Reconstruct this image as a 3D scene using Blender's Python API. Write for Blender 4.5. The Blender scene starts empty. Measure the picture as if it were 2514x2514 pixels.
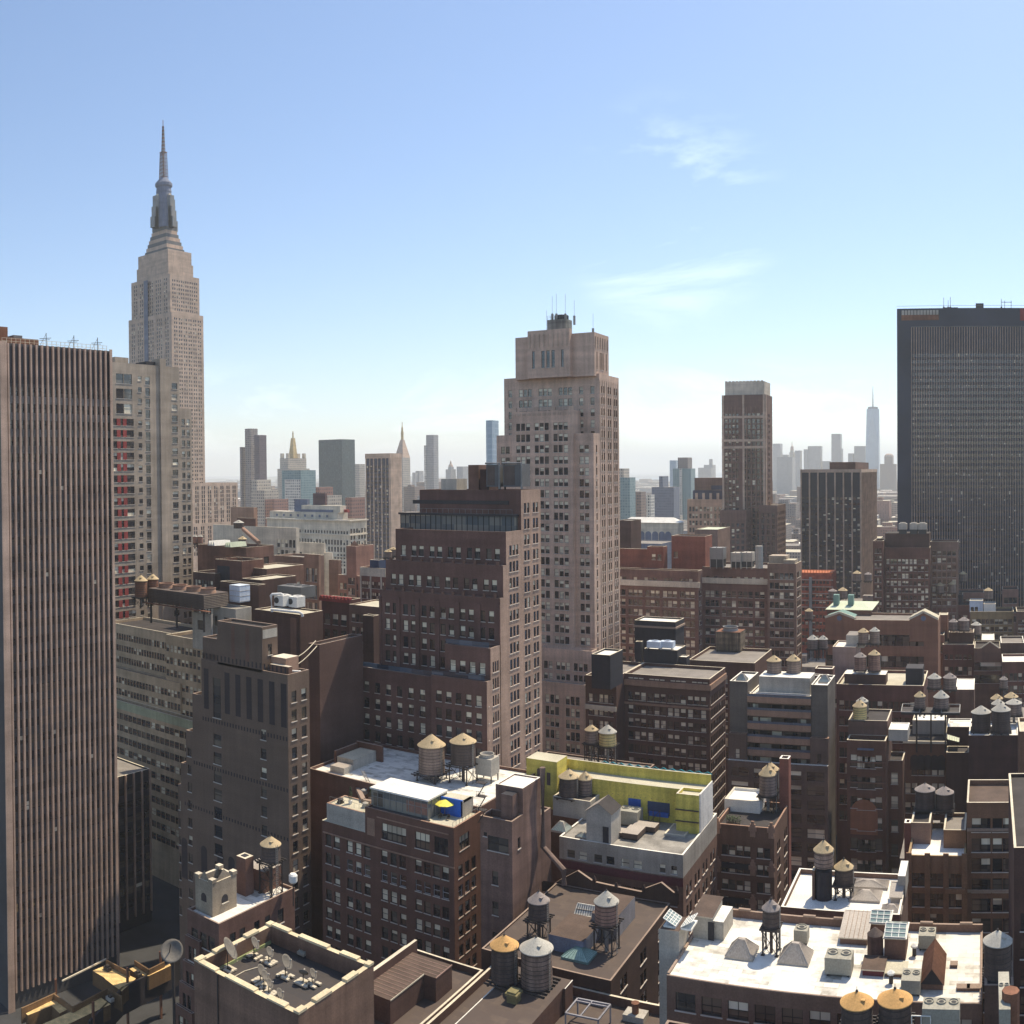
import bpy, math, random
from mathutils import Vector, Matrix
random.seed(7)
S = bpy.context.scene
COL = S.collection
# ------------------------------------------------------------------ camera
H = 123.0            # eye height above the street
F = 2342.0           # photograph pixels per radian (cylindrical phone panorama)
PX0, PY0 = 1257.0, 1156.0
YAW = (2423.0 - 1257.0) / F      # view centre is this far left (east) of downtown (+Y)
ROLL, PITCH = 0.008, 0.012
EYE = Vector((0, 0, H))
fw0 = Vector((-math.sin(YAW), math.cos(YAW), 0)); r0 = Vector((math.cos(YAW), math.sin(YAW), 0)); u0 = Vector((0, 0, 1))
fw = fw0 * math.cos(PITCH) - u0 * math.sin(PITCH)
up = u0 * math.cos(PITCH) + fw0 * math.sin(PITCH)
rt = r0 * math.cos(ROLL) - up * math.sin(ROLL)
up = up * math.cos(ROLL) + r0 * math.sin(ROLL)
VC = PY0 + F * PITCH              # photo row of the camera's own horizon
SIZE = 2514.0
cd = bpy.data.cameras.new('camera'); cam = bpy.data.objects.new('camera', cd); COL.objects.link(cam)
cd.type = 'PANO'; cd.panorama_type = 'CENTRAL_CYLINDRICAL'
cd.central_cylindrical_radius = 1.0
cd.central_cylindrical_range_u_min = -(SIZE / 2) / F; cd.central_cylindrical_range_u_max = (SIZE / 2) / F
cd.central_cylindrical_range_v_min = -(SIZE - VC) / F; cd.central_cylindrical_range_v_max = VC / F
cd.clip_start = 0.5; cd.clip_end = 60000
cam.matrix_world = Matrix((( rt.x, up.x, -fw.x, EYE.x), (rt.y, up.y, -fw.y, EYE.y), (rt.z, up.z, -fw.z, EYE.z), (0, 0, 0, 1)))
S.camera = cam
# ------------------------------------------------------------------ light
SUN_EL, SUN_AZ = math.radians(58), math.radians(17)     # azimuth from downtown (+Y) towards west (+X)
w = bpy.data.worlds.new('World'); S.world = w; w.use_nodes = True
nt = w.node_tree; nt.nodes.clear()
def N(t, typ, **k):
    n = t.nodes.new(typ)
    for a, b in k.items(): setattr(n, a, b)
    return n
o_ = N(nt, 'ShaderNodeOutputWorld'); bg = N(nt, 'ShaderNodeBackground'); bg.inputs['Strength'].default_value = 0.15
sky = N(nt, 'ShaderNodeTexSky', sky_type='NISHITA', sun_disc=False, sun_elevation=SUN_EL, sun_rotation=SUN_AZ, altitude=100, air_density=1.0, dust_density=0.7, ozone_density=3.0)
tc = N(nt, 'ShaderNodeTexCoord'); mp = N(nt, 'ShaderNodeMapping'); mp.inputs['Scale'].default_value = (1.5, 1.5, 5.0); mp.inputs['Rotation'].default_value = (0.1, 0.25, 0.4)
nz = N(nt, 'ShaderNodeTexNoise'); nz.inputs['Scale'].default_value = 2.2; nz.inputs['Detail'].default_value = 9; nz.inputs['Roughness'].default_value = 0.62; nz.inputs['Distortion'].default_value = 0.6
cr = N(nt, 'ShaderNodeValToRGB'); cr.color_ramp.elements[0].position = 0.46; cr.color_ramp.elements[1].position = 0.78
cr.color_ramp.elements[0].color = (0, 0, 0, 1); cr.color_ramp.elements[1].color = (.8, .8, .8, 1)
mx = N(nt, 'ShaderNodeMixRGB', blend_type='MIX'); mx.inputs['Color2'].default_value = (10.5, 11.5, 11.5, 1)
L = nt.links.new
def wm(op, a, b_=None):
    q = N(nt, 'ShaderNodeMath', operation=op, use_clamp=(op == 'MULTIPLY'))
    for i, v_ in enumerate((a, b_)):
        if v_ is None: continue
        if isinstance(v_, (int, float)): q.inputs[i].default_value = v_
        else: nt.links.new(v_, q.inputs[i])
    return q.outputs[0]
def wmr(v_, a, b_, c, d):
    q = N(nt, 'ShaderNodeMapRange', interpolation_type='SMOOTHSTEP'); nt.links.new(v_, q.inputs['Value'])
    for k_, x_ in (('From Min', a), ('From Max', b_), ('To Min', c), ('To Max', d)): q.inputs[k_].default_value = x_
    return q.outputs[0]
wz = N(nt, 'ShaderNodeSeparateXYZ'); nt.links.new(tc.outputs['Generated'], wz.inputs[0])
wisp_dir = Vector((-.313, .915, .255)).normalized()
wd = N(nt, 'ShaderNodeVectorMath', operation='DOT_PRODUCT'); nt.links.new(tc.outputs['Generated'], wd.inputs[0]); wd.inputs[1].default_value = wisp_dir
blob = wmr(wd.outputs['Value'], .9915, .9995, 0, .75)
low = wm('MULTIPLY', wmr(wz.outputs[2], .012, .035, 0, .85), wmr(wz.outputs[2], .07, .13, 1, 0))
cmask = wm('ADD', blob, low)
L(tc.outputs['Generated'], mp.inputs['Vector']); L(mp.outputs[0], nz.inputs['Vector']); L(nz.outputs['Fac'], cr.inputs[0])
L(wm('MULTIPLY', cr.outputs[0], cmask), mx.inputs['Fac']); L(sky.outputs[0], mx.inputs['Color1']); L(mx.outputs[0], bg.inputs['Color']); L(bg.outputs[0], o_.inputs[0])
sd = bpy.data.lights.new('sun', 'SUN'); sd.energy = 5.0; sd.angle = math.radians(.53); sd.color = (1, .87, .66)
so = bpy.data.objects.new('sun', sd); COL.objects.link(so)
sdir = Vector((math.sin(SUN_AZ) * math.cos(SUN_EL), math.cos(SUN_AZ) * math.cos(SUN_EL), math.sin(SUN_EL)))
so.rotation_euler = sdir.to_track_quat('Z', 'Y').to_euler()
so.location = (0, 300, 900)
S.view_settings.view_transform = 'Standard'; S.view_settings.look = 'None'; S.view_settings.exposure = 0.25; S.view_settings.gamma = 1.0
S.cycles.max_bounces = 5; S.cycles.diffuse_bounces = 3; S.cycles.glossy_bounces = 2; S.cycles.volume_bounces = 2
S.cycles.use_denoising = True
# ------------------------------------------------------------------ photo pixel -> point in the place
def ray(x, y):
    th = (x - PX0) / F; v = (VC - y) / F
    d = rt * math.sin(th) + fw * math.cos(th) + up * v
    return d / math.hypot(d.x, d.y)
def at(x, y, r=None, X=None, Y=None, Z=None):
    d = ray(x, y)
    t = r if r is not None else X / d.x if X is not None else Y / d.y if Y is not None else (Z - H) / d.z
    return EYE + d * t
# ------------------------------------------------------------------ materials
MATS = {}
def mat(name, c, rough=.85, var=.2, sc=.6, streak=.12, metal=0.0, spec=.3, fine=.14):
    m = bpy.data.materials.new(name); m.use_nodes = True; t = m.node_tree; b = t.nodes['Principled BSDF']
    b.inputs['Roughness'].default_value = rough; b.inputs['Metallic'].default_value = metal; b.inputs['Specular IOR Level'].default_value = spec
    l = t.links.new
    co = N(t, 'ShaderNodeTexCoord')
    def noise(scale, det, vec):
        n = N(t, 'ShaderNodeTexNoise'); n.inputs['Scale'].default_value = scale; n.inputs['Detail'].default_value = det; l(vec, n.inputs['Vector']); return n.outputs['Fac']
    def mrange(v, a):
        r_ = N(t, 'ShaderNodeMapRange'); r_.inputs['From Min'].default_value = .3; r_.inputs['From Max'].default_value = .7; r_.inputs['To Min'].default_value = 1 - a; r_.inputs['To Max'].default_value = 1 + a; l(v, r_.inputs['Value']); return r_.outputs[0]
    def mul(a, b_):
        q = N(t, 'ShaderNodeMath', operation='MULTIPLY'); l(a, q.inputs[0]); l(b_, q.inputs[1]); return q.outputs[0]
    f = mrange(noise(sc * .25, 4, co.outputs['Object']), var)
    if fine: f = mul(f, mrange(noise(4.0, 2, co.outputs['Object']), fine))
    if streak:
        mpn = N(t, 'ShaderNodeMapping'); mpn.inputs['Scale'].default_value = (1, 1, .07); l(co.outputs['Object'], mpn.inputs['Vector'])
        f = mul(f, mrange(noise(.9, 4, mpn.outputs[0]), streak))
    if streak:
        mpz = N(t, 'ShaderNodeMapping'); mpz.inputs['Scale'].default_value = (.03, .03, .55); l(co.outputs['Object'], mpz.inputs['Vector']); f = mul(f, mrange(noise(1.0, 3, mpz.outputs[0]), streak * .8))
    v = N(t, 'ShaderNodeVectorMath', operation='SCALE'); v.inputs[0].default_value = c; l(f, v.inputs['Scale'])
    l(v.outputs[0], b.inputs['Base Color'])
    MATS[name] = m
    return m
def glassmat(name, dark, light, rough=.06, power=3.0, spec=.5):
    m = bpy.data.materials.new(name); m.use_nodes = True; t = m.node_tree; b = t.nodes['Principled BSDF']; l = t.links.new
    b.inputs['Roughness'].default_value = rough; b.inputs['Specular IOR Level'].default_value = spec
    oi = N(t, 'ShaderNodeObjectInfo'); co = N(t, 'ShaderNodeNewGeometry')
    n = N(t, 'ShaderNodeTexWhiteNoise', noise_dimensions='4D'); sn = N(t, 'ShaderNodeVectorMath', operation='SNAP'); sn.inputs[1].default_value = (3.3, 3.3, 1.9)
    l(co.outputs['Position'], sn.inputs[0]); l(sn.outputs[0], n.inputs['Vector']); l(oi.outputs['Random'], n.inputs['W'])
    p = N(t, 'ShaderNodeMath', operation='POWER'); p.inputs[1].default_value = power; l(n.outputs['Value'], p.inputs[0])
    x = N(t, 'ShaderNodeMixRGB'); x.inputs[1].default_value = (*dark, 1); x.inputs[2].default_value = (*light, 1); l(p.outputs[0], x.inputs[0]); l(x.outputs[0], b.inputs['Base Color'])
    MATS[name] = m; return m
M = mat
brown = M('brown_brick', (0.142, 0.075, 0.056)); brown2 = M('umber_brick', (0.177, 0.097, 0.070)); red = M('red_brick', (0.237, 0.091, 0.065)); tan = M('tan_brick', (0.332, 0.204, 0.142))
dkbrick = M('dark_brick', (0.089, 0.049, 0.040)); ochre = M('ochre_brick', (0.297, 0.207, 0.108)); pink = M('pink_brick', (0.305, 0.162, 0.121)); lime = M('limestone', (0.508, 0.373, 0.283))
grey = M('grey_brick', (0.386, 0.314, 0.244)); cream = M('cream_stone', (.60, .53, .42)); white = M('white_paint', (.80, .78, .72), var=.06, streak=.05); offwhite = M('stucco', (.42, .385, .33), var=.12)
taupe = M('taupe_brick', (0.226, 0.143, 0.110)); paleblue = M('pale_blue_paint', (.55, .62, .72), var=.08); slate = M('slate_facade', (.16, .18, .24)); teal = M('teal_glass_facade', (.20, .30, .32))
black = M('tarred_wall', (.035, .033, .04), rough=.7); fin = M('pale_fin', (0.483, 0.340, 0.261)); dkpanel = M('dark_spandrel', (.045, .04, .045), rough=.4, streak=0); spand = M('grey_spandrel', (.15, .15, .15), streak=0)
cope = M('stone_coping', (.62, .55, .42), streak=0); copew = M('white_coping', (.82, .78, .68), streak=0); copeb = M('brown_coping', (.30, .22, .17), streak=0)
rwhite = M('white_roof', (.76, .73, .66), var=.12, sc=1.2, streak=0); rtar = M('tar_roof', (.045, .038, .036), var=.25, sc=1.5, streak=0); rbrown = M('brown_roof', (.10, .068, .052), var=.22, sc=1.5, streak=0); rgrey = M('gravel_roof', (.23, .205, .18), var=.15, sc=1.2, streak=0)
rcream = M('cream_roof', (.50, .46, .35), var=.12, sc=1.0, streak=0); rtin = M('tin_roof', (.40, .35, .30), var=.1, sc=1.0, streak=0, rough=.5)
frame_dk = M('dark_frame', (.03, .028, .028), streak=0, var=0, fine=0); frame_lt = M('light_frame', (.5, .47, .46), streak=0, var=0, fine=0); sillm = M('stone_sill', (.55, .50, .44), streak=0, fine=0)
yellow = M('yellow_sheathing', (.55, .46, .10), var=.2, streak=.2); blue = M('blue_tarp', (.03, .10, .38), var=.2, streak=.1); bluew = M('blue_wall', (.03, .13, .55), var=.1); redp = M('red_panel', (.30, .055, .05), streak=.1); orange = M('orange_netting', (.50, .15, .06), var=.2)
wood = M('weathered_cedar', (.26, .19, .155), streak=.3); woodr = M('russet_cedar', (.34, .20, .15), streak=.3); woody = M('new_cedar', (.72, .56, .24), streak=.15); wooddk = M('dark_cedar', (.10, .075, .065), streak=.3)
conet = M('tan_cone', (.48, .37, .22), var=.1, streak=0); coneo = M('orange_cone', (.55, .32, .12), var=.1, streak=0); conew = M('grey_cone', (.42, .40, .35), var=.1, streak=0); conedk = M('dull_cone', (.28, .24, .22), var=.12, streak=0)
steel = M('dark_steel', (.05, .042, .04), streak=0, rough=.6); galv = M('galvanised_steel', (.26, .255, .245), streak=0, rough=.55, metal=.2); pipew = M('white_pipe', (.78, .75, .70), streak=0)
rust = M('rusty_steel', (.22, .10, .06), var=.3, streak=.2); acm = M('unit_casing', (.36, .34, .28), streak=.1); acd = M('unit_grille', (.06, .06, .06), streak=0); ply = M('plywood', (.72, .50, .22), var=.25, sc=3, streak=0)
copper = M('copper_patina', (.17, .27, .24), var=.15, streak=.1); gold = M('gold_roof', (.55, .40, .18), rough=.5); greenroof = M('green_roof_tiles', (.55, .60, .45), var=.08, streak=0); greenl = M('green_panel', (.05, .62, .14), streak=0); louv = M('slatted_casing', (.13, .10, .085), streak=.1)
skyl = glassmat('skylight_glass', (.20, .27, .26), (.35, .42, .40), rough=.15); glass = glassmat('window_glass', (.018, .020, .026), (.16, .13, .10), power=2.2, spec=1.0); glassb = glassmat('blue_glass', (.02, .035, .06), (.10, .14, .19), power=2, spec=1.0); glassg = glassmat('penthouse_glass', (.10, .12, .13), (.30, .27, .22), power=1.2)
blind = glassmat('blind_and_reflection', (.40, .34, .26), (.92, .84, .64), rough=.4, power=.8, spec=.5)  # cream of the blinds, brightened to stand in for reflections in the panes
seam = M('roof_seam', (.34, .22, .18), streak=0); leaf = M('leaves', (.05, .07, .03), sc=8, streak=0, var=.4)
def patched(name, base, dark, sc=.45, amt=.5):
    """a painted roof, dirty and patched in rectangular sheets"""
    m = bpy.data.materials.new(name); m.use_nodes = True; t = m.node_tree; b = t.nodes['Principled BSDF']; l = t.links.new; b.inputs['Roughness'].default_value = .8
    co = N(t, 'ShaderNodeTexCoord')
    br = N(t, 'ShaderNodeTexBrick'); br.inputs['Scale'].default_value = sc; br.inputs['Mortar Size'].default_value = .012; br.inputs['Brick Width'].default_value = .9; br.inputs['Row Height'].default_value = .45; br.inputs['Bias'].default_value = -.25
    br.inputs['Color1'].default_value = (0, 0, 0, 1); br.inputs['Color2'].default_value = (1, 1, 1, 1); br.inputs['Mortar'].default_value = (.75, .75, .75, 1); l(co.outputs['Object'], br.inputs['Vector'])
    n = N(t, 'ShaderNodeTexNoise'); n.inputs['Scale'].default_value = .22; n.inputs['Detail'].default_value = 6; n.inputs['Roughness'].default_value = .6; l(co.outputs['Object'], n.inputs['Vector'])
    r_ = N(t, 'ShaderNodeValToRGB'); r_.color_ramp.elements[0].position = .40; r_.color_ramp.elements[1].position = .56; l(n.outputs['Fac'], r_.inputs[0])
    q = N(t, 'ShaderNodeMath', operation='MULTIPLY'); l(br.outputs[0], q.inputs[0]); l(r_.outputs[0], q.inputs[1])
    n2 = N(t, 'ShaderNodeTexNoise'); n2.inputs['Scale'].default_value = 1.4; n2.inputs['Detail'].default_value = 5; l(co.outputs['Object'], n2.inputs['Vector'])
    q2 = N(t, 'ShaderNodeMath', operation='MULTIPLY'); q2.inputs[1].default_value = amt * 1.7; l(n2.outputs['Fac'], q2.inputs[0])
    q3 = N(t, 'ShaderNodeMath', operation='MULTIPLY', use_clamp=True); l(q.outputs[0], q3.inputs[0]); l(q2.outputs[0], q3.inputs[1])
    x = N(t, 'ShaderNodeMixRGB'); x.inputs[1].default_value = (*base, 1); x.inputs[2].default_value = (*dark, 1); l(q3.outputs[0], x.inputs[0]); l(x.outputs[0], b.inputs['Base Color'])
    MATS[name] = m; return m
rpatch = patched('patched_white_roof', (.74, .71, .64), (.20, .17, .12), amt=1.0); rsheet = patched('sheeted_tar_roof', (.042, .036, .035), (.07, .052, .042), sc=.3, amt=.9); rsheetb = patched('sheeted_brown_roof', (.075, .052, .042), (.12, .085, .062), sc=.35, amt=.9)
# far facades: floors and bays too small to build one by one
def farmat(name, wall, win, bw=3.0, fh=3.6, ww=.5, wh=.5, rough=.5):
    m = bpy.data.materials.new(name); m.use_nodes = True; t = m.node_tree; b = t.nodes['Principled BSDF']; l = t.links.new; b.inputs['Roughness'].default_value = rough; b.inputs['Specular IOR Level'].default_value = .3
    co = N(t, 'ShaderNodeTexCoord'); sp = N(t, 'ShaderNodeSeparateXYZ'); l(co.outputs['Object'], sp.inputs[0])
    ge = N(t, 'ShaderNodeNewGeometry'); sn = N(t, 'ShaderNodeSeparateXYZ'); l(ge.outputs['Normal'], sn.inputs[0])
    def ma(op, a, b_=None, c=None):
        q = N(t, 'ShaderNodeMath', operation=op)
        for i, v in enumerate((a, b_, c)):
            if v is None: continue
            if isinstance(v, (int, float)): q.inputs[i].default_value = v
            else: l(v, q.inputs[i])
        return q.outputs[0]
    xy = ma('ADD', sp.outputs[0], sp.outputs[1])
    iu = ma('LESS_THAN', ma('FRACT', ma('DIVIDE', xy, bw)), ww); iv = ma('LESS_THAN', ma('FRACT', ma('DIVIDE', sp.outputs[2], fh)), wh)
    side = ma('LESS_THAN', ma('ABSOLUTE', sn.outputs[2]), .5)
    k = ma('MULTIPLY', ma('MULTIPLY', iu, iv), side)
    wn = N(t, 'ShaderNodeTexWhiteNoise'); s2 = N(t, 'ShaderNodeVectorMath', operation='SNAP'); s2.inputs[1].default_value = (bw, bw, fh); l(co.outputs['Object'], s2.inputs[0]); l(s2.outputs[0], wn.inputs['Vector'])
    wc = N(t, 'ShaderNodeMixRGB'); wc.inputs[1].default_value = (*win, 1); wc.inputs[2].default_value = (*[min(1, .5 * c + .5 * v + .05) for c, v in zip(wall, win)], 1); l(ma('POWER', wn.outputs['Value'], 2.0), wc.inputs[0])
    n = N(t, 'ShaderNodeTexNoise'); n.inputs['Scale'].default_value = .05; n.inputs['Detail'].default_value = 5; l(co.outputs['Object'], n.inputs['Vector'])
    vs = N(t, 'ShaderNodeVectorMath', operation='SCALE'); vs.inputs[0].default_value = wall; l(ma('ADD', ma('MULTIPLY', n.outputs['Fac'], .5), .75), vs.inputs['Scale'])
    x = N(t, 'ShaderNodeMixRGB'); l(k, x.inputs[0]); l(vs.outputs[0], x.inputs[1]); l(wc.outputs[0], x.inputs[2]); l(x.outputs[0], b.inputs['Base Color'])
    MATS[name] = m; return m
f_cream = farmat('far_cream_facade', (.52, .46, .38), (.10, .10, .11)); f_brown = farmat('far_brown_facade', (.28, .20, .16), (.06, .06, .07)); f_red = farmat('far_red_facade', (.33, .18, .14), (.06, .05, .06)); f_grey = farmat('far_grey_facade', (.38, .37, .36), (.10, .11, .13))
f_dark = farmat('far_dark_glass', (.05, .075, .08), (.03, .05, .055), 1.5, 3.8, .8, .6, .25); f_teal = farmat('far_teal_glass', (.22, .31, .32), (.10, .18, .2), 3.2, 3.2, .6, .55, .3); f_slate = farmat('far_slate_facade', (.17, .19, .24), (.08, .09, .12)); f_condo = farmat('far_condo_facade', (.30, .25, .22), (.06, .06, .08), 4, 3.0, .6, .5); f_purple = farmat('far_plum_facade', (.14, .10, .11), (.05, .045, .06), 3, 3.0, .5, .5); f_white = farmat('far_white_grid', (.70, .66, .58), (.06, .07, .09), 3.4, 3.6, .55, .62); f_pin = farmat('far_black_piers', (.60, .56, .50), (.05, .055, .09), 3.0, 3.6, .78, 1.1, .4); f_pin2 = farmat('far_white_piers', (.62, .57, .50), (.16, .16, .2), 2.0, 3.6, .4, .8, .4); f_blue = farmat('far_blue_glass', (.38, .47, .55), (.30, .40, .48), 4, 4, .8, .7, .25)
# ------------------------------------------------------------------ mesh builder
class MB:
    def __init__(s): s.v = []; s.f = []; s.m = []; s.mats = []
    def mi(s, m):
        if m not in s.mats: s.mats.append(m)
        return s.mats.index(m)
    def quad(s, pts, m):
        n = len(s.v); s.v += [tuple(p) for p in pts]; s.f.append(tuple(range(n, n + len(pts)))); s.m.append(s.mi(m))
    def box(s, x0, x1, y0, y1, z0, z1, m, top=None, bottom=True, sides='NSWE'):
        n = len(s.v)
        s.v += [(x0, y0, z0), (x1, y0, z0), (x1, y1, z0), (x0, y1, z0), (x0, y0, z1), (x1, y0, z1), (x1, y1, z1), (x0, y1, z1)]
        k = s.mi(m); kt = s.mi(top or m)
        def f(a, kk): s.f.append(tuple(n + i for i in a)); s.m.append(kk)
        if 'N' in sides: f((0, 1, 5, 4), k)
        if 'W' in sides: f((1, 2, 6, 5), k)
        if 'S' in sides: f((2, 3, 7, 6), k)
        if 'E' in sides: f((3, 0, 4, 7), k)
        if top is not False: f((4, 5, 6, 7), kt)
        if bottom: f((3, 2, 1, 0), k)
    def bar(s, a, b, t, m, t2=None):
        a = Vector(a); b = Vector(b); d = (b - a).normalized(); u = d.cross(Vector((0, 0, 1)))
        if u.length < 1e-3: u = Vector((1, 0, 0))
        u.normalize(); v = u.cross(d); t2 = t2 or t; n = len(s.v); k = s.mi(m)
        for p in (a, b):
            for i, j in ((-1, -1), (1, -1), (1, 1), (-1, 1)): s.v.append(tuple(p + u * (i * t / 2) + v * (j * t2 / 2)))
        for q in ((0, 1, 5, 4), (1, 2, 6, 5), (2, 3, 7, 6), (3, 0, 4, 7), (3, 2, 1, 0), (4, 5, 6, 7)): s.f.append(tuple(n + i for i in q)); s.m.append(k)
    def lathe(s, c, prof, m, seg=24, axis=None):
        """revolve (radius, height) pairs round the vertical through c, or round axis"""
        n = len(s.v); k = s.mi(m); c = Vector(c)
        if axis is None: U, V, W_ = Vector((1, 0, 0)), Vector((0, 1, 0)), Vector((0, 0, 1))
        else: W_ = Vector(axis).normalized(); U = W_.orthogonal().normalized(); V = W_.cross(U)
        for r, z in prof:
            for i in range(seg):
                a = 2 * math.pi * i / seg; s.v.append(tuple(c + U * (r * math.cos(a)) + V * (r * math.sin(a)) + W_ * z))
        for j in range(len(prof) - 1):
            for i in range(seg):
                i2 = (i + 1) % seg; s.f.append((n + j * seg + i, n + j * seg + i2, n + (j + 1) * seg + i2, n + (j + 1) * seg + i)); s.m.append(k)
        s.f.append(tuple(n + (len(prof) - 1) * seg + i for i in range(seg))); s.m.append(k)
        s.f.append(tuple(n + seg - 1 - i for i in range(seg))); s.m.append(k)
    def tube(s, pts, r, m, seg=8):
        k = s.mi(m); n = len(s.v); pts = [Vector(p) for p in pts]
        for i, p in enumerate(pts):
            d = (pts[min(i + 1, len(pts) - 1)] - pts[max(i - 1, 0)]).normalized(); u = d.cross(Vector((0, 0, 1)))
            if u.length < 1e-3: u = Vector((1, 0, 0))
            u.normalize(); v = u.cross(d)
            for j in range(seg):
                a = 2 * math.pi * j / seg; s.v.append(tuple(p + u * (r * math.cos(a)) + v * (r * math.sin(a))))
        for i in range(len(pts) - 1):
            for j in range(seg):
                j2 = (j + 1) % seg; s.f.append((n + i * seg + j, n + i * seg + j2, n + (i + 1) * seg + j2, n + (i + 1) * seg + j)); s.m.append(k)
        s.f.append(tuple(n + j for j in range(seg))); s.m.append(k); s.f.append(tuple(n + (len(pts) - 1) * seg + j for j in range(seg))); s.m.append(k)
    def split(s):
        """one builder for each connected piece"""
        par = {}
        def find(a):
            while par[a] != a: par[a] = par[par[a]]; a = par[a]
            return a
        key = [tuple(round(c, 3) for c in v) for v in s.v]
        for k in key: par.setdefault(k, k)
        for f in s.f:
            a = find(key[f[0]])
            for i in f[1:]: par[find(key[i])] = a
        out = {}
        for f, m in zip(s.f, s.m):
            r = find(key[f[0]]); b = out.get(r)
            if b is None: b = out[r] = MB(); b.mats = s.mats
            b.f.append(f); b.m.append(m)
        for b in out.values():
            idx = {}; nf = []
            for f in b.f: nf.append(tuple(idx.setdefault(i, len(idx)) for i in f))
            b.v = [s.v[i] for i in idx]; b.f = nf
        return list(out.values()) if len(out) <= 60 else [s]
    def build(s, name, parent=None, smooth=False):
        if not s.f: return None
        me = bpy.data.meshes.new(name); o0 = Vector(parent['_o']) if parent is not None and '_o' in parent else Vector((0, 0, 0))
        me.from_pydata([(x - o0.x, y - o0.y, z - o0.z) for x, y, z in s.v], [], s.f)
        for m in s.mats: me.materials.append(m)
        me.polygons.foreach_set('material_index', s.m)
        if smooth: me.polygons.foreach_set('use_smooth', [len(f) == 4 for f in s.f])
        me.update(); o = bpy.data.objects.new(name, me); COL.objects.link(o)
        if parent is not None: o.parent = parent
        return o
def tag(o, label=None, cat=None, group=None, kind=None):
    for k, v in (('label', label), ('category', cat), ('group', group), ('kind', kind)):
        if v: o[k] = v
    return o
def thing(name, loc, label, cat, group=None):
    o = bpy.data.objects.new(name, None); COL.objects.link(o); o.location = loc; o['_o'] = tuple(loc); o.empty_display_size = 1
    return tag(o, label, cat, group)
# ------------------------------------------------------------------ windows
WM = {}
def win_mesh(w, h, var, fr, lite, sill):
    key = (round(w, 2), round(h, 2), var, fr.name, lite, sill)
    if key in WM: return WM[key]
    b = MB(); w, h = key[0], key[1]
    g = glass if var < 5 else glassb
    up_, lo_ = [(g, g), (blind, g), (blind, blind), (g, g), (g, blind), (g, g)][var]
    cut = h * (.5, .5, .5, .5, .5, .5)[var]
    if lite:
        b.quad([(0, 0, 0), (w, 0, 0), (w, 0, cut), (0, 0, cut)], lo_); b.quad([(0, 0, cut), (w, 0, cut), (w, 0, h), (0, 0, h)], up_)
        b.box(0, w, -.05, -.01, cut - .05, cut + .05, fr)
    else:
        t = .07
        if var == 3:    # blind drawn a third of the way
            c2 = h * .68; b.quad([(t, -.0, c2), (w - t, 0, c2), (w - t, 0, h - t), (t, 0, h - t)], blind); b.quad([(t, 0, cut), (w - t, 0, cut), (w - t, 0, c2), (t, 0, c2)], g); b.quad([(t, .03, t), (w - t, .03, t), (w - t, .03, cut), (t, .03, cut)], g)
        else:
            b.quad([(t, .03, t), (w - t, .03, t), (w - t, .03, cut), (t, .03, cut)], lo_); b.quad([(t, 0, cut), (w - t, 0, cut), (w - t, 0, h - t), (t, 0, h - t)], up_)
        b.box(0, t, -.06, .05, 0, h, fr); b.box(w - t, w, -.06, .05, 0, h, fr); b.box(t, w - t, -.06, .05, 0, t, fr); b.box(t, w - t, -.06, .05, h - t, h, fr); b.box(t, w - t, -.04, .04, cut - .04, cut + .04, fr)
        if w > 1.9:
            for k in range(1, int(w / .95)): x = w * k / int(w / .95); b.box(x - .04, x + .04, -.05, .04, t, h - t, fr)
    if sill: b.box(-.12, w + .12, -.34, -.10, -.16, -.01, sillm)
    me = bpy.data.meshes.new('window'); me.from_pydata(b.v, [], b.f)
    for m in b.mats: me.materials.append(m)
    me.polygons.foreach_set('material_index', b.m); me.update(); WM[key] = me; return me
def groups(n, m, w=1.3, gap=.35):
    """m groups of n windows; the spec is read by holes()"""
    return dict(n=[n] * m, w=w, gap=gap)
def holes(L, z0, z1, sp, zmin):
    fh = sp.get('fh', 3.7); wh = sp.get('h', 1.9); top = sp.get('top', 2.2); w_ = sp.get('w', 1.3); gap = sp.get('gap', .35); mg = sp.get('mg', .8)
    cols = []
    if 'at' in sp: cols = [(c * L - ww / 2, ww) for c, ww in sp['at']]
    else:
        ns = sp['n']; ws = [n * w_ + (n - 1) * gap for n in ns]; sc = min(1.0, (L - 2 * mg) / (sum(ws) + .3 * len(ns))); free = (L - 2 * mg - sum(ws) * sc) / len(ns); u = mg + free / 2
        for n, wd in zip(ns, ws):
            for k in range(n): cols.append((u + k * (w_ + gap) * sc, w_ * sc))
            u += wd * sc + free
    rows = []; z = z1 - top - wh; k = 0
    while z > max(z0 + .3, zmin) and k < sp.get('rows', 99):
        if k not in sp.get('skip', ()): rows.append((z, wh))
        z -= fh; k += 1
    return cols, rows
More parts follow.
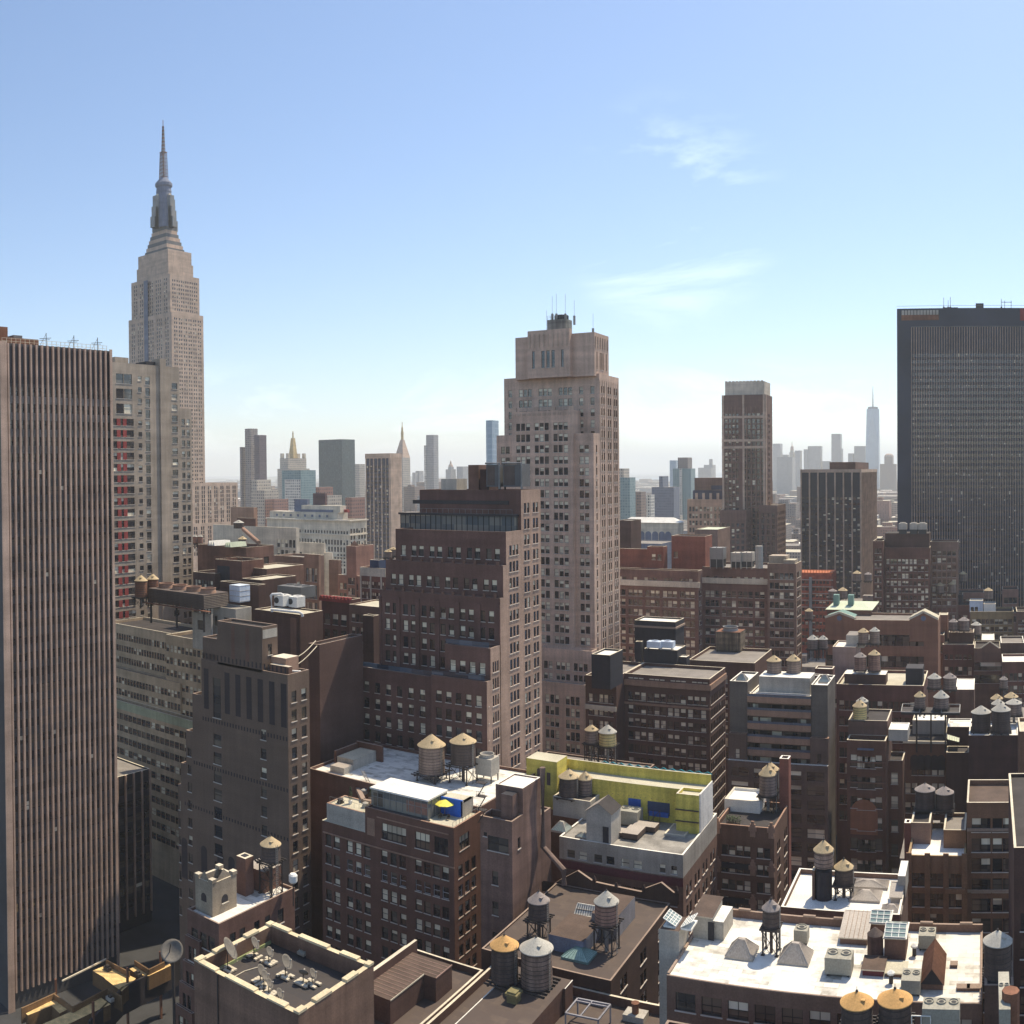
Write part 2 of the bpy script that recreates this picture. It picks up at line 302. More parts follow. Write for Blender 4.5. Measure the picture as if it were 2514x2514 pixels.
class Bld:
    """a building: an Empty at its foot; walls with real openings, roofs, parapets and windows under it"""
    def __init__(s, name, label, wall=brown, roof=rtar, cope_=cope, fr=frame_dk, cat='building', lite=True, blinds=.45, sill=True, zmin=4, group=None, rec=.22, maxw=60):
        s.name, s.label, s.cat, s.group = name, label, cat, group
        s.w, s.r, s.c = wall, roof, cope_; s.fr, s.lite, s.blinds, s.sill, s.zmin, s.rec, s.maxw = fr, lite, blinds, sill, zmin, rec, maxw
        s.parts = {}; s.wins = []; s.boxes = []; s.extra = []
    def mb(s, part):
        return s.parts.setdefault(part, MB())
    def side(s, f, L, z0, z1, sp, m, X, Y):
        """f: 'N' at y=Y from x=X; 'W' at x=X from y=Y; 'E' at x=X from y=Y+L back"""
        wl = s.mb('wall')
        def pt(u, z, d=0.0):
            if f == 'N': return (X + u, Y + d, z)
            if f == 'W': return (X - d, Y + u, z)
            return (X + d, Y + L - u, z)
        specs = sp if isinstance(sp, list) else [sp] if sp else []
        cells = []
        for q in specs:
            cols, rows = holes(L, z0, q.get('z1', z1), q, max(s.zmin, q.get('zmin', 0)))
            for (z, h) in rows:
                for (u, w_) in cols: cells.append((u, u + w_, z, z + h, q))
        if not cells:
            wl.quad([pt(0, z0), pt(L, z0), pt(L, z1), pt(0, z1)], m); return
        us = sorted({0.0, L, *[round(c[0], 3) for c in cells], *[round(c[1], 3) for c in cells]}); zs = sorted({z0, z1, *[round(c[2], 3) for c in cells], *[round(c[3], 3) for c in cells]})
        ui = {u: i for i, u in enumerate(us)}; zi = {z: i for i, z in enumerate(zs)}; hol = set()
        for (a, b_, c, d, q) in cells:
            for i in range(ui[round(a, 3)], ui[round(b_, 3)]):
                for j in range(zi[round(c, 3)], zi[round(d, 3)]): hol.add((i, j))
        for j in range(len(zs) - 1):
            i = 0
            while i < len(us) - 1:
                if (i, j) in hol: i += 1; continue
                k = i
                while k + 1 < len(us) - 1 and (k + 1, j) not in hol: k += 1
                wl.quad([pt(us[i], zs[j]), pt(us[k + 1], zs[j]), pt(us[k + 1], zs[j + 1]), pt(us[i], zs[j + 1])], m); i = k + 1
        R = s.rec
        for (a, b_, c, d, q) in cells:
            rm = q.get('rm', m)
            wl.quad([pt(a, c), pt(b_, c), pt(b_, c, R), pt(a, c, R)], rm); wl.quad([pt(a, d, R), pt(b_, d, R), pt(b_, d), pt(a, d)], rm)
            wl.quad([pt(a, c, R), pt(a, d, R), pt(a, d), pt(a, c)], rm); wl.quad([pt(b_, c), pt(b_, d), pt(b_, d, R), pt(b_, c, R)], rm)
            pb = q.get('blinds', s.blinds); x = random.random()
            var = (1 if x < pb * .5 else 3 if x < pb * .7 else 2 if x < pb * .92 else 4 if x < pb else 0)
            if q.get('blue') and var == 0: var = 5
            s.wins.append((pt(a, c, R), {'N': 0, 'W': math.pi / 2, 'E': -math.pi / 2}[f], b_ - a, d - c, var, q.get('fr', s.fr), q.get('sill', s.sill)))
    def box(s, x0, x1, y0, y1, z1, z0=0.0, N=None, W=None, E=None, ph=.9, wall=None, roof=None, pt=.35, par=True, cope_=None, wW=None):
        m = wall or s.w; s.boxes.append((x0, x1, y0, y1, z1)); zr = z1 - ph if par else z1
        s.side('N', x1 - x0, z0, zr, N, m, x0, y0); s.side('W', y1 - y0, z0, zr, W, wW or m, x1, y0); s.side('E', y1 - y0, z0, zr, E, m, x0, y0)
        s.mb('wall').quad([(x1, y1, z0), (x0, y1, z0), (x0, y1, zr), (x1, y1, zr)], m)
        s.mb('roof').quad([(x0, y0, zr), (x1, y0, zr), (x1, y1, zr), (x0, y1, zr)], roof or s.r)
        if par:
            p = s.mb('parapet'); cm = cope_ or s.c; a, b, c, d = (x0, y0), (x1, y0), (x1, y1), (x0, y1); A, B, C, D = (x0 + pt, y0 + pt), (x1 - pt, y0 + pt), (x1 - pt, y1 - pt), (x0 + pt, y1 - pt)
            for (o1, o2, i1, i2) in ((a, b, A, B), (b, c, B, C), (c, d, C, D), (d, a, D, A)):
                p.quad([(*o1, zr), (*o2, zr), (*o2, z1), (*o1, z1)], wW if wW and o1 == b else m); p.quad([(*i2, zr), (*i1, zr), (*i1, z1), (*i2, z1)], m); p.quad([(*o1, z1), (*o2, z1), (*i2, z1), (*i1, z1)], cm)
        return (x0, x1, y0, y1, z1)
    def pix(s, c, xl, xr=None, D=None, r=None, Z=None, X=None, Y=None, z0=0.0, **k):
        """box from its near west top corner c seen in the photo, its left edge xl and far west edge xr (or depth D)"""
        p = at(*c, r=r, X=X, Y=Y, Z=Z); x1, y0, z1 = p; x0 = at(xl, c[1], Y=y0).x
        y1 = at(xr, c[1], X=x1).y if xr is not None else y0 + D
        if y1 < y0 + .5: y1 = y0 + (D or 8)
        return s.box(x0, x1, y0, y1, z1, z0=z0, **k)
    def finish(s):
        xs0 = min(b[0] for b in s.boxes); xs1 = max(b[1] for b in s.boxes); ys0 = min(b[2] for b in s.boxes); ys1 = max(b[3] for b in s.boxes)
        FOOT.append((xs0, xs1, ys0, ys1)); zb = 0
        s.root = thing(s.name, ((xs0 + xs1) / 2, (ys0 + ys1) / 2, 0), s.label, s.cat, s.group); o0 = Vector(s.root['_o'])
        for n, b in s.parts.items():
            for pc in (b.split() if n in SPLIT else [b]): pc.build(n, s.root)
        s.wins.sort(key=lambda q: (Vector(q[0]) - EYE).length)
        for q in s.wins[:s.maxw]:
            o = bpy.data.objects.new('window', win_mesh(q[2], q[3], q[4], q[5], s.lite, q[6])); COL.objects.link(o); o.parent = s.root
            o.location = Vector(q[0]) - o0; o.rotation_euler = (0, 0, q[1])
        if len(s.wins) > s.maxw:
            b = MB()
            for q in s.wins[s.maxw:]:
                me = win_mesh(q[2], q[3], q[4], q[5], s.lite, q[6]); n = len(b.v); ca, sa = math.cos(q[1]), math.sin(q[1]); mi = [b.mi(m) for m in me.materials]
                for v in me.vertices: x, y, z = v.co; b.v.append((q[0][0] + x * ca - y * sa, q[0][1] + x * sa + y * ca, q[0][2] + z))
                for p in me.polygons: b.f.append(tuple(n + i for i in p.vertices)); b.m.append(mi[p.material_index])
            tag(b.build('windows', s.root), kind='stuff')
        return s.root
FOOT = []
SPLIT = {'roof', 'parapet', 'bulkhead', 'roof_bulkhead', 'red_panel', 'stand', 'fan_ring', 'corner_pier', 'mansard_storey', 'penthouse', 'stucco_patch', 'dark_recess', 'railing_post', 'yellow_trim', 'balcony', 'terrace_rail', 'stone_ornament', 'chimney', 'glass_floor', 'cornice', 'dormer', 'gable', 'skylight', 'pier', 'machine_box', 'panel', 'tie_beam', 'shed', 'door', 'awning', 'turret'}
# ------------------------------------------------------------------ rooftop things
def px_m(p, r): return p / F * r
def water_tank(x, ye, dia, hb, r, cone, wd, apex, zs=None, stand=0.0, label='', legs=True, ladder=True, group='wooden rooftop water tanks', platform=True, foot=None):
    """x, ye: centre of the eave in the photo; dia, hb, apex in photo pixels; zs: roof it stands on"""
    if foot is not None: g_ = at(x, foot, Z=zs); r = math.hypot(g_.x, g_.y)
    c = at(x, ye, r=r); R = px_m(dia, r) / 2; hB = px_m(hb, r); hc = px_m(apex, r); zt = c.z; zb = zt - hB; zs = zb - stand if zs is None else zs
    o = thing('water_tank', (c.x, c.y, zs), label, 'water tank', group)
    b = MB(); b.lathe((c.x, c.y, zb), [(R * .985, 0), (R * .93, hB)], wd, 28)
    nh = max(4, int(hB / .55))
    for i in range(nh):
        z = hB * ((i + .3) / nh) ** 1.15; rr = R * (.985 - .055 * z / hB) + .015
        b.lathe((c.x, c.y, zb + z), [(rr, 0), (rr + .02, .02), (rr + .02, .06), (rr, .08)], steel, 28)
    b.build('barrel', o)
    b = MB(); b.lathe((c.x, c.y, zt), [(R * 1.0, -.12), (R * 1.06, -.10), (R * 1.05, 0), (R * .04, hc)], cone, 28); b.build('conical_roof', o)
    b = MB(); b.lathe((c.x, c.y, zt + hc), [(.16, -.08), (.16, .12), (.03, .2), (.03, .55)], steel, 8); b.build('finial', o); b = MB(); b.box(c.x + R * .3, c.x + R * .3 + .5, c.y - R * .5, c.y - R * .5 + .5, zt + hc * .4, zt + hc * .58, cone); b.build('hatch', o)
    if ladder:
        b = MB(); a = math.radians(-12); lx, ly = c.x + (R + .1) * math.cos(a), c.y + (R + .1) * math.sin(a)
        for d in (-.22, .22): b.bar((lx, ly + d, zs), (lx, ly + d, zt + .3), .06, galv)
        z = zs + .3
        while z < zt: b.bar((lx, ly - .22, z), (lx, ly + .22, z), .04, galv); z += .38
        b.build('ladder', o)
    if legs:
        b = MB(); q = R * .78; zp = zb - .35
        if platform:
            for i in range(7): yy = c.y - R * 1.1 + R * 2.2 * i / 6; b.box(c.x - R * 1.1, c.x + R * 1.1, yy - .1, yy + .1, zb - .22, zb - .01, steel)
        for sx in (-1, 1): b.box(c.x + sx * q - .13, c.x + sx * q + .13, c.y - R * 1.15, c.y + R * 1.15, zp - .1, zb - .23, steel)
        b.build('platform', o)
        cs = [(c.x - q, c.y - q), (c.x + q, c.y - q), (c.x + q, c.y + q), (c.x - q, c.y + q)]
        if zp - .1 - zs > .3:
            for (lx, ly) in cs:
                b = MB(); b.bar((lx, ly, zs), (lx, ly, zp - .1), .2, steel); b.box(lx - .25, lx + .25, ly - .25, ly + .25, zs, zs + .12, steel); b.build('leg', o)
            b = MB(); n = max(1, round((zp - zs) / 3.0))
            for k in range(n):
                za, zc = zs + (zp - zs) * k / n, zs + (zp - zs) * (k + 1) / n - .1
                for i in range(4):
                    p, p2 = cs[i], cs[(i + 1) % 4]; b.bar((*p, za + .1), (*p2, zc), .07, steel); b.bar((*p2, za + .1), (*p, zc), .07, steel); b.bar((*p, zc), (*p2, zc), .1, steel)
            b.tube([(c.x, c.y, zs), (c.x, c.y, zb)], min(.35, R * .18), wooddk if wd is wooddk else galv); b.build('bracing', o)
    return o
def ac_unit(x, y, r, w, d, h, label, fans=2, m=None, z=None, rot=0, group='rooftop air conditioning units', side=False):
    """x, y: middle of its foot line in the photo"""
    p = at(x, y, r=r) if z is None else at(x, y, Z=z); o = thing('air_conditioner', tuple(p), label, 'air conditioner', group); o.rotation_euler.z = rot; o['_o'] = (0, 0, 0); m = m or acm
    b = MB(); b.box(-w / 2, w / 2, 0, d, .3, h, m); b.box(-w / 2 + .15, w / 2 - .15, .003, .02, .4, h * .55, acd) if not side else None; b.build('casing', o)
    for i in range(fans):
        b = MB()
        if side: c = (w / 2 + .0, d * (i + .5) / fans, .3 + (h - .3) * .55); R = min(d / fans, h - .3) * .36; ax = (1, 0, 0)
        else: c = (-w / 2 + w * (i + .5) / fans, d * .62, h); R = min(w / fans, d) * .36; ax = None
        b.lathe(c, [(R * 1.1, 0), (R * 1.1, .18), (R * .98, .18), (R * .98, .06)], m, 20, ax); b.lathe(c, [(R * .97, .02), (R * .2, .10)], acd, 20, ax); b.build('fan', o)
    for sx in (-1, 1): b = MB(); b.box(sx * w * .4 - .08, sx * w * .4 + .08, .1, d - .1, 0, .3, steel); b.build('skid', o)
    return o
def skylight(x, y, z, w, d, h, label, n=8, gm=None, cat='skylight', rm=None):
    p = at(x, y, Z=z); o = thing('skylight', tuple(p), label, cat, 'roof skylights'); o['_o'] = (0, 0, 0); rm = rm or rtin
    b = MB(); b.box(-w / 2, w / 2, 0, d, 0, .35, rm); b.build('curb', o)
    b = MB(); a = [(-w / 2, 0, .36), (w / 2, 0, .36), (w / 2, d, .36), (-w / 2, d, .36)]; k = .12; t = [(-w * k, d * .5 - d * k * .6, h), (w * k, d * .5 - d * k * .6, h), (w * k, d * .5 + d * k * .6, h), (-w * k, d * .5 + d * k * .6, h)]
    for i in range(4): b.quad([a[i], a[(i + 1) % 4], t[(i + 1) % 4], t[i]], gm or skyl)
    b.quad(t, rm); b.build('glazing', o)
    b = MB()
    for i in range(4):
        b.bar(a[i], t[i], .09, rm)
        for q in range(1, n): f = q / n; A = Vector(a[i]).lerp(Vector(a[(i + 1) % 4]), f); B = Vector(t[i]).lerp(Vector(t[(i + 1) % 4]), f); b.bar(A + Vector((0, 0, .02)), B + Vector((0, 0, .02)), .05, rm)
    b.build('glazing_bar', o); return o
dishm = M('dish_mesh', (.16, .145, .125), streak=0)
def dish(x, y, z, R, label, az, el=38, blocks=True, mast=.8):
    p = at(x, y, Z=z); o = thing('satellite_dish', tuple(p), label, 'satellite dish', 'satellite dishes on the square roof'); o['_o'] = (0, 0, 0)
    d = Vector((math.sin(az) * math.cos(math.radians(el)), math.cos(az) * math.cos(math.radians(el)), math.sin(math.radians(el)))); c = Vector((0, 0, mast + R * .7))
    b = MB(); pr = [(R * t, .32 * R * t * t) for t in (.05, .3, .55, .8, 1.0)] + [(R * t, .32 * R * t * t + .04) for t in (1.0, .8, .55, .3, .05)]
    b.lathe(c, pr, dishm, 26, d); b.build('reflector', o, True)
    b = MB(); b.bar((0, 0, .1), c, .09, steel); b.box(-.5, .5, -.5, .5, 0, .12, steel); b.build('mount', o)
    b = MB(); f = c + d * R * .95; dn = Vector((0, 0, -1)); b.bar(c + (dn - d * dn.dot(d)).normalized() * R * .95, f, .05, galv); b.lathe(f, [(.09, -.12), (.12, .1)], offwhite, 10, -d); b.build('feed_arm', o)
    if blocks:
        b = MB(); rr = random.Random(int(x))
        for i in range(-2, 3):
            for j in (-1, 0, 1):
                if (i, j) != (0, 0) and rr.random() < .75: b.box(i * .42 - .2, i * .42 + .2, j * .5 - .22, j * .5 + .22, .125, .33, cope)
        b.build('ballast', o)
    return o
def pipe(name, label, pts, r, m, cat='pipe', group=None):
    b = MB(); p0 = Vector(pts[0]); o = thing(name, tuple(p0), label, cat, group) if False else None
    b.tube([Vector(p) - p0 for p in pts], r, m); ob = b.build(name); ob.location = p0; return tag(ob, label, cat, group)
# ------------------------------------------------------------------ ground, water, far land
def sheet(name, x0, x1, y0, y1, z, m):
    b = MB(); b.quad([(x0, y0, z), (x1, y0, z), (x1, y1, z), (x0, y1, z)], m); return tag(b.build(name), kind='structure')
asph = M('asphalt', (.05, .05, .052), streak=0); land = M('far_land', (.13, .13, .10), sc=.02, streak=0, fine=0); sea = M('harbour_water', (.05, .10, .14), rough=.3, streak=0, var=.05)
sheet('ground', -30000, 30000, -3000, 40000, 0, asph)
sheet('water', -5200, 2500, 8200, 30000, .6, sea)
b = MB()
rr = random.Random(3)
def ridge(x0, x1, y, hgt, n, m, dy=900):
    k = []
    for i in range(n + 1): k.append((x0 + (x1 - x0) * i / n, hgt * (.55 + .45 * math.sin(i * .9 + 1) * math.sin(i * .37) + .25 * rr.random())))
    for (xa, ha), (xb, hb) in zip(k, k[1:]): b.quad([(xa, y, 0), (xb, y, 0), (xb, y + dy * .4, hb), (xa, y + dy * .4, ha)], m); b.quad([(xa, y + dy * .4, ha), (xb, y + dy * .4, hb), (xb, y + dy, 0), (xa, y + dy, 0)], m)
ridge(-14000, -5000, 9500, 70, 40, land); ridge(-5200, 2500, 21000, 90, 40, land, 2500)
tag(b.build('hills'), kind='structure')
# ------------------------------------------------------------------ LEFT: pinstripe tower
def fins(bd, x1, ya, yb, z0, z1, n, wd=.45, dp=.55, m=fin, end=True):
    q = bd.mb('fin_cladding')
    for i in range(n + 1):
        y = ya + (yb - ya) * i / n; q.box(x1 + .002, x1 + dp, y - wd / 2, y + wd / 2, z0, z1, m)
B = Bld('office_tower', 'tall dark tower of pale vertical fins filling the left edge', wall=M('panel_band', (.085, .08, .08), rough=.5, streak=0), roof=rbrown, cat='tower', lite=True, blinds=.015, sill=False, zmin=5, rec=.08, maxw=100)
c = at(269, 862, r=236); x1 = c.x; ya = at(3, 838, X=x1).y; yb = c.y; L_ = yb - ya
B.box(x1 - 40, x1, ya, yb, c.z, ph=.5, cope_=cope, W=dict(at=[((i + .5) / 20, L_ / 20 - .5) for i in range(20)], fh=3.85, h=2.0, top=9.5))
q = B.mb('top_louvre'); q.box(x1 + .004, x1 + .05, ya, yb, c.z - 9.2, c.z - .6, dkpanel); q = B.mb('spandrel_band'); [q.box(x1 + .004, x1 + .03 + .002 * k, ya, yb, c.z - .5 - 9.5 - 3.85 * k - 2.0 - 1.8, c.z - .5 - 9.5 - 3.85 * k - 2.05, M('band_grey_%s' % 'abcdefghijkl'[k], tuple(max(.09, .24 - .03 * k) * j for j in (1, .94, .86)), streak=0)) for k in range(6)]; fins(B, x1, ya, yb, 4, c.z, 20); q = B.mb('corner_pier'); q.box(x1 + .56, x1 + .75, ya - .8, ya + 1.0, 0, c.z + .3, fin); q.box(x1 + .56, x1 + .75, yb - .5, yb + .25, 0, c.z + .3, fin)
q = B.mb('roof_bulkhead'); y2 = ya + L_ * .36; q.box(x1 - 16, x1 - 1.6, ya + .5, y2, c.z - .4, c.z + 1.6, rust); q.box(x1 - 9, x1 - 4, ya - 2.5, ya + 4.2, c.z + 1.6, c.z + 4.4, rust); q.box(x1 - 12, x1 - 6, ya + 7, ya + 9.5, c.z + 1.6, c.z + 3.0, spand)
q = B.mb('railing')
for i in range(25):
    y = ya + .5 + (L_ - 1) * i / 24; q.bar((x1 - .5, y, c.z), (x1 - .5, y, c.z + 1.3), .08, cope)
for z in (.55, 1.25): q.bar((x1 - .5, ya + .5, c.z + z), (x1 - .5, yb - .5, c.z + z), .07, cope)
PT = (x1, ya, yb, c.z); B.finish()
b = MB(); p = Vector((x1 - 6.2, ya + 2.2, c.z + 4.4)); o = thing('roof_vent', tuple(p), 'dark elbow vent on the roof corner of the finned tower', 'vent'); b.tube([p, p + Vector((0, 0, .8)), p + Vector((0, -.4, 1.6)), p + Vector((-.4, -1.6, 2.1)), p + Vector((-.6, -3, 2.2))], .7, rust, 12); b.build('elbow', o)
b = MB(); b.lathe(p, [(1.0, 0), (1.0, .35)], rust, 16); b.build('collar', o)
for i, (fr_, lb) in enumerate(((.44, 'roof antenna mast beside the rusty bulkhead of the finned tower'), (.70, 'roof antenna mast midway along the finned tower railing'), (.93, 'roof antenna mast at the far end of the finned tower'))):
    p = Vector((x1 - 2, ya + L_ * fr_, c.z)); o = thing('antenna_mast', tuple(p), lb, 'antenna', 'antenna masts on the finned tower'); b = MB(); b.bar(p, p + Vector((0, 0, 3.4)), .12, steel); b.build('pole', o)
    b = MB(); b.bar(p + Vector((0, -1.9, 1.9)), p + Vector((0, 1.4, 2.3)), .12, steel); b.bar(p + Vector((0, -1.9, 1.5)), p + Vector((0, 1.0, 1.9)), .1, steel); b.bar(p + Vector((0, -1.9, .2)), p + Vector((0, 0, 3.2)), .06, steel); b.build('boom', o)
B = Bld('office_annex', 'low finned annex with grey roof at the foot of the tall finned tower', wall=dkpanel, roof=rgrey, lite=True, blinds=.03, sill=False, zmin=5, rec=.08)
c = at(368, 1887, r=262); B.box(c.x - 34, c.x, PT[2] + .3, c.y, c.z, ph=.4, W=dict(at=[((i + .5) / 8, (c.y - PT[2] - .3) / 8 - .5) for i in range(8)], fh=3.85, h=2.0, top=3))
fins(B, c.x, PT[2] + .5, c.y - .2, 3, c.z, 8, .4, .5); B.finish()
# second tower, grey brick with red panels
B = Bld('apartment_tower', 'grey brick tower with red panels between its windows, beside the finned tower', wall=grey, roof=rgrey, cat='tower', fr=frame_dk, lite=True, blinds=.25, zmin=30, maxw=100)
c = at(470, 1004, r=352); x1 = c.x; yS = at(440, 900, X=x1).y; yA = at(250, 890, X=x1).y; zt = at(330, 893, X=x1).z; L_ = yS - yA; fh = 3.93
def fr2(x, y=1100): return (at(x, y, X=x1).y - yA) / L_
cols = [(fr2(284), 4.4), (fr2(299), 3.4), (fr2(317), 4.4)]
B.box(x1 - 30, x1, yA, yS, zt, ph=.8, W=[dict(at=[(fr2(296), 3.3), (fr2(316), 3.6)], rows=3, fh=5.2, h=3.4, top=3.0, rm=grey), dict(at=cols, fh=fh, h=2.4, top=19.4, z1=zt, sill=True), dict(at=[(fr2(345), 1.7)], fh=fh, h=1.7, top=3.4), dict(at=[(fr2(364), 2.1)], fh=fh, h=2.9, top=3.4), dict(at=[(fr2(430), 2.7)], fh=fh, h=2.2, top=5.0)])
L2 = c.y - yS
B.box(x1 - 30, x1, yS, c.y, c.z, ph=.6, W=dict(n=[2], w=2.4, gap=1.4, fh=fh, h=2.2, top=3.2))
q = B.mb('red_panel')
z = zt - 19.4 - 2.4
while z > 50:
    for xx in (292, 307): yy = at(xx, 1100, X=x1).y; q.box(x1 - .1, x1 + .012, yy - .8, yy + .8, z, z + 2.4, redp)
    z -= fh
q = B.mb('chimney'); y4 = at(398, 900, X=x1).y; q.box(x1 - 4, x1 + .5, y4 - 1.4, y4 + 1.4, 0, zt + 2.6, grey)
q = B.mb('roof_bulkhead'); y4 = at(305, 880, X=x1).y; q.box(x1 - 9, x1 - 2, y4 - 2.5, y4 + 3.5, zt - .8, zt + 2.2, grey); y5 = at(378, 880, X=x1).y; q.box(x1 - 8, x1 - 2, y5 - 2, y5 + 2.2, zt - .8, zt + 1.5, black)
B.finish()
# the tall art deco skyscraper with a mast
B = Bld('skyscraper', 'tallest stepped limestone skyscraper with a needle mast, at upper left', wall=lime, roof=rgrey, cat='skyscraper', lite=True, blinds=.2, sill=False, zmin=50, rec=.35, maxw=100)
c1 = at(417, 671, r=870); x1 = c1.x; yb = at(489, 681, X=x1).y; xl = at(322, 680, Y=c1.y).x
c2 = at(421, 765, X=x1 + 4); ybb = at(499, 772, X=c2.x).y; xl2 = at(315.5, 775, Y=c2.y).x
Wn = c1.x - xl; cx, cy = (xl + x1) / 2, (c1.y + yb) / 2
nsp = lambda **k: dict(n=[2, 3, 3, 3, 2], w=1.6, gap=1.3, fh=3.75, h=2.5, top=2.6, mg=2, **k)
wsp = lambda **k: dict(n=[2, 2, 2, 2, 2, 2], w=1.5, gap=1.0, fh=3.75, h=2.1, top=4.0, mg=2, **k)
B.box(xl2, c2.x, c2.y, ybb, c2.z, N=dict(n=[2, 3, 0, 3, 3, 2], w=1.6, gap=1.3, fh=3.75, h=2.6, top=3.5, mg=2), W=wsp(), ph=.8)
B.box(xl, x1, c1.y, yb, c1.z, z0=c2.z - 2, N=nsp(), W=wsp(), ph=.8)
q = B.mb('dark_recess'); q.box(xl2 + Wn * .42, xl2 + Wn * .52, c2.y - .35, c2.y + .1, 40, c1.z - 2, slate); q.box(xl + Wn * .36, xl + Wn * .42, c1.y - .3, c1.y + .1, c2.z, c1.z - 1, slate)
zc = at(400, 612, r=880).z; zb = at(400, 585, r=880).z; hw, hd = Wn * .385, (yb - c1.y) * .40
B.box(cx - hw, cx + hw, cy - hd, cy + hd, zc, z0=c1.z - 1, N=dict(n=[1, 1, 1, 3, 1, 1, 1], w=1.7, gap=.9, rows=1, h=15, top=13), W=dict(n=[1, 1, 2, 1, 1], w=1.6, rows=1, h=10, top=14), ph=.6)
B.box(cx - hw * 1.06, cx + hw * 1.06, cy - hd * 1.06, cy + hd * 1.06, zc - 12, z0=c1.z - 1, ph=.4)
q = B.mb('setback_crown'); z = zc - .4; n = 7
for i in range(n): k = .74 - .36 * i / n; q.box(cx - hw * k, cx + hw * k, cy - hd * k, cy + hd * k, z, z + 3.6, (spand, lime)[i % 2], lime); z += 3.6
q = B.mb('mooring_mast'); zm = at(400, 465, r=880).z; R0 = 9.5
q.lathe((cx, cy, z), [(R0, 0), (R0 * .92, (zm - z) * .5), (R0 * .82, zm - z), (R0 * .74, zm - z + 3), (R0 * .78, zm - z + 4), (R0 * .72, zm - z + 8), (R0 * .86, zm - z + 9.5), (R0 * .86, zm - z + 12), (R0 * .5, zm - z + 16), (R0 * .28, zm - z + 18.5)], slate, 16)
for sx, sy in ((1, 0), (-1, 0), (0, 1), (0, -1)):
    for k, (a, h_) in enumerate(((R0 * 1.35, .30), (R0 * 1.18, .62), (R0 * 1.02, .96))): q.box(cx + sx * a - 2.3, cx + sx * a + 2.3, cy + sy * a - 2.3, cy + sy * a + 2.3, z - 1, z + (zm - z) * h_, galv, lime)
    q.box(cx + sx * R0 * .8 - 1.2, cx + sx * R0 * .8 + 1.2, cy + sy * R0 * .8 - 1.2, cy + sy * R0 * .8 + 1.2, z, zm + 1, cream)
zt_ = at(398, 288, r=880).z; z9 = zm + 17; zm2 = at(398, 355, r=880).z
q = B.mb('antenna')
def lattice(q, x, y, za, zb_, ra, rb, n, mm):
    for i in range(n):
        a = za + (zb_ - za) * i / n; b_ = za + (zb_ - za) * (i + 1) / n; r1 = ra + (rb - ra) * i / n; r2 = ra + (rb - ra) * (i + 1) / n; m_ = mm[i % len(mm)]; P1 = [(x - r1, y - r1), (x + r1, y - r1), (x + r1, y + r1), (x - r1, y + r1)]; P2 = [(x - r2, y - r2), (x + r2, y - r2), (x + r2, y + r2), (x - r2, y + r2)]
        for j in range(4): q.bar((*P1[j], a), (*P2[j], b_), .5, m_); q.bar((*P1[j], a), (*P2[(j + 1) % 4], b_), .3, m_); q.bar((*P2[j], b_), (*P2[(j + 1) % 4], b_), .35, m_)
lattice(q, cx, cy, z9, zm2, 3.0, 2.2, 14, (rust, galv)); q.lathe((cx, cy, z9), [(.9, 0), (.8, zm2 - z9)], rust, 8); q.box(cx - 2.6, cx + 2.6, cy - 2.6, cy + 2.6, zm2, zm2 + .8, rust)
lattice(q, cx, cy, zm2 + .8, zt_, 1.2, .5, 14, (galv, rust)); q.bar((cx, cy, zm2), (cx, cy, zt_ + 6), .45, rust)
B.box(at(300, 1186, r=850).x, at(505, 1186, r=862).x, c2.y - 12, c2.y + 60, at(505, 1186, r=862).z, N=dict(n=[3] * 6, w=1.6, gap=.9, fh=3.75, h=2.6, top=3), W=dict(n=[2] * 9, w=1.7, gap=.8, fh=3.75, h=3.2, top=2), ph=.8)
B.box(at(300, 1280, r=840).x, at(540, 1280, r=860).x, c2.y - 25, c2.y + 62, at(540, 1282, r=860).z, N=dict(n=[3] * 6, w=1.6, gap=.9, fh=3.75, h=2.6, top=3), W=dict(n=[2] * 10, w=1.7, gap=.8, fh=3.75, h=3.2, top=2), ph=.8)
B.finish()
# ------------------------------------------------------------------ left middle ground
f1 = lambda x, y: (470 + x * .15528, 1250 + y * .15528)
def simple(name, label, c, xl, xr, r, wall, roof=rtar, D=None, z0=0, N_=None, W_=None, ph=.9, blinds=.4, zmin=4, cope_=cope, lite=True, more=None, cat='building', maxw=50, fr=frame_dk, E_=None):
    B = Bld(name, label, wall=wall, roof=roof, cope_=cope_, fr=fr, blinds=blinds, zmin=zmin, lite=lite, cat=cat, maxw=maxw)
    bx = B.pix(c, xl, xr, D, r=r, z0=z0, N=N_, W=W_, ph=ph, E=E_)
    if more: more(B, bx)
    B.finish(); return bx
def bulk(B, bx, u0, u1, v0, v1, h, m, top=None, part='bulkhead', z=None):
    """a roof bulkhead as fractions of the box plan"""
    x0, x1, y0, y1, z1 = bx; zz = z1 - .9 if z is None else z; B.mb(part).box(x0 + (x1 - x0) * u0, x0 + (x1 - x0) * u1, y0 + (y1 - y0) * v0, y0 + (y1 - y0) * v1, zz, zz + h, m, top)
simple('plant_tower', 'blank beige block with one small window, before the grey twin slab', (623, 1246), 566, 632, 470, tan, rcream, W_=None, N_=dict(at=[(.62, 1.5)], rows=1, top=8, h=3), ph=.5)
def m_(B, bx):
    bulk(B, bx, .02, .62, .1, .7, .8, tan); bulk(B, bx, .30, .52, .2, .5, 4.4, brown2, rcream)
simple('loft_building', 'cream framed loft building with a brown side wing and a pipe on its roof', f1(1655, 300), 523, 735, 400, cream, rcream, N_=[dict(at=[(.80, 1.6), (.845, 1.6), (.89, 1.6), (.935, 1.6), (.975, 1.4)], fh=4.4, h=3.2, top=4.2)], more=m_, zmin=40)
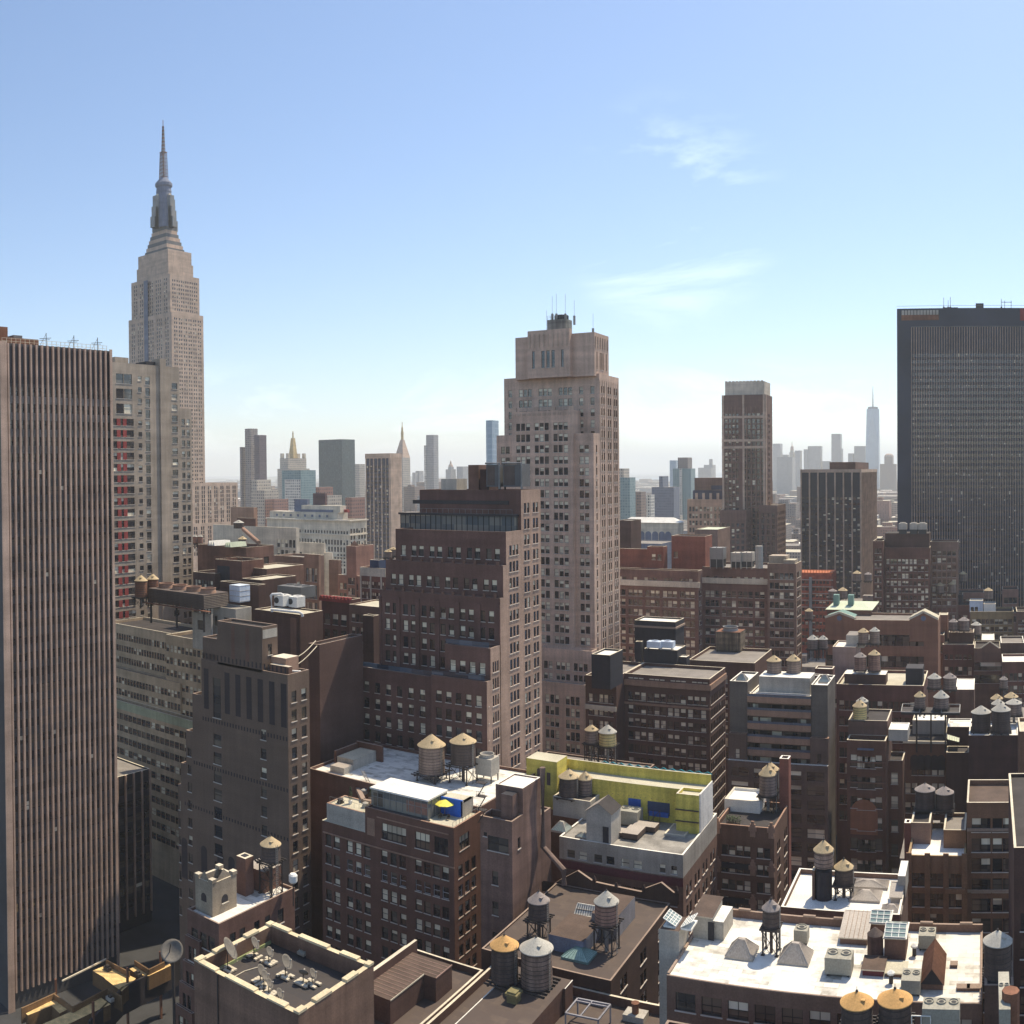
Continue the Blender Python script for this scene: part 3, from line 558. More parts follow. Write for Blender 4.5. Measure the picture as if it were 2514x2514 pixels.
p0 = at(*f1(820, 315), r=372); p1 = at(*f1(1065, 530), r=345); tag(pipe('duct', 'long slanting beige duct over the brown roofs at left', [p0, p1, p1 - Vector((0, 0, 3))], .8, tan, 'duct'))
def m_(B, bx):
    q = B.mb('stucco_band'); q.box(bx[0] - .3, bx[1] + .02, bx[2] - .05, bx[2] - .004, bx[4] - 3, bx[4] - 1, tan)
simple('brick_building', 'dark brick block with white and green skylight roofs near the slanting duct', (605, 1344), 485, 672, 330, M('mottled_brick', (0.185, 0.100, 0.074), var=.4, sc=.5), rtar, N_=dict(at=[(.1, 2), (.2, 2), (.34, 2), (.44, 2)], fh=4.2, h=2.6, top=9), W_=dict(at=[(.35, 2.6), (.72, 2.6)], rows=1, h=3.2, top=3), zmin=40)
for (xa, xb, ya_, m0, lb) in ((510, 545, 1333, rwhite, 'white tented skylight on the dark brick block at left'), (552, 580, 1337, greenroof, 'pale green tented skylight on the dark brick block at left')):
    p = at(xa, ya_ + 6, r=331); p2 = at(xb, ya_ + 8, r=331); o = thing('roof_lantern', tuple(p), lb, 'skylight'); b = MB(); n = 3; W_ = (p2.x - p.x) / n
    for i in range(n): xx = p.x + i * W_; b.quad([(xx, p.y, p.z), (xx + W_ / 2, p.y, p.z + 1.6), (xx + W_ / 2, p.y + 8, p.z + 1.6), (xx, p.y + 8, p.z)], m0); b.quad([(xx + W_ / 2, p.y, p.z + 1.6), (xx + W_, p.y, p.z), (xx + W_, p.y + 8, p.z), (xx + W_ / 2, p.y + 8, p.z + 1.6)], m0); b.quad([(xx, p.y, p.z), (xx + W_, p.y, p.z), (xx + W_ / 2, p.y, p.z + 1.6)], m0)
    b.build('tented_glass', o)
def m_(B, bx): B.mb('dark_opening').box(bx[0] + 1, bx[0] + (bx[1] - bx[0]) * .55, bx[2] - .02, bx[2] + .2, bx[4] - 30, bx[4] - 2, black); q = B.mb('rail'); q.bar((bx[0] - .4, bx[2], bx[4] + .8), (bx[1] + .3, bx[2], bx[4] + .8), .15, rust); q.bar((bx[0] - .4, bx[2] + 5, bx[4] + .8), (bx[1] + .3, bx[2] + 5, bx[4] + .8), .15, rust); [q.bar((bx[0] + i * 2, bx[2], bx[4]), (bx[0] + i * 2, bx[2], bx[4] + .8), .1, rust) for i in range(8)]
simple('brick_building', 'narrow umber brick shaft with a dark opening and roof rail, left of the pale roofs', f1(795, 822), 528, None, 300, M('shaft_brick', (0.142, 0.068, 0.052), var=.3), D=10, more=m_, zmin=50)
simple('brick_building', 'brown brick block with pale flat roof and small paired side windows', f1(1190, 945), 590, f1(1775, 880)[0], 300, brown2, rcream, W_=dict(n=[2, 2, 2], w=1.6, gap=.3, fh=5, h=2.2, top=5, rows=2), ph=.4, zmin=50)
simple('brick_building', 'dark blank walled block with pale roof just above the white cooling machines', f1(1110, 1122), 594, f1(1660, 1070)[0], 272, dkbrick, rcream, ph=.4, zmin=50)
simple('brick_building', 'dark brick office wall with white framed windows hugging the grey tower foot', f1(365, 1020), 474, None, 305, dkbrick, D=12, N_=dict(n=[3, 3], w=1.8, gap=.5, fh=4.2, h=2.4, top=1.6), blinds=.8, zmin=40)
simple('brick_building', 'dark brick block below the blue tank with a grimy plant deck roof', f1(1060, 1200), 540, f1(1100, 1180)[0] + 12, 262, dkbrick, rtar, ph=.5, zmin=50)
# ribbon window building behind the blank arcaded wall
B = Bld('ribbon_window_building', 'long building of beige bands and red ribbon windows, stepped, left of the blank arcaded wall', wall=M('beige_band', (0.460, 0.340, 0.225)), roof=rtar, lite=True, blinds=.25, sill=False, zmin=10, rec=.15, maxw=100, fr=M('red_frame', (.25, .07, .04), streak=0))
c = at(424, 1556, r=292); xl = at(262, 1500, Y=c.y).x; nw = 26
rib = lambda L, **k: dict(at=[((i + .5) / nw, L / nw - .28) for i in range(nw)], fh=3.75, h=2.0, top=2.2, rm=rust, **k)
zA = c.z; ye = c.y
B.box(xl, c.x, ye, ye + 16, zA, N=rib(c.x - xl), ph=.9)
zB = at(420, 1672, Y=ye - 2.4).z; B.box(xl, c.x + 6, ye - 2.4, ye, zB, N=rib(c.x + 6 - xl), ph=.5, par=True, cope_=copeb)
zC = at(470, 1770, Y=ye - 5.4).z; xr_ = at(470, 1770, Y=ye - 5.4).x; B.box(xl, xr_ + 10, ye - 5.4, ye - 2.4, zC, N=rib(xr_ + 10 - xl, ), ph=1.6)
q = B.mb('pale_band'); q.box(xl, xr_ + 10, ye - 5.5, ye - 5.403, zC - 2.6, zC - .05, M('moss_band', (.36, .37, .25)))
c2 = at(500, 1566, r=284); B.box(c.x - 1, c2.x + 6, ye - 2.0, ye + 14, c2.z, N=dict(at=[((i + .5) / 11, 1.3) for i in range(11)], fh=3.75, h=2.0, top=2.2, blinds=.75), ph=.9)
B.finish()
# whitewashed rooms and plant
simple('penthouse_block', 'small whitewashed stucco block with dark windows behind the arcaded wall', f1(700, 1580), 523, f1(950, 1535)[0], 250, offwhite, rgrey, z0=76, N_=dict(at=[(.12, 1.2), (.60, 2.2)], rows=1, h=2.6, top=2.2), W_=dict(at=[(.3, 1.4)], rows=1, h=2.8, top=2.6), zmin=50, ph=.4)
simple('penthouse_block', 'lower whitewashed stucco block with one window, left of the taller stucco block', f1(310, 1668), f1(15, 0)[0], f1(340, 0)[0], 252, offwhite, rgrey, z0=76, N_=dict(at=[(.42, 2.2)], rows=1, h=2.6, top=1.6), zmin=50, ph=.3)
def m_(B, bx): x = bx[0] + (bx[1] - bx[0]) * .88; B.mb('corner_pier').box(x - 1.0, x + 1.0, bx[2] - .5, bx[2] - .004, 40, bx[4] - 1.0, brown2)
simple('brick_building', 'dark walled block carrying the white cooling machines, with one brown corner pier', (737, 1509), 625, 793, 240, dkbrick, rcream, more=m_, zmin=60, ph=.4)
B = Bld('cooling_tower', 'long slatted cooling tower with four round fans, below the grey tower', wall=louv, roof=louv, cat='cooling tower'); c = at(500, 1461, r=250); x0 = at(364, 1447, Y=c.y).x; zb = at(500, 1497, Y=c.y).z
B.box(x0, c.x, c.y, c.y + 9, c.z, z0=zb, par=False)
q = B.mb('slats'); z = zb + .3
while z < c.z - .2: q.box(x0 - .06, c.x + .06, c.y - .08, c.y - .004, z, z + .12, wooddk); q.box(c.x + .004, c.x + .1, c.y, c.y + 9, z, z + .12, grey); z += .42
for i in range(4): q = MB(); fx = x0 + (c.x - x0) * (.13 + .25 * i); B.mb('fan_ring').lathe((fx, c.y + 4.2, c.z + .02), [(2.2, 0), (2.0, .9), (2.15, 1.3), (1.9, 1.3), (1.7, .3)], tan, 24)
for px_ in (x0 + .5, (x0 + c.x) / 2, c.x - .5): B.mb('stand').box(px_ - .2, px_ + .2, c.y + .3, c.y + .7, zb - 6, zb - .01, steel)
q = B.mb('catwalk'); q.box(x0 - 1, c.x + 3, c.y - 1.2, c.y - .2, zb - .3, zb - .1, rust); [q.bar((x0 + i * 2.4, c.y - 1.1, zb), (x0 + i * 2.4, c.y - 1.1, zb + 1.1), .07, rust) for i in range(9)]
B.finish()
p = at(576, 1478, r=258); o = thing('panel_tank', tuple(p), 'square pale blue panelled tank behind the whitewashed block', 'tank'); b = MB(); s_ = px_m(36, 258); b.box(p.x - s_ / 2, p.x + s_ / 2, p.y, p.y + s_, p.z, p.z + px_m(41, 258), paleblue); b.build('casing', o); b = MB()
for k in range(4): b.box(p.x - s_ / 2 - .06, p.x + s_ / 2 + .06, p.y - .06, p.y + s_ + .06, p.z + k * 1.4 + .2, p.z + k * 1.4 + .3, offwhite)
b.build('panel_ribs', o)
for (fx, fy, lb) in ((684, 1487, 'left one of two white boxed cooling machines with a round fan'), (718, 1490, 'right one of two white boxed cooling machines with a round fan')): ac_unit(fx, fy + 4, 236, 2.9, 3.2, 2.9, lb, fans=1, m=white, side=False, rot=0); 
for o in [o for o in COL.objects if o.name.startswith('air_conditioner') and o.parent is None]:
    p = Vector(o.location); b = MB(); b.lathe((-.65, -.02, 1.7), [(.75, 0), (.75, .1), (.6, .1)], acd, 20, (0, -1, 0)); b.build('intake_fan', o)
p = at(678, 1483, r=243); tag(pipe('refrigerant_pipe', 'thick white bent pipe looping over the white cooling machines', [at(668, 1502, r=236), at(665, 1462, r=236), at(668, 1459, r=236), at(690, 1458, r=236), at(696, 1462, r=236)], .32, pipew, 'pipe')); tag(pipe('refrigerant_pipe', 'horizontal white pipe along the roof edge below the cooling machines', [at(664, 1496, r=233), at(735, 1503, r=233), at(742, 1508, r=233), at(743, 1514, r=233)], .33, pipew, 'pipe'))
ac_unit(710, 1470, 256, 8.5, 6, 3.3, 'wide grey plant box with dark louvres behind the two white cooling machines', fans=3, m=spand, z=None)
# blank arcaded brick wall, stepping out as it goes down
B = Bld('arcaded_building', 'big brown building with a blank arcaded brick wall, right of the ribbon windows', wall=M('arcade_brick', (0.158, 0.108, 0.080), var=.15, sc=.5, streak=.07), roof=rtar, lite=True, blinds=.3, zmin=25, maxw=80, cope_=copeb)
c = at(706, 1657, r=188); x1 = c.x; y0 = c.y; yb = at(759, 1648, X=x1).y; zt = c.z
xs = lambda px, py: at(px, py, Y=y0).x
xT = xs(494, 1617); Lw = x1 - xT
B.box(xT, x1, y0, yb, zt, ph=.5, N=[dict(at=[(.19, 2.4)], rows=1, h=8.5, top=3.0, fr=frame_dk), dict(at=[(.19, 2.4)], fh=3.9, h=2.5, top=15, rows=12), dict(at=[(.73, 1.5)], fh=3.9, h=2.1, top=11.5, rows=12)], W=dict(at=[(.28, 1.5), (.74, 1.5)], fh=3.75, h=2.3, top=3.0, blinds=.2))
for k, (px, py) in enumerate(((472, 1702), (456, 1792), (444, 1872), (437, 1925))):
    z_ = at(px, py, Y=y0).z; xa = xs(px, py); xb_ = xs(*((494, 1617), (472, 1702), (456, 1792), (444, 1872))[k]); B.box(xa, xb_, y0, yb - 3, z_, ph=.6, N=dict(at=[(.5, (xb_ - xa) * .55)], fh=3.9, h=2.0, top=3) if k in (1, 3) else None)
zU = at(643, 1540, Y=y0).z; xU0, xU1 = xs(533, 1526), xs(643, 1540); yU = at(681, 1538, X=xU1).y
B.box(xU0, xU1, y0, yU, zU, z0=zt - .5, ph=.5, W=dict(at=[(.5, 1.2)], rows=1, h=2.2, top=3.2)); zV = at(498, 1564, Y=y0).z; B.box(xT + .2, xU0, y0 + .3, yU, zV, z0=zt - .5, ph=.4)
q = B.mb('stucco_patch'); q.box(xU1 + .004, xU1 + .03, y0 + .2, yU - .1, zU - 2.4, zU - .6, offwhite); [q.box(xU0 + (xU1 - xU0) * f - .5, xU0 + (xU1 - xU0) * f + .5, y0 - .03, y0 - .004, zU - 7.5, zU - .6, brown2) for f in (.36, .68)]  # off-white box paints the sunlit patch onto the upper west face
q = B.mb('blind_arcade'); dk = M('arcade_recess', (.055, .042, .042), var=.1)
for (za, n, hh, ww) in ((zt - 1.2 + 2.6, 22, 1.2, .42), (zt - 12.4, 30, .85, .4), (zt - 22.6, 34, .8, .4), (zt - 32.4, 36, .7, .38)):
    xa = xT if za > zt - 15 else xs(472, 1702) if za > zt - 26 else xs(450, 1800)
    for i in range(n): x = xa + (x1 - xa) * (i + .5) / n; q.box(x - ww / 2, x + ww / 2, y0 - .02, y0 - .004, za - hh, za, dk)
for i in range(8):
    if i == 1: continue
    x = xT + Lw * (.06 + i * .128); q.box(x - .75, x + .75, y0 - .02, y0 - .004, zt - 10.6, zt - 1.9, dk)
def arch(q, x, y, w_, z0_, z1_, m):
    n = 10; pts = [(x - w_ / 2, y, z0_), (x + w_ / 2, y, z0_)] + [(x + w_ / 2 * math.cos(math.pi * i / n), y, z1_ - w_ / 2 + w_ / 2 * math.sin(math.pi * i / n)) for i in range(n + 1)]; q.quad(pts, m)
xa = xs(437, 1930)
for i, px in enumerate((452, 500, 540, 567, 595, 620, 648, 676)): x = xs(px, 2000); arch(q, x, y0 - .012, 1.9, zt - 49.5, zt - 40.5, dk)
B.mb('penthouse').box(xU1 + .4, x1 - 2.4, y0 + 2.2, yb - .5, zt - .5, zt + 2.6, tan, cream); B.mb('penthouse').box(xU1 + 1.2, x1 - .6, y0 + 1.0, y0 + 2.1, zt - .5, zt + 1.3, brown2, cream)
B.finish()
tag(pipe('roof_pipe', 'white bent pipe lying on the arcaded building roof corner', [at(709, 1652, r=191), at(712, 1640, r=191), at(717, 1647, r=191), at(738, 1648, r=192)], .18, pipew, 'pipe'))
for (a, b_, lb) in (((690, 1619), (775, 1573), 'upper sagging cable slung from the arcaded building to the dark wall'), ((680, 1647), (778, 1586), 'lower sagging cable slung from the arcaded building to the dark wall')):
    A = at(*a, r=193); Bq = at(*b_, r=212); pts = [A.lerp(Bq, t / 8) - Vector((0, 0, 2.2 * math.sin(math.pi * t / 8) * .6)) for t in range(9)]; tag(pipe('cable', lb, pts, .09, cope, 'cable', 'cables over the dark gap'))
simple('brick_building', 'tall blank umber brick wall right of the arcaded building, behind the white hut', (784, 1583), 757, 891, 214, M('blank_brick', (0.122, 0.072, 0.059), var=.2, sc=.4, streak=.06), rtar, ph=.5, zmin=60, cope_=copeb)
# red cornice and cream roofs behind
c3 = lambda x, y: (500 + x * .3623, 980 + y * .3623)
def m_(B, bx): q = B.mb('red_cornice'); q.box(bx[0] - .5, bx[1] + .6, bx[2] - .8, bx[2] - .02, bx[4] - .9, bx[4] + .15, redp); [q.box(bx[0] + i * (bx[1] - bx[0]) / 8, bx[0] + i * (bx[1] - bx[0]) / 8 + .8, bx[2] - 1.0, bx[2] + .5, bx[4] + .16, bx[4] + .8, redp) for i in range(9)]
simple('brick_building', 'dark red brick building with a projecting red bracketed cornice', c3(985, 1362), c3(800, 0)[0], c3(1065, 0)[0], 300, M('oxblood_brick', (0.119, 0.046, 0.037)), rcream, N_=dict(n=[3], w=2.2, gap=1.2, fh=5, h=3.4, top=4), more=m_, zmin=50)
simple('brick_building', 'low brown block with a cream roof and two skylights beside the terraced building', c3(1195, 1410), c3(985, 0)[0], None, 285, brown2, rcream, D=14, N_=dict(n=[1] * 6, w=1.3, fh=4, h=2.4, top=2.4), zmin=50, ph=.4)
simple('brick_building', 'dark blank brown block beside the foot of the terraced building', c3(1150, 1470), c3(1078, 0)[0], c3(1190, 0)[0], 262, dkbrick, rbrown, zmin=50)
f2 = lambda x, y: (700 + x * .15528, 1200 + y * .15528)
def m_(B, bx): bulk(B, bx, -1.5, -.02, .1, .9, .3, cream, rcream)
simple('loft_building', 'narrow beige building with tall blue windows in pairs, behind a flagpole', f2(530, 1042), 747, f2(560, 0)[0], 365, tan, rcream, N_=dict(n=[2, 2], w=2.9, gap=.3, fh=6.6, h=5.2, top=4.5, blue=True), zmin=50, more=None)
simple('loft_building', 'low grey roofed wing with brick gable left of the blue windowed building', (747, 1368), 672, None, 372, taupe, rgrey, D=12, zmin=60, N_=dict(n=[6], w=1.2, gap=.4, rows=1, top=3.4, h=1.5))
simple('blank_building', 'cream blank walled block with two tiny windows and a stepped corner', f2(615, 862), 727, f2(640, 0)[0], 455, cream, rcream, N_=dict(at=[(.16, 1.7), (.62, 1.7)], rows=1, top=4.5, h=3.2), zmin=50, ph=.3, more=lambda B, bx: B.box(bx[1], bx[1] + 4.5, bx[2] + .4, bx[3], bx[4] - 4.4, ph=.3, N=dict(at=[(.1, .1)], rows=0)))
simple('brick_building', 'plum brown block in shadow right of the cream blank block', f2(840, 1130), f2(690, 0)[0], f2(890, 0)[0], 440, brown2, rtar, zmin=50)
def m_(B, bx):
    x0, x1, y0, y1, z1 = bx; xm0, xm1 = at(*f2(975, 905), Y=y0).x, at(*f2(1130, 905), Y=y0).x; B.box(xm0, xm1, y0 - .4, y0 + 12, at(*f2(1050, 905), Y=y0).z, N=dict(n=[4], w=1.6, gap=.3, rows=4, fh=4.4, h=2.8, top=12.6), ph=.8); q = B.mb('gable'); zt = at(*f2(1050, 905), Y=y0).z; q.quad([(xm0 + .4, y0 + 2, zt), (xm1 - .4, y0 + 2, zt), ((xm0 + xm1) / 2, y0 + 2, zt + 2.4)], tan)
simple('loft_building', 'slim tan building with a taller gabled stair tower and grouped windows', f2(1180, 1380), f2(835, 0)[0], f2(1200, 0)[0], 400, pink, rtar, N_=dict(n=[3, 0, 2], w=1.6, gap=.5, fh=4.2, h=2.6, top=2.6), zmin=50, more=m_)
def m_(B, bx):
    q = B.mb('yellow_trim'); x0, x1, y0, y1, z1 = bx
    for f in (0, .39, .80): q.box(x0 + (x1 - x0) * f, x0 + (x1 - x0) * f + .6, y0 - .15, y0 - .004, 30, z1 - 3.2, cream)
    q.box(x0, x1, y0 - .15, y0 - .004, z1 - 3.1, z1 - .1, cream)
simple('loft_building', 'red brick loft with cream piers and frieze left of the terraced building', f2(1590, 1262), f2(1185, 0)[0], None, 342, M('trimmed_brick', (0.196, 0.081, 0.059)), rgrey, D=16, N_=dict(n=[4, 4, 3], w=1.25, gap=.4, fh=3.9, h=2.4, top=4.2, blinds=.85), zmin=30, more=m_)
simple('roof_plant', 'navy plant box on the red brick loft beside the terraced building', f2(1480, 1130), f2(1340, 0)[0], f2(1590, 0)[0], 345, M('navy_panel', (.04, .06, .12)), black, z0=86, ph=.2, cat='plant box')
# large white ornate hotel
B = Bld('ornate_hotel', 'large white ornate stone block with rows of small windows and a cornice', wall=cream, roof=rgrey, lite=True, blinds=.15, zmin=20, sill=False, maxw=100)
c = at(858, 1277, r=620); x0 = at(655, 1265, Y=c.y).x; y1 = at(900, 1271, X=c.x).y; B.box(x0, c.x, c.y, y1, c.z, ph=.8, N=[dict(n=[2, 1, 2, 1] * 5, w=1.3, gap=1.0, rows=1, h=2.0, top=6.5), dict(n=[2, 2, 1, 2] * 4, w=1.5, gap=1.0, h=3.2, top=12.5, fh=4.6)], W=dict(n=[3, 3], w=2.2, gap=1.3, h=3.0, top=5, fh=4.2))
q = B.mb('cornice')
for z, d in ((c.z - .8, 1.6), (c.z - 10.2, .8), (c.z - 24.5, .7), (c.z - 29, .7)): q.box(x0, c.x + d, c.y - d, c.y - .004, z, z + .8, cream); q.box(c.x + .004, c.x + d, c.y, y1, z, z + .8, cream)
q = B.mb('mansard_storey'); q.box(x0, c.x - 12, c.y + 3, y1 - 5, c.z - .4, c.z + 4.5, cream); xm = (x0 + c.x) / 2; q.box(xm - 8, xm + 26, c.y + 4, y1 - 8, c.z + 4.5, c.z + 9, cream, rcream); q.box(xm - 18, xm - 6, c.y + 8, y1 - 8, c.z + 4.5, c.z + 13, slate, rgrey); q.box(xm - 3, xm + 8, c.y + 12, y1 - 8, c.z + 9, c.z + 17, M('umber_tank', (.13, .08, .08))); q.box(xm - 9, xm + 20, c.y + 3.6, c.y + 3.99, c.z + 4.6, c.z + 6.2, slate); q.box(xm + 26, c.x - 8, c.y + 8, y1 - 8, c.z + 4.5, c.z + 6.5, redp)
[q.box(x, x + 1.8, c.y + 2.95, c.y + 2.99, c.z + 1.2, c.z + 2.8, slate) for x in [x0 + 6 + i * 6.5 for i in range(int((c.x - 20 - x0) / 6.5))]]
B.finish()

water_tank(346, 1425, dia=32, hb=40, r=268, cone=conet, wd=rust, apex=14, stand=3, label='left of two tan coned rusty tanks at the foot of the grey brick tower', ladder=False); water_tank(375, 1421, dia=29, hb=38, r=270, cone=conet, wd=rust, apex=13, stand=3, label='right of two tan coned rusty tanks at the foot of the grey brick tower', ladder=False)
water_tank(478, 1317, dia=13, hb=17, r=390, cone=conew, wd=pink, apex=5, stand=2, label='left of two little pink tanks beside the right edge of the grey brick tower', ladder=False); water_tank(491.5, 1317, dia=14, hb=17, r=390, cone=conew, wd=pink, apex=5, stand=2, label='right of two little pink tanks beside the right edge of the grey brick tower', ladder=False)
water_tank(586, 1283, dia=26, hb=14, r=398, cone=conew, wd=wooddk, apex=7, stand=.2, label='squat dark tank with pale cone on the cream framed loft building', ladder=False, legs=False); water_tank(595, 1323, dia=22, hb=17, r=338, cone=conet, wd=wood, apex=7, stand=.5, label='small tan coned tank on the dark brick block near the slanting duct', ladder=False)
water_tank(953, 1354, dia=19, hb=14, r=330, cone=conet, wd=wood, apex=6, stand=1, label='left of two tan cones just left of the terraced tower', ladder=False); water_tank(965, 1348, dia=19, hb=16, r=335, cone=conet, wd=wood, apex=6, stand=1, label='right of two tan cones just left of the terraced tower', ladder=False)
# ------------------------------------------------------------------ CENTRE: terraced tower
B = Bld('terraced_tower', 'brown brick setback tower with glassed penthouse floors and stepped terraces, centre', wall=M('plum_brick', (0.143, 0.078, 0.064), var=.2), roof=rgrey, lite=False, blinds=.62, zmin=24, maxw=100, cope_=copeb, cat='tower')
c4 = lambda x, y: (900 + x * .36232, 1080 + y * .36232)
X = at(1242, 1306, r=215).x; YB = at(1327, 1206, X=X).y; XT = X
def tier(px, xl, ynext, N_=None, W_=None, ph=.7, X_=None, **k):
    p = at(*px, X=X_ if X_ is not None else X); x0 = at(xl, px[1], Y=p.y).x
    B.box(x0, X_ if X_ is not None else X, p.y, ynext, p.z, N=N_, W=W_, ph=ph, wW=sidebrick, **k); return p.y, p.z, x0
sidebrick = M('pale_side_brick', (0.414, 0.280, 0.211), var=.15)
wst = lambda ns, **k: dict(n=ns, w=1.15, gap=.45, fh=3.72, h=2.35, top=2.5, blinds=.25, blue=True, **k)
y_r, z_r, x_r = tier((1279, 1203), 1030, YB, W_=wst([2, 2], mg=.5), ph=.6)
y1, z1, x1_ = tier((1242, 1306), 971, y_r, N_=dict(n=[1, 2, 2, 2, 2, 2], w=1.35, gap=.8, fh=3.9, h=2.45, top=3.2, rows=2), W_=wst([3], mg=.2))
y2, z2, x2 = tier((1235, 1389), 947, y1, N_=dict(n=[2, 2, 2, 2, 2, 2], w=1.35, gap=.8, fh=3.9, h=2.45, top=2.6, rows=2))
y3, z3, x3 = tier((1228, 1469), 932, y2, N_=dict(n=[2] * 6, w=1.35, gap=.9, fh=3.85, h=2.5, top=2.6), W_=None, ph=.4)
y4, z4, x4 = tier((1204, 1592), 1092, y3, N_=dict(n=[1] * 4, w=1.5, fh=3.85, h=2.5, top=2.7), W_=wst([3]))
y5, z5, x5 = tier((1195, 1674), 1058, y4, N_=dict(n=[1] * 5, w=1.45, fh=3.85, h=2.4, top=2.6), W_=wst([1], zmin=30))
pL = at(1058, 1661, Y=y4 + .2); B.box(at(880, 1630, Y=y4 + .2).x, pL.x, y4 + .2, y3, pL.z, N=dict(n=[1] * 6, w=1.45, fh=3.85, h=2.4, top=2.6), ph=.7)
# piers on the front of the tall tier, terrace posts
q = B.mb('front_pier'); L_ = X - x3
for i in range(7): x = x3 + L_ * i / 6; q.box(max(x3, x - .55), min(X, x + .55), y3 - .3, y3 - .004, 24, z3 - 1.5, MATS['plum_brick'])
q = B.mb('terrace_pot')
for (xa, yy, zz, n) in ((x2, y2, z2, 11), (x3, y3, z3, 12)):
    for i in range(n): x = xa + (X - xa) * (i + .5) / n; q.box(x - .3, x + .3, yy - .05, yy + .4, zz + .004, zz + .6 + .2 * (i % 3), brown2)
q = B.mb('terrace_rail')
for (xa, xb_, yy, zz) in ((x4, X - .6, y4 + .4, z4), (x5, X - .8, y5 + .4, z5), (x3 - 6, x4, y4 + .6, pL.z)):
    q.box(xa, xb_, yy, yy + .08, zz + .1, zz + 1.15, glassb)
# penthouse floors in glass
g0 = at(*c4(1022, 610), X=X - .8); xg0 = at(*c4(232, 600), Y=g0.y).x; zg1 = at(*c4(1022, 505), Y=g0.y).z
q = B.mb('glass_floor'); yg = g0.y; zg0 = z1 - .7
q.box(xg0, X - .9, yg, y_r + 4, zg0, zg1 - .5, glassg, False); q2 = B.mb('terrace_slab'); q2.box(xg0 - .4, X - .6, yg - .5, y_r + 4.5, zg1 - .5, zg1, dkpanel, rgrey)
qm = B.mb('mullion')
for i in range(23): x = xg0 + (X - .9 - xg0) * i / 22; qm.box(x - .08, x + .08, yg - .06, yg - .003, zg0, zg1 - .5, frame_dk)
xh0 = at(*c4(362, 400), Y=yg + 1.2).x; xh1 = at(*c4(935, 400), Y=yg + 1.2).x; zh = at(*c4(935, 412), Y=yg + 1.2).z
q.box(xh0, xh1, yg + 1.2, y_r + 1, zg1, zh - .9, glassb, False); q2.box(xh0 - 1.6, xh1 + 1.6, yg + .3, y_r + 1.5, zh - .9, zh, dkpanel, rtar)
q = B.mb('panel'); fx = lambda a: at(*c4(a, 450), Y=yg + 1.2).x
for a, b_, m_ in ((378, 402, greenl), (425, 455, greenl), (458, 580, orange), (628, 720, yellow)): q.box(fx(a), fx(b_), yg + 1.12, yg + 1.197, zg1 + .02, zh - .92, m_ if m_ is not orange else MATS['tan_brick'])
q = B.mb('roof_rail'); [q.bar((xg0 + (X - 2 - xg0) * i / 20, yg - .3, zg1), (xg0 + (X - 2 - xg0) * i / 20, yg - .3, zg1 + 1.1), .06, galv) for i in range(21)]; q.bar((xg0, yg - .3, zg1 + 1.1), (X - 2, yg - .3, zg1 + 1.1), .06, galv)
zr = z_r - .6; q = B.mb('machine_box')
for a, b_, h_, m_ in ((505, 610, 3.2, offwhite), (690, 760, 6.6, brown2), (770, 830, 5.5, dkbrick)): q.box(at(*c4(a, 330), Y=y_r + 5).x, at(*c4(b_, 330), Y=y_r + 5).x, y_r + 5, y_r + 10, zr, zr + h_, m_, rgrey)
B.finish()
for i, (a, b_, lb) in enumerate(((812, 905, 'left louvred cooling machine on top of the terraced tower'), (925, 1055, 'right louvred cooling machine on top of the terraced tower'))):
    xa, xb_ = at(*c4(a, 320), Y=y_r + 2).x, at(*c4(b_, 320), Y=y_r + 2).x; o = thing('cooling_machine', (xa, y_r + 2, zr), lb, 'cooling machine', 'cooling machines on the terraced tower'); b = MB(); b.box(xa, xb_, y_r + 2, y_r + 6, zr + 1.3, zr + 6.6, spand); b.build('casing', o); b = MB(); b.box(xa + .3, xa + (xb_ - xa) * .62, y_r + 1.95, y_r + 1.997, zr + 1.7, zr + 6.2, louv); b.build('louvre', o); b = MB(); [b.box(x - .15, x + .15, y_r + 2.2, y_r + 2.6, zr, zr + 1.3, steel) for x in (xa + .3, xb_ - .3)]; b.tube([(xa, y_r + 1.6, zr + 6.9), (xb_, y_r + 1.6, zr + 6.9), (xb_, y_r + 1.6, zr + .8)], .25, galv); b.build('frame', o)
# ------------------------------------------------------------------ CENTRE: tall limestone tower
B = Bld('limestone_tower', 'tall pinkish limestone art deco tower with a flat notched crown, centre', wall=M('warm_limestone', (0.580, 0.410, 0.313), var=.12, streak=.15), roof=rgrey, lite=False, blinds=.7, zmin=30, maxw=100, cat='tower', cope_=lime)
c5 = lambda x, y: (1150 + x * .2588, 700 + y * .2588)
p4_ = at(1457, 1063, r=303); X = p4_.x; Y4 = p4_.y; p2_ = at(1471, 917, X=X); Y2 = p2_.y; YB = at(1519, 928, X=X).y
zz = lambda px, py, Y: at(px, py, Y=Y).z
wn = lambda n, **k: dict(n=n, w=1.45, gap=.36, fh=3.62, h=2.35, top=3.0, **k); we = lambda n, **k: dict(n=n, w=1.0, gap=.75, fh=3.62, h=2.3, top=3.0, blinds=.2, mg=.3, **k)
xl2 = at(1237, 895, Y=Y2).x; xl4 = at(1219, 1064, Y=Y4).x; zT2 = p2_.z; zT4 = p4_.z
xB0 = at(1256, 1005, Y=Y4 - 1.6).x; xB1 = at(1405, 1005, Y=Y4 - 1.6).x; zB = at(1405, 1006, Y=Y4 - 1.6).z
B.box(xl4, xB0, Y4, Y2, zT4, N=wn([2]), ph=.8); B.box(xB1, X, Y4, Y2, zT4, N=wn([2]), W=we([1]), ph=.8)
B.box(xB0, xB1, Y4 - 1.6, Y2, zB, N=wn([3, 3, 3]), ph=.9)
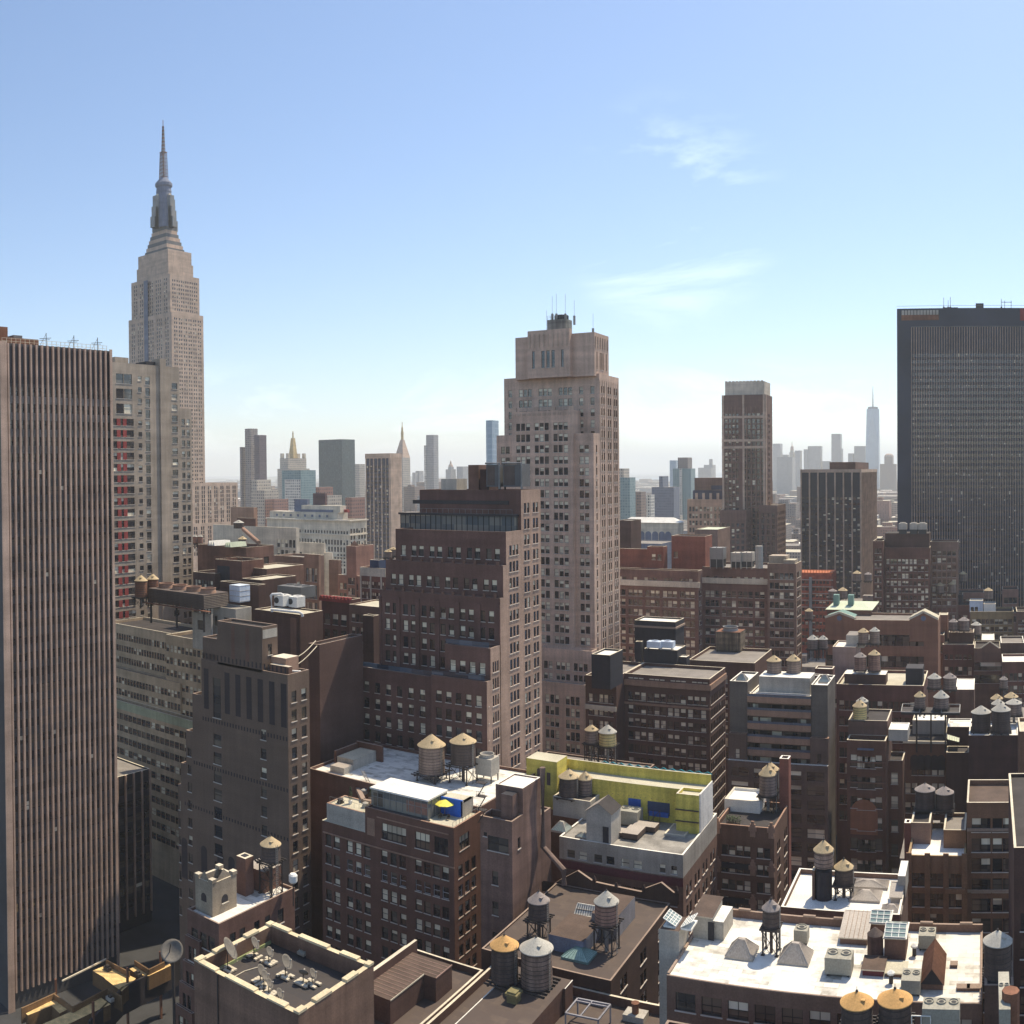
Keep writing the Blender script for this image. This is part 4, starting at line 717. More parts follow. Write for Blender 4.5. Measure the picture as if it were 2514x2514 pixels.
B.box(xl2, X, Y2, YB, zT2, N=[dict(n=[1, 3, 3, 3, 1, 1], w=1.4, gap=.3, fh=3.62, h=2.35, top=3.2, mg=.4, rows=5)], W=we([2, 2, 2]), ph=.8)
# crown
pc = at(1459, 815, X=X - .9); xc0 = at(1265, 822, Y=pc.y).x; YC = at(1494, 820, X=pc.x).y; zc = pc.z
B.box(xc0, pc.x, pc.y, YC, zc, z0=zT2 - .8, ph=.9, N=dict(at=[(.70, 1.0)], rows=1, h=5.2, top=5.6, blinds=0), W=dict(n=[1, 3, 1], w=.7, gap=.5, rows=1, h=5.6, top=5.2, blinds=0))
xm0 = at(1295, 808, Y=pc.y - 1.8).x; xm1 = at(1398, 806, Y=pc.y - 1.8).x; zm_ = at(1390, 806, Y=pc.y - 1.8).z
B.box(xm0, xm1, pc.y - 1.8, pc.y - .003, zm_, z0=zT2 - .8, ph=.5, N=dict(at=[(.14, .95), (.37, 1.2), (.49, 1.2), (.61, 1.2), (.83, .95)], rows=1, h=5.6, top=6.2, blinds=0))
q = B.mb('fluted_band')
for i in range(9): x = xm0 + (xm1 - xm0) * (i + .5) / 9; q.box(x - .22, x + .22, pc.y - 2.0, pc.y - 1.803, zm_ - 5.6, zm_ - 1.2, lime)
for i in range(6): y = pc.y + (YC - pc.y) * (i + .5) / 6; q.box(pc.x + .003, pc.x + .2, y - .25, y + .25, zc - 4.8, zc - 1.2, lime)
q.box(xc0 - .2, pc.x + .25, pc.y - .25, pc.y - .003, zc - 6.2, zc - 5.6, lime) if False else None
q = B.mb('cornice')
for i in range(12): x = xB0 + (xB1 - xB0) * (i + .5) / 12; q.box(x - .5, x + .5, Y4 - 1.75, Y4 - 1.603, zB - 1.5, zB - .7, lime)
for x in (xB0 + .8, xB0 + 9, xB1 - 7, xB1 - .8): q.box(x - .8, x + .8, Y4 - 1.5, Y4 - .6, zB + .004, zB + 1.3, lime)
q = B.mb('vertical_rib')
for i in range(9): y = Y2 + (YB - Y2) * i / 9 + .6; q.box(X + .003, X + .12, y - .12, y + .12, 30, zT2 - 2, lime)
ph_ = at(1389, 782, Y=pc.y + 4); xp0 = at(1343, 781, Y=pc.y + 4).x; q = B.mb('penthouse'); st = M('stained_concrete', (.22, .22, .20), var=.35, streak=.4); q.box(xp0, ph_.x, pc.y + 4, YC - 3, zc - .9, ph_.z, st, rtar); q.lathe(((xp0 + ph_.x) / 2, pc.y + 8, ph_.z + .01), [(2.4, 0), (2.4, 1.7), (1.8, 1.9)], black, 12)
q = B.mb('railing')
for i in range(7): x = xp0 + (ph_.x - xp0) * i / 6; q.bar((x, pc.y + 4.2, ph_.z), (x, pc.y + 4.2, ph_.z + 1.3), .07, galv)
q.bar((xp0, pc.y + 4.2, ph_.z + 1.3), (ph_.x, pc.y + 4.2, ph_.z + 1.3), .07, galv); q.bar((xp0, pc.y + 4.2, ph_.z + .7), (ph_.x, pc.y + 4.2, ph_.z + .7), .07, galv)
# lower extension
pe = at(1453, 1599, Y=Y4 - 6); xe0 = at(1325, 1592, Y=Y4 - 6).x; B.box(xe0, pe.x, Y4 - 6, Y4 - 1.7, pe.z, N=dict(n=[2, 3, 3], w=1.3, gap=.4, fh=3.7, h=2.4, top=3.4), ph=.8)
pe2 = at(1437, 1682, Y=Y4 - 10); B.box(at(1325, 1680, Y=Y4 - 10).x, pe2.x, Y4 - 10, Y4 - 6, pe2.z, N=dict(n=[3, 3], w=1.3, gap=.4, fh=3.7, h=2.6, top=3.4), ph=.6); NT = (X, Y4, YB)
B.finish()
for i, (px, py, pt_, lb) in enumerate(((1342, 820, 762, 'short camera mast on the left of the limestone tower penthouse'), (1356, 770, 727, 'first thin whip antenna from the left on the limestone tower'), (1366, 770, 721, 'second thin whip antenna on the limestone tower'), (1388, 770, 722, 'third thin whip antenna on the limestone tower'), (1410, 775, 737, 'fourth thin whip antenna on the limestone tower, at the right rail'), (1456, 806, 770, 'lone whip antenna on the right crown corner of the limestone tower'))):
    a = at(px, py, Y=pc.y + 5); t_ = at(px, pt_, Y=pc.y + 5); o = thing('whip_antenna', tuple(a), lb, 'antenna', 'whip antennas on the limestone tower'); b = MB(); b.bar(a, t_, .07, galv); b.box(a.x - .3, a.x + .3, a.y - .3, a.y + .3, a.z - 3, a.z, galv); b.build('whip', o)
# ------------------------------------------------------------------ right of the limestone tower
def m_(B, bx):
    x0, x1, y0, y1, z1 = bx; q = B.mb('cornice'); q.box(x0, x1 + .8, y0 - .7, y0 - .003, z1 - 6.4, z1 - 4.2, cream); [q.box(x0, x1 + .2, y0 - .25, y0 - .003, z1 - k, z1 - k + .3, taupe) for k in (11.2, 19)]
off = M('mauve_brick', (0.193, 0.112, 0.091)); simple('office_block', 'wide mauve brick office block with a cream cornice, right of the limestone tower', (1714, 1402), 1505, 1724, 365, off, rgrey, N_=[dict(n=[2, 1, 3, 2, 3], w=1.5, gap=.35, rows=1, h=2.3, top=2.2), dict(n=[2, 3, 3, 3, 3], w=1.65, gap=.4, fh=3.75, h=2.4, top=7.2)], W_=dict(n=[2], fh=3.75, top=7), blinds=.6, more=m_, zmin=40, maxw=60)
simple('office_block', 'middle mauve office block with a cream band, between the cornice block and the paler wing', (1884, 1395), 1724, None, 372, off, rgrey, D=22, N_=[dict(n=[1] * 8, w=1.5, rows=1, h=1.9, top=2.8), dict(n=[3, 3, 3, 2], w=1.65, gap=.4, fh=3.75, h=2.4, top=8.5)], blinds=.5, more=m_, zmin=40, maxw=60)
def m_(B, bx): x0, x1, y0, y1, z1 = bx; bulk(B, bx, .0, .62, .2, .8, 3.6, grey, None); bulk(B, bx, .55, .95, .05, .6, 2.2, grey, rcream)
simple('office_block', 'paler grey brick office wing with a roof hut, left of the orange netted block', (1954, 1384), 1884, 1968, 366, taupe, rgrey, N_=dict(n=[2, 3], w=1.6, gap=.35, fh=3.75, h=2.4, top=2.8), W_=dict(n=[3], w=2, gap=.5, fh=3.75, h=2.3, top=2.6), blinds=.4, more=m_, zmin=35, maxw=60)
c6 = lambda x, y: (1500 + x * .31056, 1000 + y * .31056)
simple('brick_bulkhead', 'big plain red brick lift house on the mauve office roof', c6(745, 1020), c6(478, 0)[0], c6(800, 1015)[0], 380, red, rtar, z0=82, N_=dict(at=[(.13, 1.8)], rows=1, top=6, h=2.4), ph=.4, cat='lift house')
simple('brick_bulkhead', 'lower red brick lift house beside the limestone tower, left of the big one', c6(415, 1103), c6(285, 0)[0], c6(445, 0)[0], 378, red, rtar, z0=82, N_=dict(at=[(.4, 1.6), (.75, 1.6)], rows=1, top=2.6, h=2.2), ph=.4, cat='lift house')
simple('brick_bulkhead', 'long low red brick parapet room at the limestone tower edge', c6(285, 1120), c6(60, 0)[0], c6(290, 0)[0], 382, red, rtar, z0=82, ph=.4, cat='lift house')
for (a, b_, y0_, y1_, lb, m0) in ((785, 895, 1110, 1275, 'open steel framed cooling machine right of the red lift house', galv), (950, 1030, 1150, 1278, 'left of two grey twin fan cooling boxes on the mauve office roof', offwhite), (1032, 1120, 1148, 1278, 'right of two grey twin fan cooling boxes on the mauve office roof', offwhite)):
    A, Bq = at(*c6(a, y1_), r=374), at(*c6(b_, y1_), r=374); zt = at(*c6(a, y0_), r=374).z; o = thing('cooling_machine', tuple(A), lb, 'cooling machine', 'cooling machines on the mauve offices'); hh = zt - A.z; b = MB(); b.box(A.x, Bq.x, A.y, A.y + 5, A.z + hh * .45, zt, m0); b.build('casing', o); b = MB(); b.box(A.x + .2, Bq.x - .2, A.y + .1, A.y + 4.8, A.z + .6, A.z + hh * .45 - .01, acd); b.build('louvre', o); b = MB(); [b.bar((x, A.y, A.z), (x, A.y, zt + .3), .3, m0) for x in (A.x, (A.x + Bq.x) / 2, Bq.x)]; b.build('frame', o)
p = at(*c6(1172, 1272), r=365); tag(pipe('smokestack', 'slim pale metal chimney on the mauve office roof', [p, p + Vector((0, 0, 28 * .0 + px_m(55, 365)))], 1.5, offwhite, 'chimney'))
# block with cream cornice and its dark roof houses
B = Bld('office_block', 'dark brown office block with grey flat roof and scalloped cornice, beside the limestone tower', wall=M('cocoa_brick', (0.120, 0.065, 0.051), var=.15), roof=rgrey, lite=False, blinds=.6, zmin=18, maxw=100)
f3 = lambda x, y: (1500 + x * .15528, 1420 + y * .15528)
c = at(*f3(1560, 1592), r=262); xl = at(*f3(215, 1510), Y=c.y).x; yb = at(1781, 1640, X=c.x).y
nn = dict(n=[3, 3, 3, 3], w=1.5, gap=.4, fh=3.72, h=2.3, top=4.2); B.box(xl, c.x, c.y, yb, c.z, N=nn, W=dict(n=[3, 3, 3], w=1.4, gap=.5, fh=3.72, h=2.4, top=4.2, blinds=.2), ph=.9)
xl2 = at(1437, 1660, Y=c.y - 6).x; zl = at(1520, 1664, Y=c.y - 6).z; B.box(xl2, xl - .1, c.y - 6, yb, zl, N=dict(n=[3, 2], w=1.4, gap=.4, fh=3.72, h=2.3, top=4.2), W=dict(n=[1], w=1.2, top=4.2), ph=.9)
q = B.mb('cornice'); q.box(xl, c.x + .4, c.y - .4, c.y - .003, c.z - 3.2, c.z - 1.6, tan); q.box(c.x + .003, c.x + .4, c.y, yb, c.z - 3.2, c.z - 1.6, tan); q.box(xl, c.x + .25, c.y - .25, c.y - .003, c.z - 8.6, c.z - 8.0, tan)
q.box(xl2, xl - .1, c.y - 6.5, c.y - 6.003, c.z - 9.5, c.z - 8.2, cream)
q = B.mb('frieze_blocks')
for i in range(4):
    for j in range(3): x = xl + (c.x - xl) * (i + .2 + .25 * j) / 4; q.box(x, x + 1.3, c.y - .12, c.y - .003, c.z - 1.3, c.z - 1.0, cream); q.box(x, x + 1.3, c.y - .12, c.y - .003, c.z - 7.6, c.z - 7.3, cream)
RZ = c.z - .9; OB = (xl, c.x, c.y, yb); B.finish()
def rbox(name, label, c_, xl_, xr_, r, m, top, z0, ph=.5, par=True, cope2=cope, more=None, cat='lift house'): simple(name, label, c_, xl_, xr_, r, m, top, z0=z0, ph=ph, cope_=cope2, more=more, cat=cat)
def m_(B, bx): q = B.mb('cornice'); q.box(bx[0] - .4, bx[1] + .4, bx[2] - .4, bx[2] - .003, bx[4] - 2.2, bx[4] - 1.6, copeb); q.box(bx[1] + .003, bx[1] + .4, bx[2], bx[3], bx[4] - 2.2, bx[4] - 1.6, copeb)
rbox('lift_house', 'tall dark lift house with a white sunken roof behind the grey flat roof', f3(1020, 692), f3(370, 0)[0], f3(1158, 0)[0], 305, black, rwhite, RZ - 3, more=m_)
rbox('lift_house', 'dark lower lift house with fan boxes on a white roof, on the grey flat roof', f3(1048, 1138), f3(522, 0)[0], f3(1185, 0)[0], 283, black, rwhite, RZ, ph=.3)
rbox('lift_house', 'small white topped step at the right of the fan box lift house', f3(1195, 1245), f3(1052, 0)[0], f3(1245, 0)[0], 283.5, black, rwhite, RZ, ph=.2)
rbox('lift_house', 'dark tank house with white sunken roof at the limestone tower foot', (1498, 1609), 1452, 1529, 256, black, rwhite, RZ - .5)
rbox('lift_house', 'narrow dark chimney house left of the fan box lift house', f3(480, 1003), f3(385, 0)[0], f3(510, 0)[0], 287, black, tan, RZ)
for i, (px, lb) in enumerate(((650, 'left grey fan box on the dark lift house'), (850, 'right grey fan box on the dark lift house'))): ac_unit(*f3(px + 20, 1118), 285, 4.2, 2.6, 2.2, lb, fans=1, m=paleblue, group='fan boxes on the dark lift house')
simple('office_block', 'brown block with broad grey roof carrying the rusty grille tower', (1853, 1628), 1690, None, 300, brown, rgrey, D=24, N_=dict(n=[1] * 8, w=1.6, fh=4, h=2.6, top=3.4), blinds=.7, zmin=30)
B = Bld('cooling_tower', 'rusty slatted square cooling tower with one round fan on steel legs', wall=M('rusty_slats', (.17, .13, .09), var=.4, sc=2, streak=.5), roof=rust, cat='cooling tower'); c = at(1817, 1553, r=322); x0 = at(1757, 1551, Y=c.y).x; zb = at(1817, 1600, Y=c.y).z; y1 = at(1826, 1548, X=c.x).y; y1 = max(y1, c.y + 7)
B.box(x0, c.x, c.y, y1, c.z, z0=zb, par=False); q = B.mb('fan_ring'); q.lathe(((x0 + c.x) / 2, (c.y + y1) / 2, c.z + .01), [(2.7, 0), (2.5, .8), (2.7, 1.4), (2.4, 1.4), (2.2, .3)], galv, 24); [B.mb('stand').box(x - .2, x + .2, y - .2, y + .2, zb - 5, zb - .01, steel) for x in (x0 + .4, c.x - .4) for y in (c.y + .4, y1 - .4)]
q = B.mb('slat_ribs'); [q.box(x - .06, x + .06, c.y - .1, c.y - .003, zb, c.z - .1, wooddk) for x in [x0 + i * (c.x - x0) / 14 for i in range(15)]]
B.finish()
# balcony block between two blank piers
B = Bld('balcony_block', 'concrete block with pale balconies between two dark blank piers, a white hut on top', wall=M('dun_concrete', (0.144, 0.096, 0.075), var=.2), roof=rwhite, lite=True, blinds=.45, zmin=12, maxw=100, cope_=copew, sill=False)
e7 = lambda x, y: (1650 + x * .23292, 1550 + y * .23292)
c = at(*e7(1640, 568), r=240); Yp = c.y; zp = c.z; xa0 = at(*e7(607, 545), Y=Yp).x; xa1 = at(*e7(795, 555), Y=Yp).x; xb0 = at(*e7(1465, 560), Y=Yp).x; xb1 = c.x
dpp = M('dark_pier', (0.131, 0.111, 0.096), var=.2); B.box(xa0, xa1, Yp, Yp + 12, zp, ph=.5, wall=dpp); B.box(xb0, xb1, Yp, Yp + 12, zp, ph=.5, wall=dpp)
zt = at(*e7(1455, 690), Y=Yp + 1).z; B.box(xa1 + .02, xb0 - .02, Yp + 1.6, Yp + 12, zt, ph=.4, N=dict(at=[(.10, 1.5), (.26, 3.0), (.44, 2.6), (.66, 3.4), (.86, 1.5)], fh=3.42, h=2.3, top=2.2))
q = B.mb('balcony'); fh = 3.42
for k in range(5):
    z = zt - .6 - fh * k; q.box(xa1 + .02, xb0 - .02, Yp - .3, Yp + 1.58, z - .3, z - .02, tan); q.box(xa1 + .02, xb0 - .02, Yp - .45, Yp - .3, z - 1.2, z + .35, tan)
    r_ = B.mb('terrace_rail'); r_.box(xa1 + .02, xb0 - .02, Yp - .38, Yp - .34, z + .36, z + .95, M('rail_glass', (.10, .12, .16), rough=.3) if 'rail_glass' not in MATS else MATS['rail_glass'])
zl = at(*e7(1640, 1130), Y=Yp - 1.5).z; xw0, xw1 = at(*e7(597, 1110), Y=Yp - 1.5).x, at(*e7(1648, 1130), Y=Yp - 1.5).x
for (a, b_) in ((xw0, xa1), (xb0, xw1)): B.box(a, b_, Yp - 1.5, Yp - .003, zl, ph=1.4, N=dict(n=[1], w=1.0, fh=3.42, h=2.4, top=2.6, rows=2), cope_=tan)
zl2 = at(1830, 1868, Y=Yp - 2.2).z; B.box(xw0, xw1, Yp - 2.4, Yp - 1.503, zl2, ph=.3, N=dict(at=[(.12, 4.4), (.34, 4.0), (.66, 4.0), (.88, 4.4)], fh=3.6, h=2.3, top=1.4))
B.mb('penthouse').box(at(*e7(915, 480), Y=Yp + 4).x, at(*e7(1455, 490), Y=Yp + 4).x, Yp + 4, Yp + 11, zt - .4, at(*e7(1455, 495), Y=Yp + 4).z, offwhite, rwhite)
BZ = at(*e7(1455, 495), Y=Yp + 4).z; BY = Yp; q = B.mb('roof_rail'); q.box(xa1, xb0, Yp + 1.0, Yp + 1.1, zt + .5, zt + .6, white); B.finish()
skylight(*e7(725, 530), zp - .45, 2.8, 2.4, 1.9, 'grey vented skylight on the left dark pier top', rm=rtin); skylight(*e7(1600, 548), zp - .45, 3.0, 2.6, 2.0, 'grey pyramid skylight on the right dark pier top', rm=rtin)
# ------------------------------------------------------------------ yellow sheathed penthouse block
B = Bld('brick_building', 'brown block with white parapet row of small windows, below the yellow sheathed penthouse', wall=M('greyed_paint', (.38, .33, .27)), roof=M('worn_grey_roof', (.27, .25, .22), var=.35, sc=1.5, streak=0), lite=True, blinds=.5, zmin=20, maxw=60, cope_=copew)
e5 = lambda x, y: (1250 + x * .28467, 1870 + y * .28467)
c = at(*e5(1500, 805), r=172); xl = at(*e5(432, 672), Y=c.y).x; yb = at(1753, 2004, X=c.x).y; L_ = c.x - xl; yb = max(yb, c.y + 22)
bk = M('buff_brick', (0.192, 0.111, 0.078)); zmid = c.z - 4.2
B.box(xl, c.x, c.y, yb, c.z, z0=zmid, ph=.35, N=dict(at=[(.10, 1.6), (.20, 1.6), (.325, 1.6), (.425, 1.6), (.545, 1.6), (.645, 1.6), (.84, 1.1), (.93, 1.1)], rows=1, h=1.5, top=1.9), W=dict(at=[(.1, 1.0), (.4, 1.4), (.7, 1.4)], rows=1, top=1.6, h=2))
B.box(xl, c.x, c.y, yb, zmid - .01, N=dict(n=[1, 1, 1, 1, 4, 1, 1], w=1.6, gap=.4, fh=3.75, h=2.4, top=3.0), W=dict(n=[2, 2, 2, 2], w=1.2, gap=.8, fh=3.75, h=2.2, top=2.2), par=False, wall=bk, roof=rbrown)
q = B.mb('maroon_band'); q.box(xl, c.x, c.y - .15, c.y - .003, zmid - 1.6, zmid - .2, M('maroon_paint', (.14, .04, .045)))
KZ = c.z - .35; KB = (xl, c.x, c.y, yb); B.finish()
YX = c.x - .3
cy_ = at(*e5(1640, 316), X=YX); yy0 = cy_.y; yyb = at(*e5(1745, 198), X=YX).y
B = Bld('yellow_penthouse', 'unfinished penthouse clad in bright yellow sheathing boards, with blue tarps', wall=yellow, roof=rcream, cat='penthouse', cope_=cream)
xy0 = at(*e5(300, 128), Y=yy0 + 5).x; xs = at(*e5(1440, 300), Y=yy0).x; zr_ = cy_.z
B.box(xs, YX - .02, yy0, yy0 + 4, zr_ + .5, z0=KZ, ph=.6); B.box(xy0, YX - .03, yy0 + 4.003, yyb - .4, zr_, z0=KZ, par=False); B.box(xy0, YX - .04, yyb - .4, yyb, zr_ + 2.1, z0=KZ, par=False)
q = B.mb('white_side_wall'); q.box(YX - .015, YX + .25, yy0 - .05, yyb + .1, KZ - 2, zr_ + .8, M('side_boards', (.62, .58, .52)))
q = B.mb('blue_tarp'); fx = lambda a: at(*e5(a, 370), Y=yy0 + 4).x; q.box(fx(1030), fx(1135), yy0 + 3.9, yy0 + 3.996, KZ + 1.6, KZ + 4.0, blue); q.box(fx(1195), fx(1385), yy0 + 3.9, yy0 + 3.996, KZ + 1.4, KZ + 3.9, MATS['navy_panel']); q.box(fx(1210), fx(1380), yy0 + 3.3, yy0 + 3.89, KZ + 1.2, KZ + 2.0, blue)
q = B.mb('scaffold'); [q.bar((x, yy0 + 2.6, KZ), (x, yy0 + 2.6, KZ + 2.8), .12, wooddk) for x in (fx(1225), fx(1262), fx(1320))]; q.bar((fx(1225), yy0 + 2.6, KZ), (fx(1320), yy0 + 2.6, KZ + 2.7), .1, wooddk); q.box(xs - .1, YX - .1, yy0 - .35, yy0 - .02, KZ + 2.2, KZ + 2.35, wooddk); q.box(xs - .1, YX - .1, yy0 - .35, yy0 - .02, KZ + 4.4, KZ + 4.55, wooddk)
q = B.mb('fastener_rows')
rr = random.Random(2)
for i in range(26):
    for j in range(3): x = xy0 + (xs - xy0) * (i + .5 + .2 * (j % 2)) / 26; q.box(x - .12, x + .12, yy0 + 3.98, yy0 + 4.0, KZ + 1.2 + j * 1.6, KZ + 1.32 + j * 1.6, ochre)
B.finish()
B = Bld('yellow_stair_hut', 'small yellow boarded stair hut with a door at the far end of the yellow penthouse', wall=yellow, roof=rcream, cat='stair hut'); e = at(*e5(412, 22), Y=yyb - 6); B.box(at(*e5(148, -10), Y=yyb - 6).x, e.x, yyb - 6, yyb - 1, e.z + .4, z0=KZ, par=False); q = B.mb('door'); q.box(at(*e5(325, 50), Y=yyb - 6).x, at(*e5(355, 50), Y=yyb - 6).x, yyb - 6.05, yyb - 6.003, e.z - 4.6, e.z - 2, wooddk); q.box(at(*e5(250, 50), Y=yyb - 6).x, at(*e5(305, 50), Y=yyb - 6).x, yyb - 6.5, yyb - 6.003, e.z - 3.6, e.z - 1.4, wooddk); B.finish()
b = MB(); z0_ = zr_ + 2.1
for i in range(26): xa = xy0 + (YX - xy0) * (.32 + .68 * i / 26); xb_ = xy0 + (YX - xy0) * (.32 + .68 * (i + 1) / 26); z = z0_ - (.2, -.25)[i % 2]; z2 = z0_ - (-.25, .2)[i % 2]; b.quad([(xa, yyb + .5, z0_ - 3), (xb_, yyb + .5, z0_ - 3), (xb_, yyb + .5, z2), (xa, yyb + .5, z)], MATS['navy_panel']); b.bar((xa, yyb + .45, z), (xb_, yyb + .45, z2), .1, M('turquoise_net', (.06, .35, .45)) if 'turquoise_net' not in MATS else MATS['turquoise_net'])
o = b.build('debris_net'); tag(o, 'zigzag turquoise debris net along the far edge of the yellow penthouse', 'net')
# bulkheads on that roof
B = Bld('stair_house', 'gabled stucco stair house with a black doorway, in front of the yellow penthouse', wall=offwhite, roof=rtin, cat='stair house'); c = at(*e5(878, 440), Z=KZ + 6.2); x0 = at(*e5(665, 405), Y=c.y).x; y1 = at(*e5(962, 365), X=c.x).y
B.box(x0, c.x, c.y, y1, c.z - .3, z0=KZ, par=False); q = B.mb('gable'); xm = (x0 + c.x) / 2; q.quad([(x0, c.y, c.z - .3), (c.x, c.y, c.z - .3), (xm, c.y, c.z + 1.5)], offwhite); q.quad([(x0 - .3, c.y - .3, c.z - .35), (xm, c.y - .3, c.z + 1.6), (xm, y1, c.z + 1.6), (x0 - .3, y1, c.z - .35)], rtin); q.quad([(xm, c.y - .3, c.z + 1.6), (c.x + .3, c.y - .3, c.z - .35), (c.x + .3, y1, c.z - .35), (xm, y1, c.z + 1.6)], MATS['tar_roof']); q = B.mb('door'); q.box(c.x - 1.7, c.x - .5, c.y - .03, c.y - .003, KZ, KZ + 3.4, black); B.finish()
simple('stair_house', 'plain stucco stair house with a slit window, right corner before the yellow penthouse', at and e5(1515, 640), e5(1336, 0)[0], e5(1592, 0)[0], 181, offwhite, rtin, z0=KZ, N_=dict(at=[(.5, .7)], rows=1, h=2.3, top=1.0, blinds=0), ph=.1, cat='stair house')
simple('tank_house', 'long stucco tank house carrying two dark tanks, left of the gabled stair house', e5(700, 345), e5(378, 0)[0], None, 190, offwhite, rtar, D=9, z0=KZ, N_=dict(at=[(.24, 1.2)], rows=1, h=3.2, top=4.6, blinds=0), ph=.1, cat='tank house')
water_tank(*e5(515, 125), dia=175 * .28467, hb=165 * .28467, r=194, cone=conet, wd=wooddk, apex=18, stand=.3, label='larger of two dark tanks with tan cones before the yellow penthouse'); water_tank(*e5(655, 142), dia=126 * .28467, hb=150 * .28467, r=195, cone=conet, wd=wood, apex=18, stand=.3, label='smaller of two tanks with tan cones before the yellow penthouse')
ac_unit(*e5(1020, 560), None, 4.2, 3.2, 3.0, 'white twin fan unit on the cluttered roof before the yellow penthouse', z=KZ)
for i, (px, py, w_, d_, h_, lb) in enumerate(((930, 655, 4, 2.6, .7, 'dark duct box lying left on the cluttered roof before the yellow penthouse'), (1040, 680, 3.2, 4.5, 1.0, 'long dark duct box lying in the middle of the cluttered roof'), (1160, 610, 4.6, 2.6, .9, 'dark duct box by the white unit on the cluttered roof'))):
    p = at(*e5(px, py), Z=KZ); o = thing('duct_box', tuple(p), lb, 'duct', 'duct boxes on the cluttered roof'); b = MB(); b.box(p.x - w_ / 2, p.x + w_ / 2, p.y, p.y + d_, p.z + .3, p.z + .3 + h_, rbrown, rtin); b.box(p.x - w_ / 2 + .3, p.x + w_ / 2 - .3, p.y + .3, p.y + d_ - .3, p.z, p.z + .3, steel); b.build('duct', o)
skylight(*e5(425, 615), KZ, 3.2, 3.0, 1.8, 'small white hipped skylight at the left roof corner below the tank house', rm=offwhite); skylight(*e5(620, 665), KZ, 2.6, 1.6, 1.0, 'ribbed skylight in the shadow left of the gabled stair house', rm=offwhite)

# grey roof behind the yellow penthouse with two tanks on a tall frame
B = Bld('brick_building', 'brown grey roofed block behind the yellow penthouse, carrying two tanks on one frame', wall=brown, roof=rgrey, zmin=40, cope_=copeb)
zz2 = 52.0; a_ = at(1345, 1848, Z=zz2); b2_ = at(1612, 1876, Z=zz2); f_ = at(1590, 1905, Z=zz2); B.box(a_.x, b2_.x, max(yyb + 2, f_.y), a_.y, zz2 + .4, ph=.4); B.finish()
d5_ = lambda x, y: (1150 + x * .31056, 1750 + y * .31056)
water_tank(*d5_(972, 132), dia=105 * .31056, hb=100 * .31056, r=224, cone=conet, wd=wood, apex=13, zs=zz2, foot=1750 + 400 * .31056, label='small brown tank with tan cone on the tall black frame behind the yellow penthouse'); water_tank(*d5_(1100, 148), dia=140 * .31056, hb=105 * .31056, r=224, cone=conew, wd=woody, apex=18, zs=zz2, foot=1750 + 410 * .31056, label='honey coloured tank with grey cone on the tall black frame behind the yellow penthouse')
# ------------------------------------------------------------------ FOREGROUND: brick loft with glass penthouse
e6 = lambda x, y: (700 + x * .2588, 1880 + y * .2588)
d4 = lambda x, y: (750 + x * .31056, 1750 + y * .31056)
bb = M('loft_brick', (0.142, 0.071, 0.052), var=.15, sc=.8)
B = Bld('loft_building', 'brown brick loft building with a glass penthouse and white framed windows on its front', wall=bb, roof=rcream, lite=False, blinds=.62, zmin=12, maxw=100, cope_=tan, rec=.28)
c = at(*e6(1600, 592), r=170); X = c.x; Y0 = c.y; zt = c.z; xl = at(*e6(348, 515), Y=Y0).x; yb = at(*e6(1868, 440), X=X).y; xm = at(*e6(758, 430), Y=Y0).x; zl = at(*e6(348, 515), Y=Y0).z
L1 = X - xm; Lf = X - xl; fh = 3.62; hW = 2.15
fu = lambda px: (at(*e6(px, 800), Y=Y0).x - xl) / Lf
fm = lambda px: (at(*e6(px, 600), Y=Y0).x - xm) / L1
cu = [fu(a) for a in (412, 490, 612, 693, 777, 940, 1027, 1114, 1262, 1345, 1433, 1518)]
zlow = zl
low = [dict(at=[(q, 1.42) for q in cu], rows=1, h=hW + .1, top=.0, z1=zlow - 2.5), dict(at=[(q, 1.42) for q in cu[:2]], rows=1, h=hW, top=0, z1=zlow - 2.5 - fh), dict(at=[(q, 1.42) for q in cu[2:8]] + [(q, 1.42) for q in cu[8:]], rows=1, h=hW, top=0, z1=zlow - 2.5 - fh, blinds=.15), dict(at=[(q, 1.42) for q in cu], h=hW, top=0, z1=zlow - 2.5 - 2 * fh, fh=fh)]
low[2]['fr'] = frame_lt
zsp = zlow - 1.7
for q_ in low: q_['z1'] = q_['z1']
wW_ = lambda h_, t_, f_: dict(at=[(.22, 1.5), (.45, 1.5), (.68, 1.5)], rows=1, h=h_, top=0, z1=t_, fr=f_)
B.box(xl, X, Y0, yb, zsp, par=False, N=low, W=[wW_(2.3, zlow - 2.5, frame_dk), wW_(2.2, zlow - 2.5 - fh, frame_lt), dict(at=[(.22, 1.5), (.45, 1.5), (.68, 1.5)], h=2.2, top=0, z1=zlow - 2.5 - 2 * fh, fh=fh)])
B.box(xl, xm, Y0, yb, zlow, z0=zsp + .001, par=False, roof=rcream)
B.box(xm, X, Y0, yb, zt, z0=zsp + .001, ph=.5, N=dict(at=[(fm(1030), 5.6), (fm(1300), 3.2), (fm(1478), 3.0)], rows=1, h=3.0, top=1.75, blinds=.3), W=dict(at=[(.36, 3.4)], rows=1, h=2.7, top=1.7, blue=True))
q = B.mb('stone_ornament'); q.box(xl + .3, X + .12, Y0 - .12, Y0 - .003, zlow - 2.35, zlow - 2.1, tan); q.box(at(*e6(780, 580), Y=Y0).x, at(*e6(850, 580), Y=Y0).x, Y0 - .04, Y0 - .003, zt - 5.2, zt - 1.9, MATS['tan_brick'])
